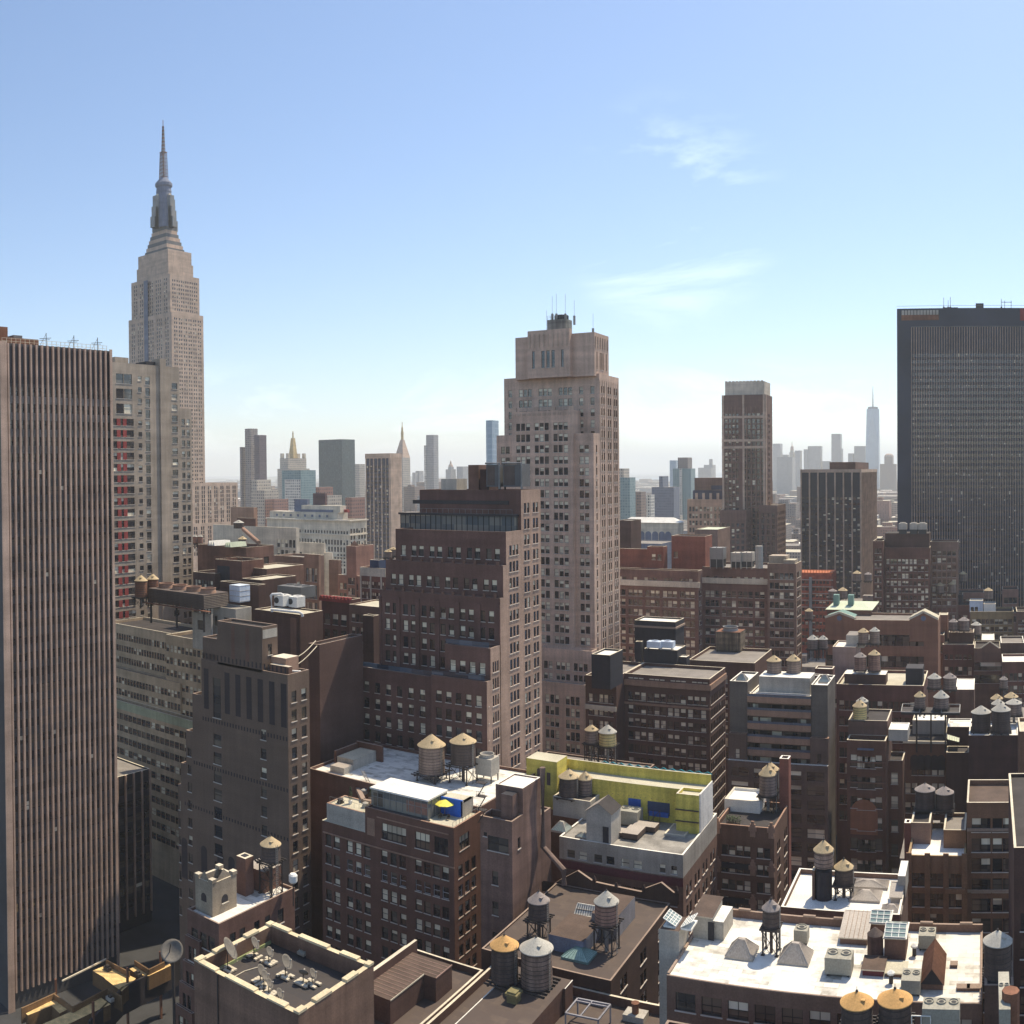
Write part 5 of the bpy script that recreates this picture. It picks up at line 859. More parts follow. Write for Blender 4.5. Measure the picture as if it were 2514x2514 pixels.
for a, b_ in ((870, 1230), (1220, 1550)): q.box(at(*e6(a, 520), Y=Y0).x, at(*e6(b_, 520), Y=Y0).x, Y0 - .1, Y0 - .003, zt - 1.45, zt - 1.25, tan)
# white painted low roof storey at left
zw = at(*e6(425, 360), Y=Y0 + .3).z; xw0 = at(*e6(422, 350), Y=Y0 + 1.2).x; B.box(xw0, xm - .02, Y0 + .3, yb - 4, zw, z0=zlow + .002, wall=offwhite, ph=.25, roof=rcream, N=dict(at=[(.10, 1.3), (.47, 1.3), (.74, 1.3)], rows=1, h=2.1, top=1.6, blinds=0))
TZ = zw - .25
# glass penthouse
g = at(*e6(1352, 322), Z=zt + 3.3); gx0 = at(*e6(822, 222), Y=g.y).x; gy1 = at(*e6(1530, 200), X=g.x).y; zr = zt - .5
q = B.mb('glass_walls'); q.box(gx0, g.x, g.y, gy1, zr, g.z - .3, glassg, False); q.box(gx0 + (g.x - gx0) * .63, g.x - .1, g.y - .03, g.y - .002, zr + .8, g.z - .9, MATS['pink_brick']) ; q.box(gx0 + .4, gx0 + (g.x - gx0) * .2, g.y - .03, g.y - .002, zr + .4, g.z - .9, glass)
q = B.mb('penthouse_roof'); q.box(gx0 - .25, g.x + .25, g.y - .3, gy1 + .2, g.z - .29, g.z, white, rwhite)
q = B.mb('penthouse_frame'); [q.box(x - .06, x + .06, g.y - .09, g.y - .035, zr, g.z - .3, galv) for x in [gx0 + (g.x - gx0) * i / 9 for i in range(10)]]; [q.box(g.x + .003, g.x + .08, y - .06, y + .06, zr, g.z - .3, galv) for y in [g.y + (gy1 - g.y) * i / 5 for i in range(6)]]; q.box(gx0, g.x, g.y - .1, g.y - .04, zr + 2.1, zr + 2.2, galv); q.box(gx0 - .3, g.x + .6, g.y - 1.4, g.y - .1, zr + .02, zr + .22, dkpanel)
q = B.mb('blue_wall'); b1 = at(*e6(1755, 300), X=X - 1.0); q.box(g.x + .1, X - 2.0, gy1 - 2.2, gy1 - 1.9, zr, zr + 3.2, bluew); q.box(X - 2.3, X - 1.9, gy1 - 2.2, yb, zr, zr + 3.0, offwhite, rcream); q.box(g.x + .1, X - 1.9, gy1 - 1.88, yb - .5, zr + 2.7, zr + 3.0, offwhite, rcream)
q = B.mb('roof_rail'); [q.bar((X - .2, y, zt), (X - .2, y, zt + 1.0), .05, galv) for y in [Y0 + (yb - Y0) * i / 9 for i in range(10)]]; q.bar((X - .2, Y0, zt + 1.0), (X - .2, yb, zt + 1.0), .05, galv); [q.bar((x, Y0 + 1.3, zw), (x, Y0 + 1.3, zw + 1.0), .04, galv) for x in [xw0 + (xm - xw0) * i / 8 for i in range(9)]]; q.bar((xw0, Y0 + 1.3, zw + 1.0), (xm, Y0 + 1.3, zw + 1.0), .04, galv)
LB = (xl, X, Y0, yb, zt); B.finish()
p = at(*e6(1515, 470), Z=zr); o = thing('parasol', tuple(p), 'yellow parasol on the roof terrace beside the glass penthouse', 'parasol'); b = MB(); b.lathe((p.x, p.y, p.z + 2.2), [(1.95, 0), (1.9, .05), (.06, .75)], M('lemon_canvas', (.82, .75, .12), var=.05), 8); b.build('canopy', o); b = MB(); b.bar(p, p + Vector((0, 0, 3.0)), .08, wood); b.box(p.x - .3, p.x + .3, p.y - .3, p.y + .3, p.z, p.z + .12, steel); b.build('pole', o)
for i, (px, py, lb) in enumerate(((1470, 500, 'dark garden chair under the left of the yellow parasol'), (1545, 515, 'dark garden chair in front of the yellow parasol'), (1600, 470, 'white deck chair right of the yellow parasol'))):
    p = at(*e6(px, py), Z=zr); m0 = white if i == 2 else steel; o = thing('garden_chair', tuple(p), lb, 'chair', 'garden chairs by the parasol'); b = MB(); b.box(p.x - .28, p.x + .28, p.y - .28, p.y + .28, p.z + .42, p.z + .48, m0); b.build('seat', o); b = MB(); b.box(p.x - .28, p.x + .28, p.y + .24, p.y + .3, p.z + .49, p.z + 1.0, m0); b.build('backrest', o); b = MB(); [b.bar((p.x + sx, p.y + sy, p.z), (p.x + sx, p.y + sy, p.z + .42), .05, m0) for sx in (-.24, .24) for sy in (-.24, .24)]; b.build('leg_frame', o)
for i, (px, py, h_, lb) in enumerate(((620, 360, 3.4, 'tall potted conifer at the left roof edge before the glass penthouse'), (808, 330, 3.0, 'dark potted conifer at the left corner of the glass penthouse'))):
    p = at(*e6(px, py), Z=TZ); o = thing('potted_tree', tuple(p), lb, 'potted tree'); b = MB(); b.lathe(p, [(.35, 0), (.45, .6), (.38, .6)], white if i == 0 else wood, 12); b.build('pot', o); b = MB(); rr = random.Random(i)
    for k in range(420):
        t = rr.random(); R_ = .5 * (1 - t) ** .6 * (.5 + .5 * rr.random()); a = rr.random() * 6.28; q_ = Vector((p.x + R_ * math.cos(a), p.y + R_ * math.sin(a), p.z + .7 + t * (h_ - .7))); u = Vector((rr.uniform(-1, 1), rr.uniform(-1, 1), rr.uniform(-.3, 1))).normalized() * .16; v_ = u.cross(Vector((0, 0, 1))).normalized() * .07; b.quad([q_ - v_, q_ + v_, q_ + u], leaf)
    b.build('foliage', o)
p = at(*e6(700, 250), Z=TZ); o = thing('air_duct', tuple(p), 'long bent duct along the cream roof left of the glass penthouse', 'duct'); b = MB(); q1 = at(*e6(690, 240), Z=TZ); q2 = at(*e6(745, 350), Z=TZ); b.bar(q1 + Vector((0, 0, .4)), q2 + Vector((0, 0, .4)), .9, copeb, .7); b.bar(q2 + Vector((0, 0, .4)), q2 + Vector((1.6, .3, .4)), .8, copeb, .6); b.build('duct', o)
for i, (px, py, lb) in enumerate(((525, 355, 'round dark roof fan at the far left of the cream roof'), (762, 395, 'round pale roof fan at the front of the cream roof'), (750, 268, 'pale round roof fan behind the bent duct'))):
    p = at(*e6(px, py), Z=TZ); o = thing('roof_fan', tuple(p), lb, 'fan', 'roof fans by the glass penthouse'); b = MB(); b.box(p.x - .5, p.x + .5, p.y - .5, p.y + .5, p.z, p.z + .4, steel if i == 0 else offwhite); b.build('curb', o); b = MB(); b.lathe((p.x, p.y, p.z + .4), [(.5, 0), (.62, .3), (.6, .5), (.2, .7)], steel if i == 0 else offwhite, 14); b.build('cowl', o)
# rear roof of the loft block, huts and tanks
B = Bld('loft_building', 'rear white roofed loft block carrying two big water tanks and a stucco hut', wall=bb, roof=rpatch, lite=True, blinds=.3, zmin=20, cope_=copeb)
RZ2 = zt + .6; xr0 = at(*d4(95, 440), Y=yb + 3).x; B.box(xr0, X - .4, yb + .02, yb + 24, RZ2, ph=.6, N=None, W=dict(n=[2, 2, 2], w=1.3, gap=.5, fh=fh, h=2.1, top=2.6, blinds=.2))
B.finish(); RR = RZ2 - .6
B = Bld('roof_hut', 'two storey stucco roof hut with pale flat roof, beside the dark brick tower wall', wall=offwhite, roof=rcream, cat='hut', lite=True); c = at(*d4(377, 372), Y=yb + 6); x0 = at(*d4(250, 338), Y=c.y).x; y1 = at(*d4(558, 308), X=c.x).y; B.box(x0, c.x, c.y, y1, c.z, z0=RR, par=False, W=dict(at=[(.72, 1.1)], rows=1, h=1.6, top=1.0), N=dict(at=[(.65, 1.0)], rows=1, h=1.6, top=1.6, blinds=0)); q = B.mb('brick_parapet'); q.box(x0 - 1.2, c.x + 1.6, y1 + .02, y1 + .6, RR, c.z + 1.2, MATS['loft_brick'], copeb); q.box(x0 - 1.2, x0 - .7, c.y + .5, y1, RR, c.z + .9, MATS['loft_brick'], copeb); B.finish()
B = Bld('roof_hut', 'low lean-to hut with a corrugated roof left of the two storey stucco hut', wall=offwhite, roof=rtin, cat='hut'); c2 = at(*d4(305, 440), Y=yb + 2.5); B.box(at(*d4(195, 440), Y=c2.y).x, c2.x, c2.y, c2.y + 3, c2.z, z0=RR, par=False, N=dict(at=[(.4, 1)], rows=1, h=1.9, top=.8, blinds=0)); B.finish()
p = at(*d4(495, 545), Z=RR); o = thing('roof_stair', tuple(p), 'grey metal steps leaning on the cream roof before the stucco hut', 'stair'); b = MB(); a0 = at(*d4(450, 455), Z=RR + 2.6); [b.bar(p + Vector((d, 0, 0)), a0 + Vector((d, 0, 0)), .1, offwhite) for d in (-.4, .4)]; b.build('stringer', o); b = MB(); [b.bar(p.lerp(a0, t / 8) + Vector((-.4, 0, 0)), p.lerp(a0, t / 8) + Vector((.4, 0, 0)), .12, offwhite, .05) for t in range(1, 8)]; b.build('treads', o)
water_tank(*d4(996, 250), dia=px_m(215, 1) * F * .31056, hb=218 * .31056, r=186, cone=conet, wd=wood, apex=26, zs=RR, foot=1914, label='large grey cedar tank with tan cone just behind the glass penthouse')
water_tank(*d4(1245, 222), dia=205 * .31056, hb=175 * .31056, r=190, cone=conet, wd=wooddk, apex=20, zs=RR, foot=1918, label='darker cedar tank with tan cone on a tall frame, right of the large grey tank')
p = at(*d4(1405, 500), Y=yb + 14); o = thing('cooling_tower', tuple(p), 'small white cooling tower with a round fan right of the two big tanks', 'cooling tower'); hh = px_m(150 * .31, 178); b = MB(); b.box(p.x - 1.9, p.x + 1.9, p.y, p.y + 3.4, RR + 1.5, p.z + hh, offwhite); b.build('casing', o); b = MB(); b.lathe((p.x, p.y + 1.7, p.z + hh + .01), [(1.45, 0), (1.5, .7), (1.35, .7), (1.2, .1)], offwhite, 22); b.build('fan_ring', o); b = MB(); [b.box(p.x + sx - .1, p.x + sx + .1, p.y + sy, p.y + sy + .2, RR, RR + 1.5, steel) for sx in (-1.7, 1.7) for sy in (.2, 3)]; b.build('leg_frame', o)
# ------------------------------------------------------------------ chimney block with the shadowed pale side wall
d5 = lambda x, y: (1150 + x * .31056, 1750 + y * .31056)
B = Bld('brick_building', 'tall brick block with a sunlit grey side wall, fire stairs and a long brown flue', wall=M('side_wall_brick', (0.194, 0.118, 0.093), var=.15, streak=.2), roof=rgrey, lite=True, blinds=.2, zmin=15, cope_=copeb)
c = at(*d5(345, 862), r=166); X2 = c.x; yA = c.y; ym = at(*d5(430, 598), X=X2).y; ye = at(*d5(570, 484), X=X2).y; yz = at(1352, 1940, X=X2).y
xf = at(*d5(92, 818), Y=yA).x; zA = c.z; zM = at(*d5(430, 598), X=X2).z
B.box(xf, X2, yA, ym, zA, ph=1.2, N=[dict(at=[(.16, .7)], rows=1, h=.7, top=1.6), dict(at=[(.56, 4.2)], rows=1, h=2.6, top=2.0, blinds=0), dict(at=[(.46, 1.2)], fh=5.4, h=2.4, top=8.2, blinds=0)], W=dict(at=[(.62, 1.0)], rows=1, h=2.0, top=2.4, blue=True))
xf2 = at(*d5(215, 580), Y=ym).x; B.box(xf2, X2, ym, ye, zM, ph=.25, cope_=copew, roof=rwhite); B.box(xf2, X2, ye, max(yz, ye + 4), zM - 7, ph=.4)
q = B.mb('lift_shaft'); q.box(xf2 + (X2 - xf2) * .42, X2 - .9, ym - 2.2, ym - .003, zA - 1.2, zM - .8, MATS['side_wall_brick'], black)
q = B.mb('fire_stair'); xx = xf - .2
for k in range(3):
    z = zA + 1.2 + 2.4 * k; q.box(xx - .2, xx + 1.6, ym - 5, ym - 3.8, z, z + .08, steel); q.bar((xx, ym - 4.4, z - 2.4), (xx + 1.5, ym - 4.4, z), .3, steel, .1); [q.bar((xx + i * .4, ym - 5, z), (xx + i * .4, ym - 5, z + 1.0), .04, steel) for i in range(5)]; q.bar((xx, ym - 5, z + 1.0), (xx + 1.6, ym - 5, z + 1.0), .05, steel)
B.finish()
fl = M('flue_metal', (.16, .11, .09), streak=.2); y_ = at(*d5(588, 700), X=X2 + .7).y; zt_ = at(*d5(588, 430), X=X2 + .7).z; zb_ = at(*d5(588, 1060), X=X2 + .7).z; e = at(*d5(755, 1270), X=X2 + .7 + 5.5)
tag(pipe('flue', 'long brown flue rising up the sunlit grey side wall with a slanting foot', [(X2 + .7, y_, zt_), (X2 + .7, y_, zb_), (e.x, e.y, e.z + .5), (e.x, e.y, e.z - 2)], .55, fl, 'flue'))
# ------------------------------------------------------------------ black gabled tar roof with two tanks
B = Bld('brick_building', 'dark brick building with tar roof, black twin gabled rear wall and two tanks on frames', wall=M('shaded_brick', (0.062, 0.036, 0.028), var=.2), roof=rsheetb, lite=True, blinds=.2, zmin=25, cope_=copeb)  # near-black tone puts the shade on the gabled wall into the brick
c = at(1500, 2408, r=140); X3 = c.x; Y3 = c.y; Z3 = c.z; yb3 = at(1667, 2226, X=X3, ).y; xl3 = at(1180, 2330, Z=Z3).x
yb3 = at(1650, 2222, Z=Z3 - .3).y
B.box(xl3, X3, Y3, yb3, Z3, ph=.25, pt=.3, N=dict(n=[2, 2, 2, 2], w=1.3, gap=.4, fh=3.5, h=1.9, top=1.6, rows=2), W=dict(n=[2, 2, 2], w=1.2, fh=3.5, top=1.5, h=2))
q = B.mb('gabled_wall'); P_ = lambda px, py: at(px, py, Y=yb3)
prof = [(1330, 2190), (1375, 2160), (1418, 2138), (1454, 2163), (1462, 2166), (1575, 2190), (1584, 2181), (1623, 2167), (1655, 2193), (1664, 2188)]
pts = [P_(*a) for a in prof]; zb = Z3 - .3
for a, b_ in zip(pts, pts[1:]):
    q.quad([(a.x, yb3, zb), (b_.x, yb3, zb), (b_.x, yb3, b_.z), (a.x, yb3, a.z)], MATS['shaded_brick']); q.quad([(a.x, yb3 + .5, zb), (a.x, yb3 + .5, a.z), (b_.x, yb3 + .5, b_.z), (b_.x, yb3 + .5, zb)], MATS['shaded_brick']); q.quad([(a.x, yb3, a.z), (b_.x, yb3, b_.z), (b_.x, yb3 + .5, b_.z), (a.x, yb3 + .5, a.z)], copeb)
[q.lathe((P_(px, py).x, yb3 + .25, P_(px, py).z), [(.35, -.4), (.4, .2), (.1, .9)], MATS['shaded_brick'], 8) for px, py in ((1458, 2164), (1512, 2180), (1580, 2186), (1660, 2190))]
BZ3 = Z3 - .25
# roof box behind right tank, its slatted skylight
h0 = at(1514, 2253, Z=BZ3 + 3.6); hx0 = at(1452, 2236, Y=h0.y).x; hy1 = at(1559, 2203, X=h0.x).y; B.mb('bulkhead').box(hx0, h0.x, h0.y, max(hy1, h0.y + 6), BZ3, BZ3 + 3.6, MATS['blue_grey_stucco'] if 'blue_grey_stucco' in MATS else M('blue_grey_stucco', (.24, .23, .24), var=.3), rbrown)
hb = at(1340, 2300, Z=BZ3 + 2.4); B.mb('bulkhead').box(hb.x, hb.x + 6, hb.y + 1, hb.y + 9, BZ3, BZ3 + 2.4, slate, rbrown)
B.finish()
p = at(1444, 2282, Z=BZ3); o = thing('louvre_rack', tuple(p), 'tilted white slatted rack on the tar roof left of the russet tank', 'rack'); a = at(1400, 2276, Z=BZ3 + .4); b_ = at(1462, 2283, Z=BZ3 + .4); c_ = at(1465, 2226, Z=BZ3 + 3.2); d_ = at(1419, 2218, Z=BZ3 + 3.2); b = MB(); b.quad([a, b_, c_, d_], offwhite); b.build('backing', o); b = MB()
for i in range(10): t = i / 9; b.bar(a.lerp(b_, t) + Vector((0, -.03, .06)), d_.lerp(c_, t) + Vector((0, -.03, .06)), .12, copew)
for i in range(5): t = i / 4; b.bar(a.lerp(d_, t) + Vector((0, -.05, .1)), b_.lerp(c_, t) + Vector((0, -.05, .1)), .1, steel if i % 2 else copew)
b.build('slats', o)
skylight(1410, 2362, BZ3, 4.6, 3.6, 1.5, 'green copper hipped skylight on the tar roof, half in a tank shadow', rm=copper, gm=M('patina_glass', (.30, .44, .40)))
d6 = lambda x, y: (1100 + x * .2588, 2014 + y * .2588)
water_tank(*d6(1502, 765), dia=232 * .2588, hb=200 * .2588, r=152, cone=conew, wd=woodr, apex=27, zs=BZ3, foot=2334, label='russet tank with pale grey cone high on a splayed frame over the tar roof')
water_tank(*d6(860, 755), dia=205 * .2588, hb=165 * .2588, r=154, cone=conedk, wd=wooddk, apex=22, zs=BZ3, foot=2300, label='dull dark tank in shade on a frame, left on the tar roof')
# ------------------------------------------------------------------ lower brown roofs in front
B = Bld('brick_building', 'low brown roofed building with cream copings in the bottom middle', wall=M('low_brick', (0.107, 0.059, 0.045)), roof=rsheetb, lite=True, zmin=25, cope_=cope)
Y4_ = Y3 - 21; zQ = Z3 - 2.0; xq0 = xl3 + 2; xq1 = at(1700, 2500, Z=zQ).x; B.box(xq0, xq1, Y4_, Y3 - .01, zQ, ph=1.3, pt=.4); QZ = zQ - 1.3
pz = at(1406, 2407, Z=QZ + 3.7); px0 = at(1160, 2413, Y=pz.y - 0).x; B.mb('bulkhead').box(at(1172, 2418, Z=QZ + 3.7).x, pz.x, pz.y - 2.6, pz.y, QZ, QZ + 3.7, MATS['low_brick'], rsheetb)
pa = at(1366, 2452, Z=QZ + 3.7); B.mb('bulkhead').box(at(1152, 2484, Z=QZ + 3.7).x, pa.x - .3, Y4_ - 3, pz.y - 2.6, QZ, QZ + 3.698, MATS['low_brick'], rsheetb); PZ = QZ + 3.7
q = B.mb('cornice'); xa = at(1152, 2484, Z=PZ).x; q.box(xa - .12, xa - .002, Y4_ - 3, pz.y - 2.7, PZ - .1, PZ + .06, copew); q.box(pz.x - .08, pz.x + .04, pz.y - 2.6, pz.y, PZ + .002, PZ + .08, copew)
B.finish()
water_tank(*d6(535, 1178), dia=266 * .2588, hb=330 * .2588, r=134, cone=coneo, wd=wooddk, apex=24, zs=PZ, foot=2411, label='dark tank with a bright orange cone, bottom middle beside a wider grey coned tank')
water_tank(*d6(838, 1205), dia=312 * .2588, hb=345 * .2588, r=135, cone=conew, wd=M('streaked_cedar', (.25, .175, .135), streak=.4), apex=26, zs=PZ, foot=2419, label='widest streaked tank with pale grey cone, bottom middle beside the orange coned tank')
p = at(*d6(600, 1740), Z=PZ); o = thing('vent_box', tuple(p), 'mossy square vent box with a hipped cap in front of the two bottom middle tanks', 'vent'); b = MB(); mg = M('mossy_metal', (.22, .19, .09)); b.box(p.x - .75, p.x + .75, p.y, p.y + 1.5, p.z, p.z + 1.0, mg); b.build('casing', o); b = MB(); b.box(p.x - .95, p.x + .95, p.y - .2, p.y + 1.7, p.z + 1.01, p.z + 1.35, mg); b.box(p.x - .7, p.x + .7, p.y, p.y + 1.5, p.z + 1.35, p.z + 1.6, mg); b.build('cap', o)
o0 = at(1330, 2480, Z=QZ); fr0 = [at(*d6(1115, 1830), Z=QZ + 2.6), at(*d6(1425, 1895), Z=QZ + 2.6), at(*d6(1540, 1750), Z=QZ + 2.6), at(*d6(1230, 1690), Z=QZ + 2.6)]; o = thing('steel_frame', tuple(fr0[0] - Vector((0, 0, 2.6))), 'open grey steel frame standing empty on the low brown roof', 'steel frame'); b = MB(); gp = M('grey_paint', (.28, .27, .29)); [b.bar(fr0[i], fr0[(i + 1) % 4], .22, gp) for i in range(4)]; m1 = fr0[0].lerp(fr0[1], .45); m2 = fr0[3].lerp(fr0[2], .45); b.bar(m1, m2, .18, gp); b.bar(fr0[0].lerp(fr0[3], .85), fr0[1].lerp(fr0[2], .85), .18, gp); b.build('top_frame', o)
for f in fr0: b = MB(); b.bar(f - Vector((0, 0, .12)), f - Vector((0, 0, 2.6)), .2, gp); b.build('leg', o)
p = at(1560, 2502, Z=QZ); o = thing('vent_stack', tuple(p), 'rusty round vent stack on a white curb, right of the steel frame', 'vent'); b = MB(); b.box(p.x - 1.6, p.x + 1.6, p.y - 1, p.y + 1.2, p.z, p.z + .9, offwhite); b.build('curb', o); b = MB(); b.lathe((p.x, p.y, p.z + .9), [(.5, 0), (.5, 1.2), (.6, 1.3), (.6, 1.5), (.3, 1.6)], rust, 14); b.build('stack', o)
# left brown roof with a slated shed
g7 = lambda x, y: (900 + x * .15528, 2214 + y * .15528)
B = Bld('brick_building', 'low brown tar roof with a cream rear coping and a raised slab roofed shed', wall=MATS['low_brick'], roof=rsheetb, lite=True, zmin=25, cope_=cope)
zO = QZ + .6; cA = at(*g7(1860, 1080), Z=zO + 1.0); cB = at(*g7(1030, 858), Z=zO + 1.0); yO = max(cA.y, cB.y); xo0 = at(*g7(150, 1100), Y=yO - 8).x; B.box(xo0, xl3 + 1.9, yO - 26, yO, zO + 1.0, ph=1.0, pt=.35)
zS = zO + 3.6; s0 = at(*g7(1095, 1210), Z=zS); s1 = at(*g7(1335, 995), Z=zS); s2 = at(*g7(320, 1540), Z=zS); sl = at(*g7(690, 820), Z=zS); rs = rbrown
q = B.mb('shed'); q.box(sl.x, s0.x, s0.y, s1.y, zO, zS, MATS['low_brick'], rs); q.box(sl.x, s2.x + .6, s2.y, s0.y - .01, zO, zS - .003, MATS['low_brick'], rs)
q = B.mb('roof_seam')
for i in range(1, 14): y = s2.y + (s1.y - s2.y) * i / 14; q.box(sl.x, (s0.x if y > s0.y else s2.x + .6), y - .04, y + .04, zS + .002, zS + .05, seam)
q.box(s2.x + .6, s2.x + .68, s2.y, s0.y, zS - .1, zS + .08, cope); q.box(s0.x - .05, s0.x + .06, s0.y, s1.y, zS - .1, zS + .08, seam)
q = B.mb('stone_ornament'); q.box(sl.x - .5, sl.x - .02, s2.y - 4, s1.y + 1.4, zO, zS + 1.3, MATS['low_brick'], cope); B.finish()
# ------------------------------------------------------------------ square roof with dishes
d3 = lambda x, y: (400 + x * .29193, 1950 + y * .29193)
B = Bld('brick_building', 'square tan brick block with stepped cream copings and a dark roof of satellite dishes', wall=M('tan_block_brick', (0.193, 0.117, 0.083), var=.12, streak=.2), roof=rsheet, lite=False, blinds=.1, zmin=12, cope_=M('cream_coping', (.62, .52, .34), streak=0))
c = at(*d3(1140, 1855), r=110); xl = at(*d3(262, 1412), Y=c.y).x; yb = at(*d3(1772, 1425), X=c.x).y
B.box(xl, c.x, c.y, yb, c.z, ph=2.3, pt=.75, N=dict(at=[(.2, 1.3), (.45, 1.6)], fh=4, h=2.6, top=7.5, blinds=0))
q = B.mb('stone_ornament'); cc = MATS['cream_coping']
for (a, b_) in ((.0, .1), (.22, .42), (.62, .78), (.93, 1.0)): y0_, y1_ = c.y + (yb - c.y) * a, c.y + (yb - c.y) * b_; q.box(c.x - .8, c.x + .06, y0_, y1_, c.z + .003, c.z + .3, cc); q.box(xl - .06, xl + .8, y0_, y1_, c.z + .003, c.z + .3, cc)
for (a, b_) in ((.05, .22), (.32, .6), (.72, .88)): x0_, x1_ = xl + (c.x - xl) * a, xl + (c.x - xl) * b_; q.box(x0_, x1_, yb - .8, yb + .06, c.z + .003, c.z + .3, cc); q.box(x0_, x1_, c.y - .06, c.y + .8, c.z + .003, c.z + .22, cc)
q = B.mb('green_flashing'); q.box(xl + .76, xl + .95, c.y + 1, yb - 1, c.z - 2.29, c.z - 1.9, M('moss_flashing', (.30, .34, .16)))
q = B.mb('drain_pipe'); q.tube([(xl + 4.5, c.y - .12, c.z), (xl + 4.5, c.y - .12, 20)], .09, steel)
GZ = c.z - 2.3; GB = (xl, c.x, c.y, yb); B.finish()
for px, py, R, az, lb, ms in ((545, 1480, 1.75, .9, 'largest pale dish on a round stand at the left corner of the square roof', 1.6), (765, 1370, 1.0, 1.1, 'dish at the far left by the mossy wall of the square roof', 1.2), (890, 1420, .85, 1.2, 'small dish with bright feed, second row of the square roof', .9), (1030, 1540, 1.15, 1.25, 'large dish turned away in the middle of the square roof', 1.2), (1180, 1600, .75, -.4, 'left of the paired small dishes at the right of the square roof', .9), (1255, 1605, .8, 1.2, 'right of the paired small dishes at the right of the square roof', .9), (820, 1590, 1.0, 1.15, 'first dish in the near row along the front wall of the square roof', .9), (850, 1630, .9, 1.15, 'second dish in the near row along the front wall of the square roof', .9), (890, 1680, .75, 1.15, 'third dish in the near row along the front wall of the square roof', .8), (975, 1770, .8, 1.15, 'fourth dish in the near row, at the front corner of the square roof', .8)):
    dish(*d3(px, py), GZ, R * .86, lb, az, 35, True, ms)
p = at(*d3(1155, 1365), Z=GZ); ac_unit(*d3(1155, 1375), None, 1.2, .8, .7, 'tiny twin fan box by the far wall of the square dish roof', z=GZ)
for i, (a, b_, lb) in enumerate(((590, 1540, 'front pale cable curving across the square dish roof'), (620, 1405, 'rear pale cable curving across the square dish roof'))):
    A = at(*d3(a, b_), Z=GZ + .08); Bq = at(*d3(830 if i == 0 else 700, 1445 if i == 0 else 1385), Z=GZ + .08); tag(pipe('cable', lb, [A, A.lerp(Bq, .35) + Vector((-.3, .5, 0)), A.lerp(Bq, .7) + Vector((-.1, .4, 0)), Bq], .06, cope, 'cable', 'cables on the dish roof'))
# ------------------------------------------------------------------ narrow block with crowned tower
B = Bld('brick_building', 'narrow brick block with a crumbling arched roof tower, white roof strip and one tank', wall=M('rose_brick', (0.156, 0.084, 0.063), var=.2), roof=rpatch, lite=False, blinds=.1, zmin=10, cope_=copeb)
c = at(*d3(470, 1092), r=152); xl = at(*d3(205, 1000), Y=c.y).x; yb = at(*d3(1108, 785), X=c.x).y; TZ2 = c.z
B.box(xl, c.x, c.y, yb, c.z, ph=.5, pt=.3, N=dict(n=[2, 1], w=1.6, gap=.5, fh=4.0, h=2.4, top=2.2), W=dict(at=[(.17, 1.3), (.29, 1.3), (.48, 1.3), (.62, 1.3), (.80, 1.5)], fh=4.0, h=2.4, top=2.0, rows=5))
for k, (px, py) in enumerate(((185, 1180), (165, 1390), (135, 1570), (100, 1760))): p = at(*d3(px, py), Y=c.y - .6 * (k + 1)); B.box(p.x, c.x - 4.0 - .01 * k, c.y - .6 * (k + 1), c.y - .6 * k - .002, p.z, ph=.3, pt=.2, N=dict(n=[2], w=1.5, gap=.5, fh=4, h=2.3, top=1.2, rows=1))
t0 = at(*d3(415, 760), Y=c.y + 1.6); tx0 = at(*d3(272, 690), Y=t0.y).x; ty1 = at(*d3(618, 665), X=t0.x).y; st = M('tower_stucco', (.33, .27, .20), var=.25)
z6 = TZ2 - .5; q = B.mb('turret'); zt6 = t0.z; q.box(tx0, t0.x, t0.y, ty1, z6, zt6 - 1.2, st, black)
for (x0_, x1_, y0_, y1_) in ((tx0, t0.x, t0.y, t0.y + .5), (tx0, t0.x, ty1 - .5, ty1), (tx0, tx0 + .5, t0.y + .5, ty1 - .5), (t0.x - .5, t0.x, t0.y + .5, ty1 - .5)): q.box(x0_, x1_, y0_, y1_, zt6 - 1.19, zt6 + .1, st, cope)
for (x_, y_) in ((tx0 + .4, t0.y + .4), (t0.x - .4, t0.y + .4), (tx0 + .4, ty1 - .4), (t0.x - .4, ty1 - .4)): q.box(x_ - .5, x_ + .5, y_ - .5, y_ + .5, zt6 + .101, zt6 + .7, st, cope)
q.quad([(tx0 + .9, t0.y + .2, zt6 + .1), (t0.x - .9, t0.y + .2, zt6 + .1), ((tx0 + t0.x) / 2, t0.y + .2, zt6 + 1.7)], st); q.quad([(t0.x - .2, t0.y + .9, zt6 + .1), (t0.x - .2, ty1 - .9, zt6 + .1), (t0.x - .2, (t0.y + ty1) / 2, zt6 + 1.7)], st)
ym = (t0.y + ty1) / 2; n = 10; q.quad([(t0.x + .01, ym - .75, z6 + 1.6), (t0.x + .01, ym + .75, z6 + 1.6)] + [(t0.x + .01, ym + .75 * math.cos(math.pi * i / n), zt6 - 3.2 + .75 * math.sin(math.pi * i / n)) for i in range(n + 1)], black)
q.box(t0.x + .012, t0.x + .3, ym - .8, ym + .8, z6 + 1.5, z6 + 1.62, offwhite); arch(q, (tx0 + t0.x) / 2, t0.y - .01, 1.3, zt6 - 3.4, zt6 - 2.0, MATS['arcade_recess'])
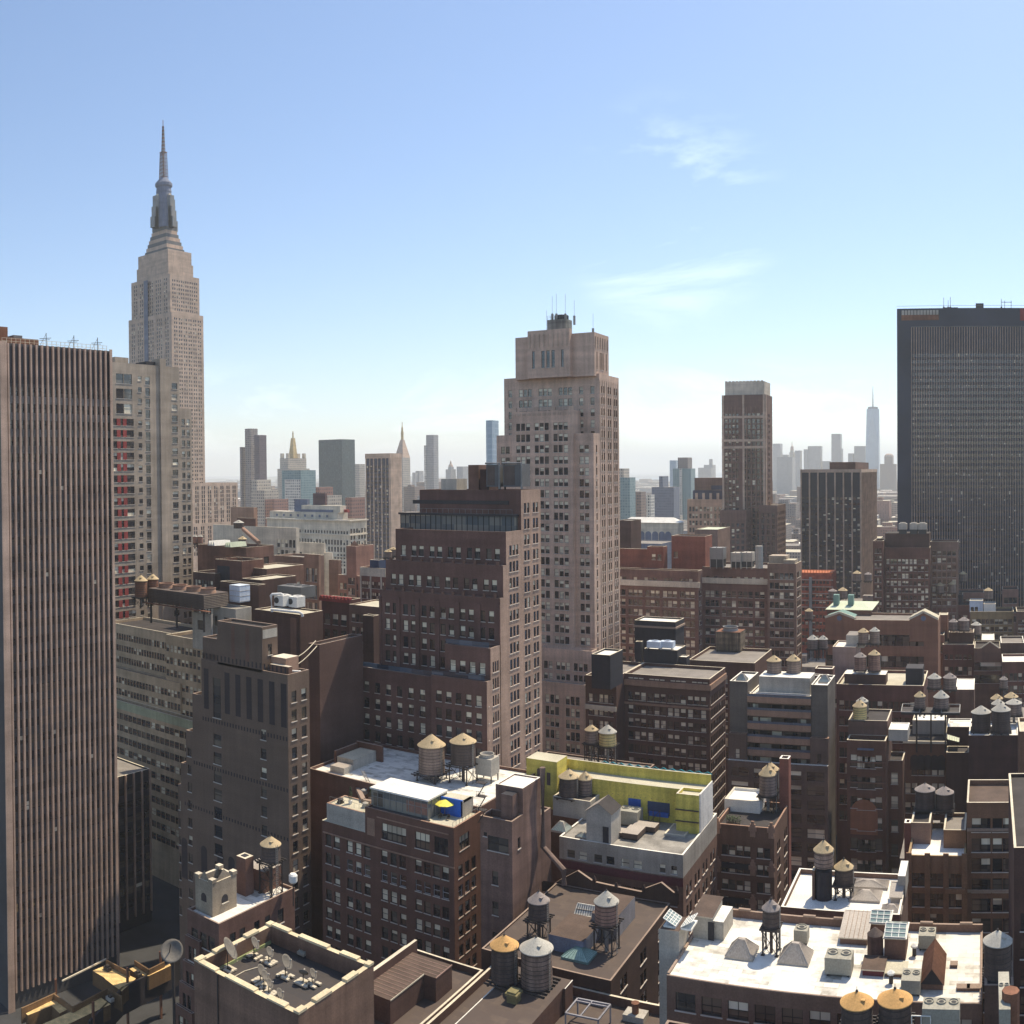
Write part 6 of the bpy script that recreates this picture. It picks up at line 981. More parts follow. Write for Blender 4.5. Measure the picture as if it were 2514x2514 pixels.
hx = at(*d3(740, 700), Z=TZ2 + 2); q = B.mb('shed'); q.box(hx.x - 2.6, hx.x + 2.2, hx.y + 1, hx.y + 5.5, z6, TZ2 + 3.2, MATS['rose_brick'], rtin); ch = at(*d3(655, 530), Z=TZ2 + 6); q = B.mb('chimney'); q.box(ch.x - 1.1, ch.x + 1.1, ch.y, ch.y + 2, z6, TZ2 + 6, MATS['rose_brick'], cope); q.box(ch.x - .5, ch.x + .5, ch.y + .5, ch.y + 1.5, TZ2 + 6.002, TZ2 + 6.1, black)
B.finish()
water_tank(*d3(905, 415), dia=172 * .29193, hb=135 * .29193, r=158, cone=conet, wd=wooddk, apex=19, zs=TZ2 - .5, foot=2192, label='lone dark tank with tan cone on a tall frame, left of the loft building')
p = at(*d3(1095, 745), r=163); o = thing('floodlight', tuple(p), 'bright round white floodlight head at the far end of the narrow roof', 'lamp'); b = MB(); b.lathe(p, [(.5, 0), (.75, .3), (.75, 1.3), (.5, 1.6)], white, 16); b.build('head', o); b = MB(); b.bar(p, p - Vector((0, 0, 4)), .15, steel); b.build('pole', o)
p = at(*d3(82, 1330), r=150); o = thing('satellite_dish', tuple(p), 'big grey dish on a dark mast over the street at lower left', 'satellite dish'); dv = Vector((.35, -.6, .75)).normalized(); b = MB(); b.lathe(p, [(.1, 0), (.8, .1), (1.4, .32), (1.85, .62), (1.85, .66), (1.4, .37), (.1, .05)], dishm, 26, dv); b.build('reflector', o, True); b = MB(); b.bar(p - dv * .4, (p.x, p.y + .3, 0), .35, steel); b.build('mast', o); b = MB(); b.bar(p + Vector((-1.0, 0, -1.1)), p + dv * 2.0 + Vector((.2, 0, .6)), .12, steel); b.build('feed_arm', o)
# plywood decks over the street at lower left
d2 = lambda x, y: (x * .3178, 1900 + y * .3178)
B = Bld('construction_deck', 'sunlit plywood decks and open shafts of a low building site at lower left', wall=black, roof=ply, cat='building site')
DZ = 12.0; fp = lambda x, y: at(*d2(x, y), Z=DZ)
q = B.mb('site_walls'); B.boxes.append((fp(160, 1800).x, fp(1390, 1440).x, fp(1390, 1700).y, fp(800, 1430).y, DZ))
def deck(poly, z=DZ, m=ply, part='plywood_deck'):
    b_ = B.mb(part); top = [at(*d2(*p), Z=z) for p in poly]; b_.quad(top, m); lo = [Vector((p.x, p.y, z - 3.2)) for p in top]
    for i in range(len(top)): j = (i + 1) % len(top); b_.quad([lo[i], lo[j], top[j], top[i]], M('board_side', (.20, .12, .06)) if 'board_side' not in MATS else MATS['board_side'])
deck([(330, 1932), (560, 1830), (770, 1720), (855, 1780), (700, 1850), (440, 1975), (300, 2010)]); deck([(715, 1520), (825, 1475), (1050, 1580), (940, 1680), (820, 1590), (800, 1570)]); deck([(1000, 1505), (1065, 1480), (1180, 1535), (1310, 1465), (1320, 1480), (1150, 1560), (1060, 1550)]); deck([(200, 1850), (420, 1740), (540, 1810), (460, 1850), (400, 1790), (215, 1865)])
q = B.mb('pit_wall'); bs = MATS['board_side']
for a, b_ in (((420, 1700), (560, 1800)), ((560, 1800), (830, 1655)), ((830, 1655), (945, 1720)), ((820, 1435), (1000, 1530)), ((1040, 1440), (1150, 1510)), ((1150, 1510), (1270, 1450)), ((165, 1810), (430, 1690))): A, Bq = at(*d2(*a), Z=DZ + 1.2), at(*d2(*b_), Z=DZ + 1.2); q.bar(A - Vector((0, 0, 1.6)), Bq - Vector((0, 0, 1.6)), .3, bs, 3.2)
q.bar(at(*d2(480, 1600), Z=DZ + 1), at(*d2(820, 1430), Z=DZ + 1), .3, cope); q = B.mb('front_wall'); A, Bq = at(*d2(945, 1650), Z=DZ), at(*d2(1390, 1420), Z=DZ); q.bar(A - Vector((0, 0, 3)), Bq - Vector((0, 0, 3)), .4, dkpanel, 6); A2 = at(*d2(690, 1905), Z=DZ); q.bar(A - Vector((0, 0, 3)), A2 - Vector((0, 0, 3)), .4, dkpanel, 6)
q = B.mb('column'); [q.bar((at(*d2(x, y), Z=DZ).x, at(*d2(x, y), Z=DZ).y, 0), at(*d2(x, y), Z=DZ) + Vector((0, 0, 3.2)), .45, rust) for x, y in ((1240, 1480), (720, 1880), (985, 1610), (430, 1700))]
B.finish()
for i, (x, y, lb) in enumerate(((830, 1515, 'dark heap of gear lying on the rear plywood deck'), (850, 1750, 'pale machine on the edge of the near plywood deck'), (1065, 1560, 'small dark crate on the middle plywood deck'))): p = at(*d2(x, y), Z=DZ); o = thing('site_gear', tuple(p), lb, 'equipment'); b = MB(); b.box(p.x - .9, p.x + .9, p.y - .5, p.y + .5, p.z, p.z + .7, steel if i != 1 else offwhite); b.build('crate', o); b = MB(); b.box(p.x - .4, p.x + .4, p.y - .3, p.y + .4, p.z + .701, p.z + 1.1, steel); b.build('lid', o)
# ------------------------------------------------------------------ big white roof, bottom right
d7 = lambda x, y: (1550 + x * .26605, 2000 + y * .26605)
d8 = lambda x, y: (2000 + x * .26605, 2000 + y * .26605)
B = Bld('brick_building', 'big bottom right block with a dirty white patched roof full of skylights and machines', wall=M('dun_brick', (0.179, 0.109, 0.081), var=.12), roof=rpatch, lite=False, blinds=.35, zmin=8, cope_=copeb)
HZ = 57.0; c = at(2411, 2466, Z=HZ); xl = at(*d7(285, 1548), Z=HZ).x; Y0 = c.y; yb = at(*d8(1100, 1070), Z=HZ).y; xr = c.x
B.box(xl, xr, Y0, yb, HZ, par=False, N=[dict(n=[1] * 11, w=2.7, fh=3.9, h=2.35, top=1.9)])
q = B.mb('parapet'); q.box(xl, xr, yb - .4, yb, HZ + .01, HZ + 1.1, MATS['dun_brick'], copeb); q.box(xl, xr, Y0, Y0 + .25, HZ + .003, HZ + .12, copeb); q.box(xl, xl + .3, Y0 + .26, yb - .41, HZ + .003, HZ + .3, copeb); q.box(xr - .3, xr, Y0 + .26, yb - .41, HZ + .003, HZ + .3, copeb)
for f in (.03, .12, .36, .47, .63, .78, .92): x = xl + (xr - xl) * f; B.mb('parapet').box(x, x + 1.8, yb - .42, yb + .02, HZ + 1.101, HZ + 1.35, copeb)
B.finish(); HB = (xl, xr, Y0, yb)
def house(name, label, pts, z0, h, m, top, cat='roof house', mono=0.0, extra=None):
    """a rooftop house: near left, near right foot corners and far depth"""
    (ax, ay), (bx_, by_), dep = pts; A = at(ax, ay, Z=z0); Bq = at(bx_, by_, Z=z0); y0 = (A.y + Bq.y) / 2; y1 = y0 + dep; o = thing(name, (A.x, y0, z0), label, cat); x0, x1 = A.x, Bq.x
    b = MB(); b.quad([(x0, y0, z0), (x1, y0, z0), (x1, y0, z0 + h), (x0, y0, z0 + h)], m); b.quad([(x1, y0, z0), (x1, y1, z0), (x1, y1, z0 + h + mono), (x1, y0, z0 + h)], m); b.quad([(x0, y1, z0), (x0, y0, z0), (x0, y0, z0 + h), (x0, y1, z0 + h + mono)], m); b.quad([(x1, y1, z0), (x0, y1, z0), (x0, y1, z0 + h + mono), (x1, y1, z0 + h + mono)], m); b.build('walls', o)
    b = MB(); e = .2; b.quad([(x0 - e, y0 - e, z0 + h), (x1 + e, y0 - e, z0 + h), (x1 + e, y1 + e, z0 + h + mono + .01), (x0 - e, y1 + e, z0 + h + mono + .01)], top); b.quad([(x0 - e, y0 - e, z0 + h - .15), (x1 + e, y0 - e, z0 + h - .15), (x1 + e, y0 - e, z0 + h), (x0 - e, y0 - e, z0 + h)], cope); b.build('roof', o)
    if extra: extra(o, x0, x1, y0, y1, z0 + h)
    return o, (x0, x1, y0, y1, z0 + h)
def ex(o, x0, x1, y0, y1, z): b = MB(); xd = x0 + (x1 - x0) * .80; b.box(xd, xd + .9, y0 - .03, y0 - .003, HZ, HZ + 2.6, black); b.build('door', o); b = MB(); b.box(x1 + .003, x1 + 1.6, y0 + .4, y1, HZ, z - .7, offwhite, rwhite); b.build('side_bay', o)
sx0 = xl - 1.2
house('stair_house', 'stucco stair house with brown roof and black door on the dirty white roof', (d7(560, 1150), d7(750, 1150), 5.4), HZ, 3.3, offwhite, rbrown, mono=.5, extra=ex)
p = at(*d7(440, 1080), Z=HZ + 3.2); b = MB(); o = thing('shaft_house', (p.x, p.y, 0), 'tall stucco shaft with two tilted white skylights left of the dirty white roof', 'roof house'); x0_, x1_ = at(*d7(255, 1080), Y=p.y).x, p.x; b.box(x0_, x1_, p.y, p.y + 4.2, 20, HZ + 3.2, offwhite, rbrown); b.build('walls', o)
for i, (xa, xb_, s_) in enumerate(((.15, .75, 1), (1.02, 1.55, -1))): b = MB(); w_ = x1_ - x0_; A = Vector((x0_ + w_ * xa, p.y + .6, HZ + 3.5 + (.9 if s_ > 0 else 0))); Bq = Vector((x0_ + w_ * xb_, p.y + .6, HZ + 3.5 + (0 if s_ > 0 else .9))); D_ = Vector((0, 2.8, 0)); b.quad([A, Bq, Bq + D_, A + D_], skyl); [b.bar(A.lerp(Bq, t / 4) + Vector((0, 0, .03)), A.lerp(Bq, t / 4) + D_ + Vector((0, 0, .03)), .1, white) for t in range(5)]; [b.bar(A + D_ * (t / 4) + Vector((0, 0, .04)), Bq + D_ * (t / 4) + Vector((0, 0, .04)), .1, white) for t in range(5)]; b.box(min(A.x, Bq.x), max(A.x, Bq.x), p.y + .6, p.y + 3.4, HZ + 3.2, HZ + 3.45, white) ; b.build('tilted_skylight', o)
skylight(*d7(990, 1345), HZ, 3.9, 3.6, 2.1, 'left grey pyramid skylight beside the tank frame on the dirty white roof', n=9, gm=rtin); skylight(*d7(1490, 1395), HZ, 4.2, 3.8, 2.2, 'right grey pyramid skylight beside the tank frame on the dirty white roof', n=9, gm=rtin)
water_tank(*d7(1290, 858), dia=168 * .266, hb=165 * .266, r=136, cone=conedk, wd=wooddk, apex=22, zs=HZ, foot=2338, label='small dark tank high on a lattice frame in the middle of the dirty white roof')
ac_unit(*d7(1560, 1205), None, 1.9, 1.8, 2.0, 'upright grey fan unit behind the right pyramid skylight', fans=1, z=HZ); ac_unit(*d7(1905, 1500), None, 3.5, 2.6, 2.4, 'long twin fan unit left of the round shadowed skylight on the dirty white roof', fans=2, z=HZ)
ac_unit(*d8(885, 1680), None, 2.4, 3.0, 2.0, 'twin fan unit at the front roof edge near the brown gabled skylight', z=HZ); ac_unit(*d8(1035, 1260), None, 2.3, 2.6, 2.1, 'twin fan unit behind the brown gabled skylight', z=HZ)
# round vent tank, glazed house, tin roofed house, brown gabled skylight
def ex2(o, x0, x1, y0, y1, z): b = MB(); [b.box(x - .04, x + .04, y0 - .2, y1 + .2, z + .52 * 0 + .02, z + .1, copeb) for x in [x0 + (x1 - x0) * i / 6 for i in range(1, 6)]]; 
def tinseams(o, x0, x1, y0, y1, z):
    b = MB(); [b.bar((x, y0 - .2, z + .03), (x, y1 + .2, z + 1.13), .07, copeb) for x in [x0 + (x1 - x0) * i / 6 for i in range(1, 6)]]; b.build('standing_seam', o)
house('tin_house', 'low house with a tan standing seam tin roof on the dirty white roof', (d8(232, 1200), d8(485, 1200), 5.6), HZ, 1.0, MATS['dun_brick'], rtin, mono=1.1, extra=tinseams)
def glaze(o, x0, x1, y0, y1, z):
    b = MB(); b.quad([(x0, y0 - .1, z + .1), (x1, y0 - .1, z + .1), (x1, y0 + (y1 - y0) * .5, z + .9), (x0, y0 + (y1 - y0) * .5, z + .9)], skyl); b.quad([(x0, y0 + (y1 - y0) * .5, z + .9), (x1, y0 + (y1 - y0) * .5, z + .9), (x1, y1, z + .1), (x0, y1, z + .1)], skyl)
    for i in range(4): x = x0 + (x1 - x0) * i / 3; b.bar((x, y0 - .1, z + .14), (x, y0 + (y1 - y0) * .5, z + .94), .09, white)
    for t in (0, .33, .66, 1): b.bar((x0, y0 - .1 + (y1 - y0) * .5 * t, z + .14 + .8 * t), (x1, y0 - .1 + (y1 - y0) * .5 * t, z + .14 + .8 * t), .09, white)
    b.build('glazed_roof', o)
house('glazed_house', 'brown house with a white barred glass roof right of the dark round vent', (d8(645, 1330), d8(838, 1350), 4.4), HZ, 3.0, brown2, rwhite, extra=glaze)
house('glazed_house', 'farther white barred glass roof behind the dark round vent, partly hidden', (d8(510, 1100), d8(690, 1110), 4.0), HZ, 1.6, brown2, rwhite, extra=glaze)
p = at(*d8(560, 1310), Z=HZ); o = thing('round_vent', tuple(p), 'dark rusty round vent tower with a conical hood on the dirty white roof', 'vent'); R = px_m(75 * .266, 128); hh = px_m(215 * .266, 128); b = MB(); b.lathe(p, [(R, 0), (R, hh)], M('rust_brown', (.10, .055, .045), var=.3, streak=.4), 24); b.build('drum', o); b = MB(); b.lathe(p + Vector((0, 0, hh)), [(R * 1.02, 0), (.12, px_m(75 * .266, 128) * .8)], wooddk, 24); b.build('conical_hood', o)
house('low_skylight_box', 'brown low box with white edge under the round vent, catching its shadow', (d8(440, 1490), d8(635, 1490), 3.4), HZ, .9, MATS['maroon_paint'], rbrown)
o, g = house('roof_box', 'pale square roof box in front of the brown glazed house', (d8(660, 1500), d8(838, 1500), 2.8), HZ, .6, brown2, rcream)
p = at(*d8(1085, 1600), Z=HZ + .6); o = thing('gabled_skylight', tuple(p), 'long brown corrugated gabled skylight pointing away on the dirty white roof', 'skylight'); x0_, x1_ = at(*d8(970, 1570), Z=HZ + .8).x, at(*d8(1195, 1580), Z=HZ + .8).x; y0_ = at(*d8(1085, 1580), Z=HZ + .8).y; y1_ = at(*d8(1190, 1285), Z=HZ + .8).y; xm = (x0_ + x1_) / 2; zr = HZ + 2.9; ze = HZ + .8
bw = M('brown_corrugated', (.17, .10, .075)); b = MB(); b.quad([(x0_, y0_, ze), (xm, y0_, zr), (xm, y1_, zr), (x0_, y1_, ze)], bw); b.quad([(xm, y0_, zr), (x1_, y0_, ze), (x1_, y1_, ze), (xm, y1_, zr)], bw); b.quad([(x0_, y0_ + .3, ze), (x1_, y0_ + .3, ze), (xm, y0_ + .3, zr - .1)], black); b.build('roof', o); b = MB(); b.box(x0_ + .2, x1_ - .2, y0_ + .5, y1_ - .1, HZ, ze, bw); b.build('curb', o)
b = MB(); n = 26
for i in range(n): y = y0_ + (y1_ - y0_) * (i + .5) / n; b.bar((x0_, y, ze + .03), (xm, y, zr + .03), .09, rust, .05); b.bar((xm, y, zr + .03), (x1_, y, ze + .03), .09, rust, .05)
b.build('corrugation', o)
for i, (x, y, w_, lb) in enumerate(((1370, 1630, 1.6, 'left small brown patch box at the front right of the dirty white roof'), (1470, 1630, 1.7, 'right small brown patch box at the front right of the dirty white roof'), (1285, 1415, .9, 'tiny brown box right of the brown gabled skylight'))): p = at(*d8(x, y), Z=HZ); o = thing('roof_box', tuple(p), lb, 'roof box'); b = MB(); b.box(p.x - w_ / 2, p.x + w_ / 2, p.y, p.y + 1.0, HZ, HZ + .35, bw); b.build('body', o); b = MB(); b.box(p.x - w_ / 2 - .06, p.x + w_ / 2 + .06, p.y - .06, p.y + 1.06, HZ + .351, HZ + .42, copeb); b.build('lid', o)
for i, (x, y, lb) in enumerate(((705, 1555, 'mushroom vent with white cap before the pale square roof box'), (920, 1300, 'thin pipe vent on the bright part of the dirty white roof'))): p = at(*d8(x, y), Z=HZ); o = thing('vent_pipe', tuple(p), lb, 'vent', 'pipe vents on the white roof'); b = MB(); b.lathe(p, [(.28, 0), (.28, 1.2)], steel, 12); b.build('stack', o); b = MB(); b.lathe(p + Vector((0, 0, 1.2)), [(.5, 0), (.5, .2), (.1, .5)], white, 12); b.build('cap', o)
# silver coned tank and shaft at right
B = Bld('shaft_building', 'tall dun blank shaft carrying the silver coned tank, bottom right corner', wall=M('dun_shaft', (0.095, 0.059, 0.047), streak=.2), roof=rtar, zmin=60, cope_=copeb); a = at(*d8(1832, 1500), r=118); B.box(HB[1] + .3, a.x, a.y - 2.6, a.y + 3.2, at(*d8(1690, 1470), r=118).z, ph=.2); SZ = B.boxes[0][4] - .2; B.finish()
water_tank(*d8(1690, 1160), dia=266 * .266, hb=330 * .266, r=118, cone=conew, wd=wooddk, apex=26, zs=SZ, label='huge dark tank with a silver cone at the lower right', legs=True)
simple('brick_building', 'dark wall at the bottom right edge of the view, beside the silver coned tank', (2560, 2080), d8(1838, 0)[0], None, 122, dkbrick, rtar, D=30, ph=.5, zmin=20, N_=dict(n=[1, 1, 1], w=1.6, fh=3.6, h=2.3, top=8, blinds=0))
p = at(*d8(1810, 1620), r=101); tag(pipe('flue', 'rusty round flue standing near the bottom right corner', [p - Vector((0, 0, 40)), p], .95, rust, 'flue'))
# orange coned tanks at the bottom and their roof
B = Bld('brick_building', 'dark low roof under the two orange coned tanks at the bottom right edge', wall=MATS['low_brick'], roof=rtar, zmin=10, cope_=copeb); t = at(2200, 2440, r=109); zz_ = t.z - 7; B.box(at(1560, 2500, r=106).x, t.x + 22, t.y - 22, HB[2] - 7, zz_, ph=.5); B.finish()
water_tank(*d8(390, 1725), dia=302 * .266, hb=215 * .266, r=109, cone=coneo, wd=wooddk, apex=26, label='left of the two orange coned dark tanks at the bottom right edge', zs=zz_ - .5, ladder=False); water_tank(*d8(742, 1700), dia=318 * .266, hb=220 * .266, r=109, cone=coneo, wd=wooddk, apex=26, label='right of the two orange coned dark tanks at the bottom right edge', zs=zz_ - .5, ladder=False)
ac_unit(*d8(1165, 1985), 106, 4.2, 2.4, 2.3, 'pale fan unit cut by the bottom edge right of the orange tanks', fans=3); ac_unit(*d8(1755, 1990), 99, 1.2, 7.5, 2.2, 'long cream machine with round ports at the bottom right, beside the rusty flue', fans=2)
p = at(*d8(985, 1930), r=106); o = thing('pipe_frame', tuple(p), 'thin white pipe railing frame right of the orange coned tanks', 'frame'); b = MB(); xa, xb_ = at(*d8(895, 1860), r=106).x, at(*d8(1070, 1860), r=106).x; zt = at(*d8(985, 1858), r=106).z; b.bar((xa, p.y, zt), (xb_, p.y, zt), .1, white); b.bar((xa, p.y, zt - 1.2), (xb_, p.y, zt - 1.2), .08, white); [b.bar((x, p.y, zt), (x, p.y, zz_ - .5), .1, white) for x in (xa, (xa + xb_) / 2, xb_)]; b.build('rail', o)
# second white roof behind
B = Bld('brick_building', 'second white roofed block with two tan coned tanks, behind the dirty white roof', wall=MATS['dun_brick'], roof=rwhite, lite=True, blinds=.2, zmin=20, cope_=copew)
zX = HZ - 1.5; e = at(*d7(1690, 835), Z=zX); yf = HB[3] + 6; bb_ = at(*d8(560, 580), Z=zX); xr_ = at(*d8(800, 900), Z=zX).x; xl_ = at(*d7(1380, 815), Y=yf).x
B.box(xl_, xr_, yf, bb_.y, zX + .8, ph=.8, N=dict(at=[(.08, 1.6), (.24, 1.6), (.5, 1.6), (.75, 1.6)], fh=3.8, h=2.4, top=3.2)); XZ = zX; p = at(*d8(797, 540), Z=XZ); B.mb('bulkhead').box(at(*d8(760, 800), Z=XZ).x, xr_ + .2, p.y - 9, bb_.y - 1, XZ, XZ + 3.4, offwhite, rwhite); B.finish()
gd = at(*d7(1775, 770), Z=XZ); water_tank(*d7(1775, 320), dia=186 * .266, hb=150 * .266, r=math.hypot(gd.x, gd.y), cone=conet, wd=wood, apex=24, zs=XZ + 7.0, label='cedar tank with tan cone standing on a dark round drum, on the second white roof', legs=False)
gd = at(*d7(1775, 770), Z=XZ); rD = math.hypot(gd.x, gd.y); t = at(*d7(1775, 480), r=rD); o = thing('round_drum', (t.x, t.y, XZ), 'dark round drum under the cedar tank on the second white roof', 'drum'); b = MB(); b.lathe((t.x, t.y, XZ), [(px_m(78 * .266, rD), 0), (px_m(78 * .266, rD), t.z - XZ - .5)], black, 28); b.build('shell', o); b = MB(); b.box(t.x - px_m(100 * .266, rD), t.x - px_m(76 * .266, rD), t.y - 1, t.y + 1.4, XZ, t.z - .3, MATS['dun_brick'], cope); b.build('buttress', o)
water_tank(*d8(270, 480), dia=180 * .266, hb=145 * .266, r=157, cone=conet, wd=wooddk, apex=20, zs=XZ, foot=2203, label='lower dark tank with tan cone on legs, on the second white roof')
skylight(*d8(485, 690), XZ, 6.6, 3.0, 1.0, 'long grey skylight at the back of the second white roof', n=12, gm=rtin); skylight(*d8(460, 815), XZ, 4.8, 4.0, 1.2, 'square grey skylight with a vent in the middle of the second white roof', n=8, gm=rtin); skylight(*d8(703, 940), XZ, 3.2, 3.0, 1.2, 'small square skylight near the right of the second white roof', n=6, gm=rtin)
house('tilted_hood', 'grey tilted hood at the right side of the second white roof', (d8(700, 815), d8(800, 820), 2.6), XZ, 1.0, rtin, rtin, mono=1.2)
# ------------------------------------------------------------------ ornamented block, alley side
B = Bld('brick_building', 'brown block with pale crown ornaments on its piers and a roof garden, right of centre', wall=M('garden_brick', (0.155, 0.085, 0.057), var=.15), roof=rtar, lite=False, blinds=.6, zmin=14, cope_=MATS['tan_brick'])
c = at(*d7(1318, 128), r=192); xl = at(*d7(778, 110), Y=c.y).x; yb = at(1924, 2040, X=c.x).y; B.box(xl, c.x, c.y, yb + 6, c.z, ph=1.0, N=[dict(at=[(.16, 1.35), (.28, 1.35), (.41, 1.35), (.54, 1.35), (.76, 1.25), (.88, 1.25)], fh=3.55, h=2.1, top=3.2)], W=dict(n=[2, 2], w=1.2, fh=3.55, h=2.0, top=3))
q = B.mb('stone_ornament'); Lx = c.x - xl
for k in range(4):
    for f in (.035, .64, .955): x = xl + Lx * f; z = c.z - 7.1 * k + (.6 if k == 0 else -.2); q.box(x - .55, x + .55, c.y - .35, c.y - .003, z - 2.6, z, tan); q.box(x - .85, x + .85, c.y - .4, c.y - .352, z - 1.4, z - .5, tan); q.box(x - .3, x + .3, c.y - .35, c.y - .01, z + .001, z + .6, tan)
q = B.mb('terrace_rail'); [q.box(xl + Lx * .1, xl + Lx * .62, c.y - .2, c.y - .1, c.z - 3.2 - 2.0 - 3.55 - .2 - 7.1 * k, c.z - 3.2 - 2.0 - 3.55 + .9 - 7.1 * k, black) for k in range(2)]
GR = c.z - 1.0; gx = (xl, c.x, c.y); B.finish()
simple('white_hut', 'white painted roof hut with windows above the roof garden, right of the yellow penthouse', e7(925, 1795), e7(552, 0)[0], None, 203, white, rwhite, D=8, z0=GR, N_=dict(at=[(.22, 1.5), (.55, 1.5)], rows=1, h=2.2, top=4.2, blinds=.2), ph=.6, cat='hut')
for i, (x, y, lb) in enumerate(((900, 100, 'leafy shrub tub at the left of the roof garden'), (960, 115, 'pale flowering tub in the middle of the roof garden'))):
    p = at(*d7(x, y), Z=GR); o = thing('planted_tub', tuple(p), lb, 'plant tub', 'tubs in the roof garden'); b = MB(); b.box(p.x - .7, p.x + .7, p.y + .5, p.y + 1.3, GR, GR + .6, wood); b.build('tub', o); b = MB(); rr = random.Random(i + 5)
    for k in range(160): q_ = Vector((p.x + rr.uniform(-.9, .9), p.y + .9 + rr.uniform(-.5, .5), GR + .6 + rr.random() * 1.2)); u = Vector((rr.uniform(-1, 1), rr.uniform(-1, 1), rr.uniform(-.2, 1))).normalized() * .3; v_ = u.cross(Vector((0, 0, 1))).normalized() * .12; b.quad([q_ - v_, q_ + v_, q_ + u], leaf)
    b.build('foliage', o)
simple('brick_chimney', 'tall slim red brick chimney beside the twin tan coned tanks, right of centre', e7(1228, 1345), e7(1130, 0)[0], None, 205, red, black, D=2.4, ph=.4, cat='chimney', cope_=copew)
water_tank(*e7(1010, 1500), dia=188 * .2329, hb=215 * .2329, r=205, cone=conet, wd=wood, apex=22, zs=GR, label='front tan coned tank with peeling staves beside the red chimney'); water_tank(*e7(1040, 1450), dia=175 * .2329, hb=190 * .2329, r=213, cone=conet, wd=wooddk, apex=17, zs=GR, label='rear tan coned tank half hidden beside the red chimney')
# ------------------------------------------------------------------ RIGHT: beige and brown blocks
e8 = lambda x, y: (2150 + x * .18841, 1850 + y * .18841)
def m_(B, bx): x0, x1, y0, y1, z1 = bx; q = B.mb('cornice'); [q.box(x0, x1, y0 - .3, y0 - .003, z1 - k, z1 - k + .5, copeb) for k in (5.2, 16.5, 27.5)]
simple('brick_building', 'tan brown block with paired dark framed windows and a brown sunken roof, at the right', e8(1850, 636), e8(1186, 0)[0], None, 174, M('caramel_brick', (0.191, 0.103, 0.063)), rbrown, D=13, N_=[dict(at=[(.19, 1.75), (.37, 1.75), (.60, 1.75), (.80, 1.75)], fh=3.7, h=2.5, top=1.9, blinds=.5)], zmin=20, more=m_, ph=1.0, lite=False)
B = Bld('brick_building', 'tan art deco block with pointed pier tops and paired windows, beside the second white roof', wall=M('golden_brick', (0.219, 0.121, 0.069), var=.12), roof=rwhite, lite=False, blinds=.15, zmin=20, cope_=MATS['ochre_brick'])
c = at(*e8(1172, 1338), r=170); xl = at(*e8(418, 1338), Y=c.y).x; B.box(xl, c.x, c.y, c.y + 16, c.z, ph=1.0, N=[dict(at=[(.13, 1.25), (.25, 1.25), (.44, 1.25), (.57, 1.25), (.75, 1.2), (.88, 1.2)], fh=3.65, h=2.4, top=2.2)])
q = B.mb('pier'); Lx = c.x - xl
for f in (.02, .34, .66, .98): x = xl + Lx * f; q.box(x - .5, x + .5, c.y - .35, c.y - .003, 20, c.z + .5, MATS['golden_brick'])
q = B.mb('balcony'); q.box(xl + Lx * .64, c.x - .1, c.y - .9, c.y - .36, c.z - 6.4, c.z - 5.6, MATS['golden_brick']); WZ = c.z - 1; WX = (xl, c.x, c.y); B.finish()
simple('roof_house', 'plain stucco roof house on the art deco block, left of a white gap', e8(712, 905), e8(458, 0)[0], None, 178, taupe, MATS['tar_roof'], D=9, z0=WZ, ph=.6, cat='roof house'); simple('roof_house', 'tan brick roof house with a sunken grey roof on the art deco block', e8(1175, 998), e8(882, 0)[0], None, 176, MATS['golden_brick'], rgrey, D=9, z0=WZ, ph=.7, cat='roof house', N_=dict(at=[(.15, 1.0)], rows=1, h=2.2, top=8.6, blinds=0))
simple('brick_chimney', 'short red chimney stump left of the stucco roof house on the art deco block', e8(458, 905), e8(372, 0)[0], None, 180, red, black, D=2, z0=WZ - 8, ph=.4, cat='chimney', cope_=copew)
water_tank(*e8(642, 462), dia=262 * .1884, hb=235 * .1884, r=186, cone=conedk, wd=wooddk, apex=15, label='left of two wide dull dark tanks above the art deco block', stand=1.0); water_tank(*e8(896, 500), dia=245 * .1884, hb=200 * .1884, r=186, cone=conedk, wd=wooddk, apex=15, label='right of two wide dull dark tanks above the art deco block', stand=1.0)
f6 = lambda x, y: (2214 + x * .15528, 1640 + y * .15528); f5 = lambda x, y: (2214 + x * .15528, 1380 + y * .15528); f4 = lambda x, y: (1920 + x * .15528, 1380 + y * .15528); q4 = lambda x, y: (1960 + x * .15528, 1640 + y * .15528)
def m_(B, bx):
    x0, x1, y0, y1, z1 = bx; q = B.mb('cornice'); q.box(x0, x1 + .3, y0 - .5, y0 - .003, z1 - .6, z1 + .1, cope); [arch(B.mb('blind_arcade'), x0 + (x1 - x0) * (.265 + .157 * i), y0 - .02, 2.2, z1 - 8, z1 - 3.8, MATS['arcade_recess']) for i in range(5)]
simple('brick_building', 'brown block with a row of arched windows under its cornice, right side', f6(695, 1160), f6(20, 0)[0], None, 262, M('arched_brick', (0.169, 0.086, 0.056)), rtar, D=16, N_=[dict(at=[(.265 + .157 * i, 1.5) for i in range(5)], rows=1, h=3.0, top=5.6), dict(at=[(.11 + .157 * i, 1.6) for i in range(6)], fh=5.4, h=2.9, top=10.8, blinds=.8)], more=m_, zmin=14, lite=False)
for (c_, xl_, lb) in ((f6(700, 830), 170, 'beige rendered roof house with two round tank shadows, above the arched window block'),): simple('roof_house', lb, c_, f6(xl_, 0)[0], None, 272, offwhite, rwhite, D=9, z0=at(*f6(690, 1160), r=262).z - 1, ph=.3, cat='roof house')
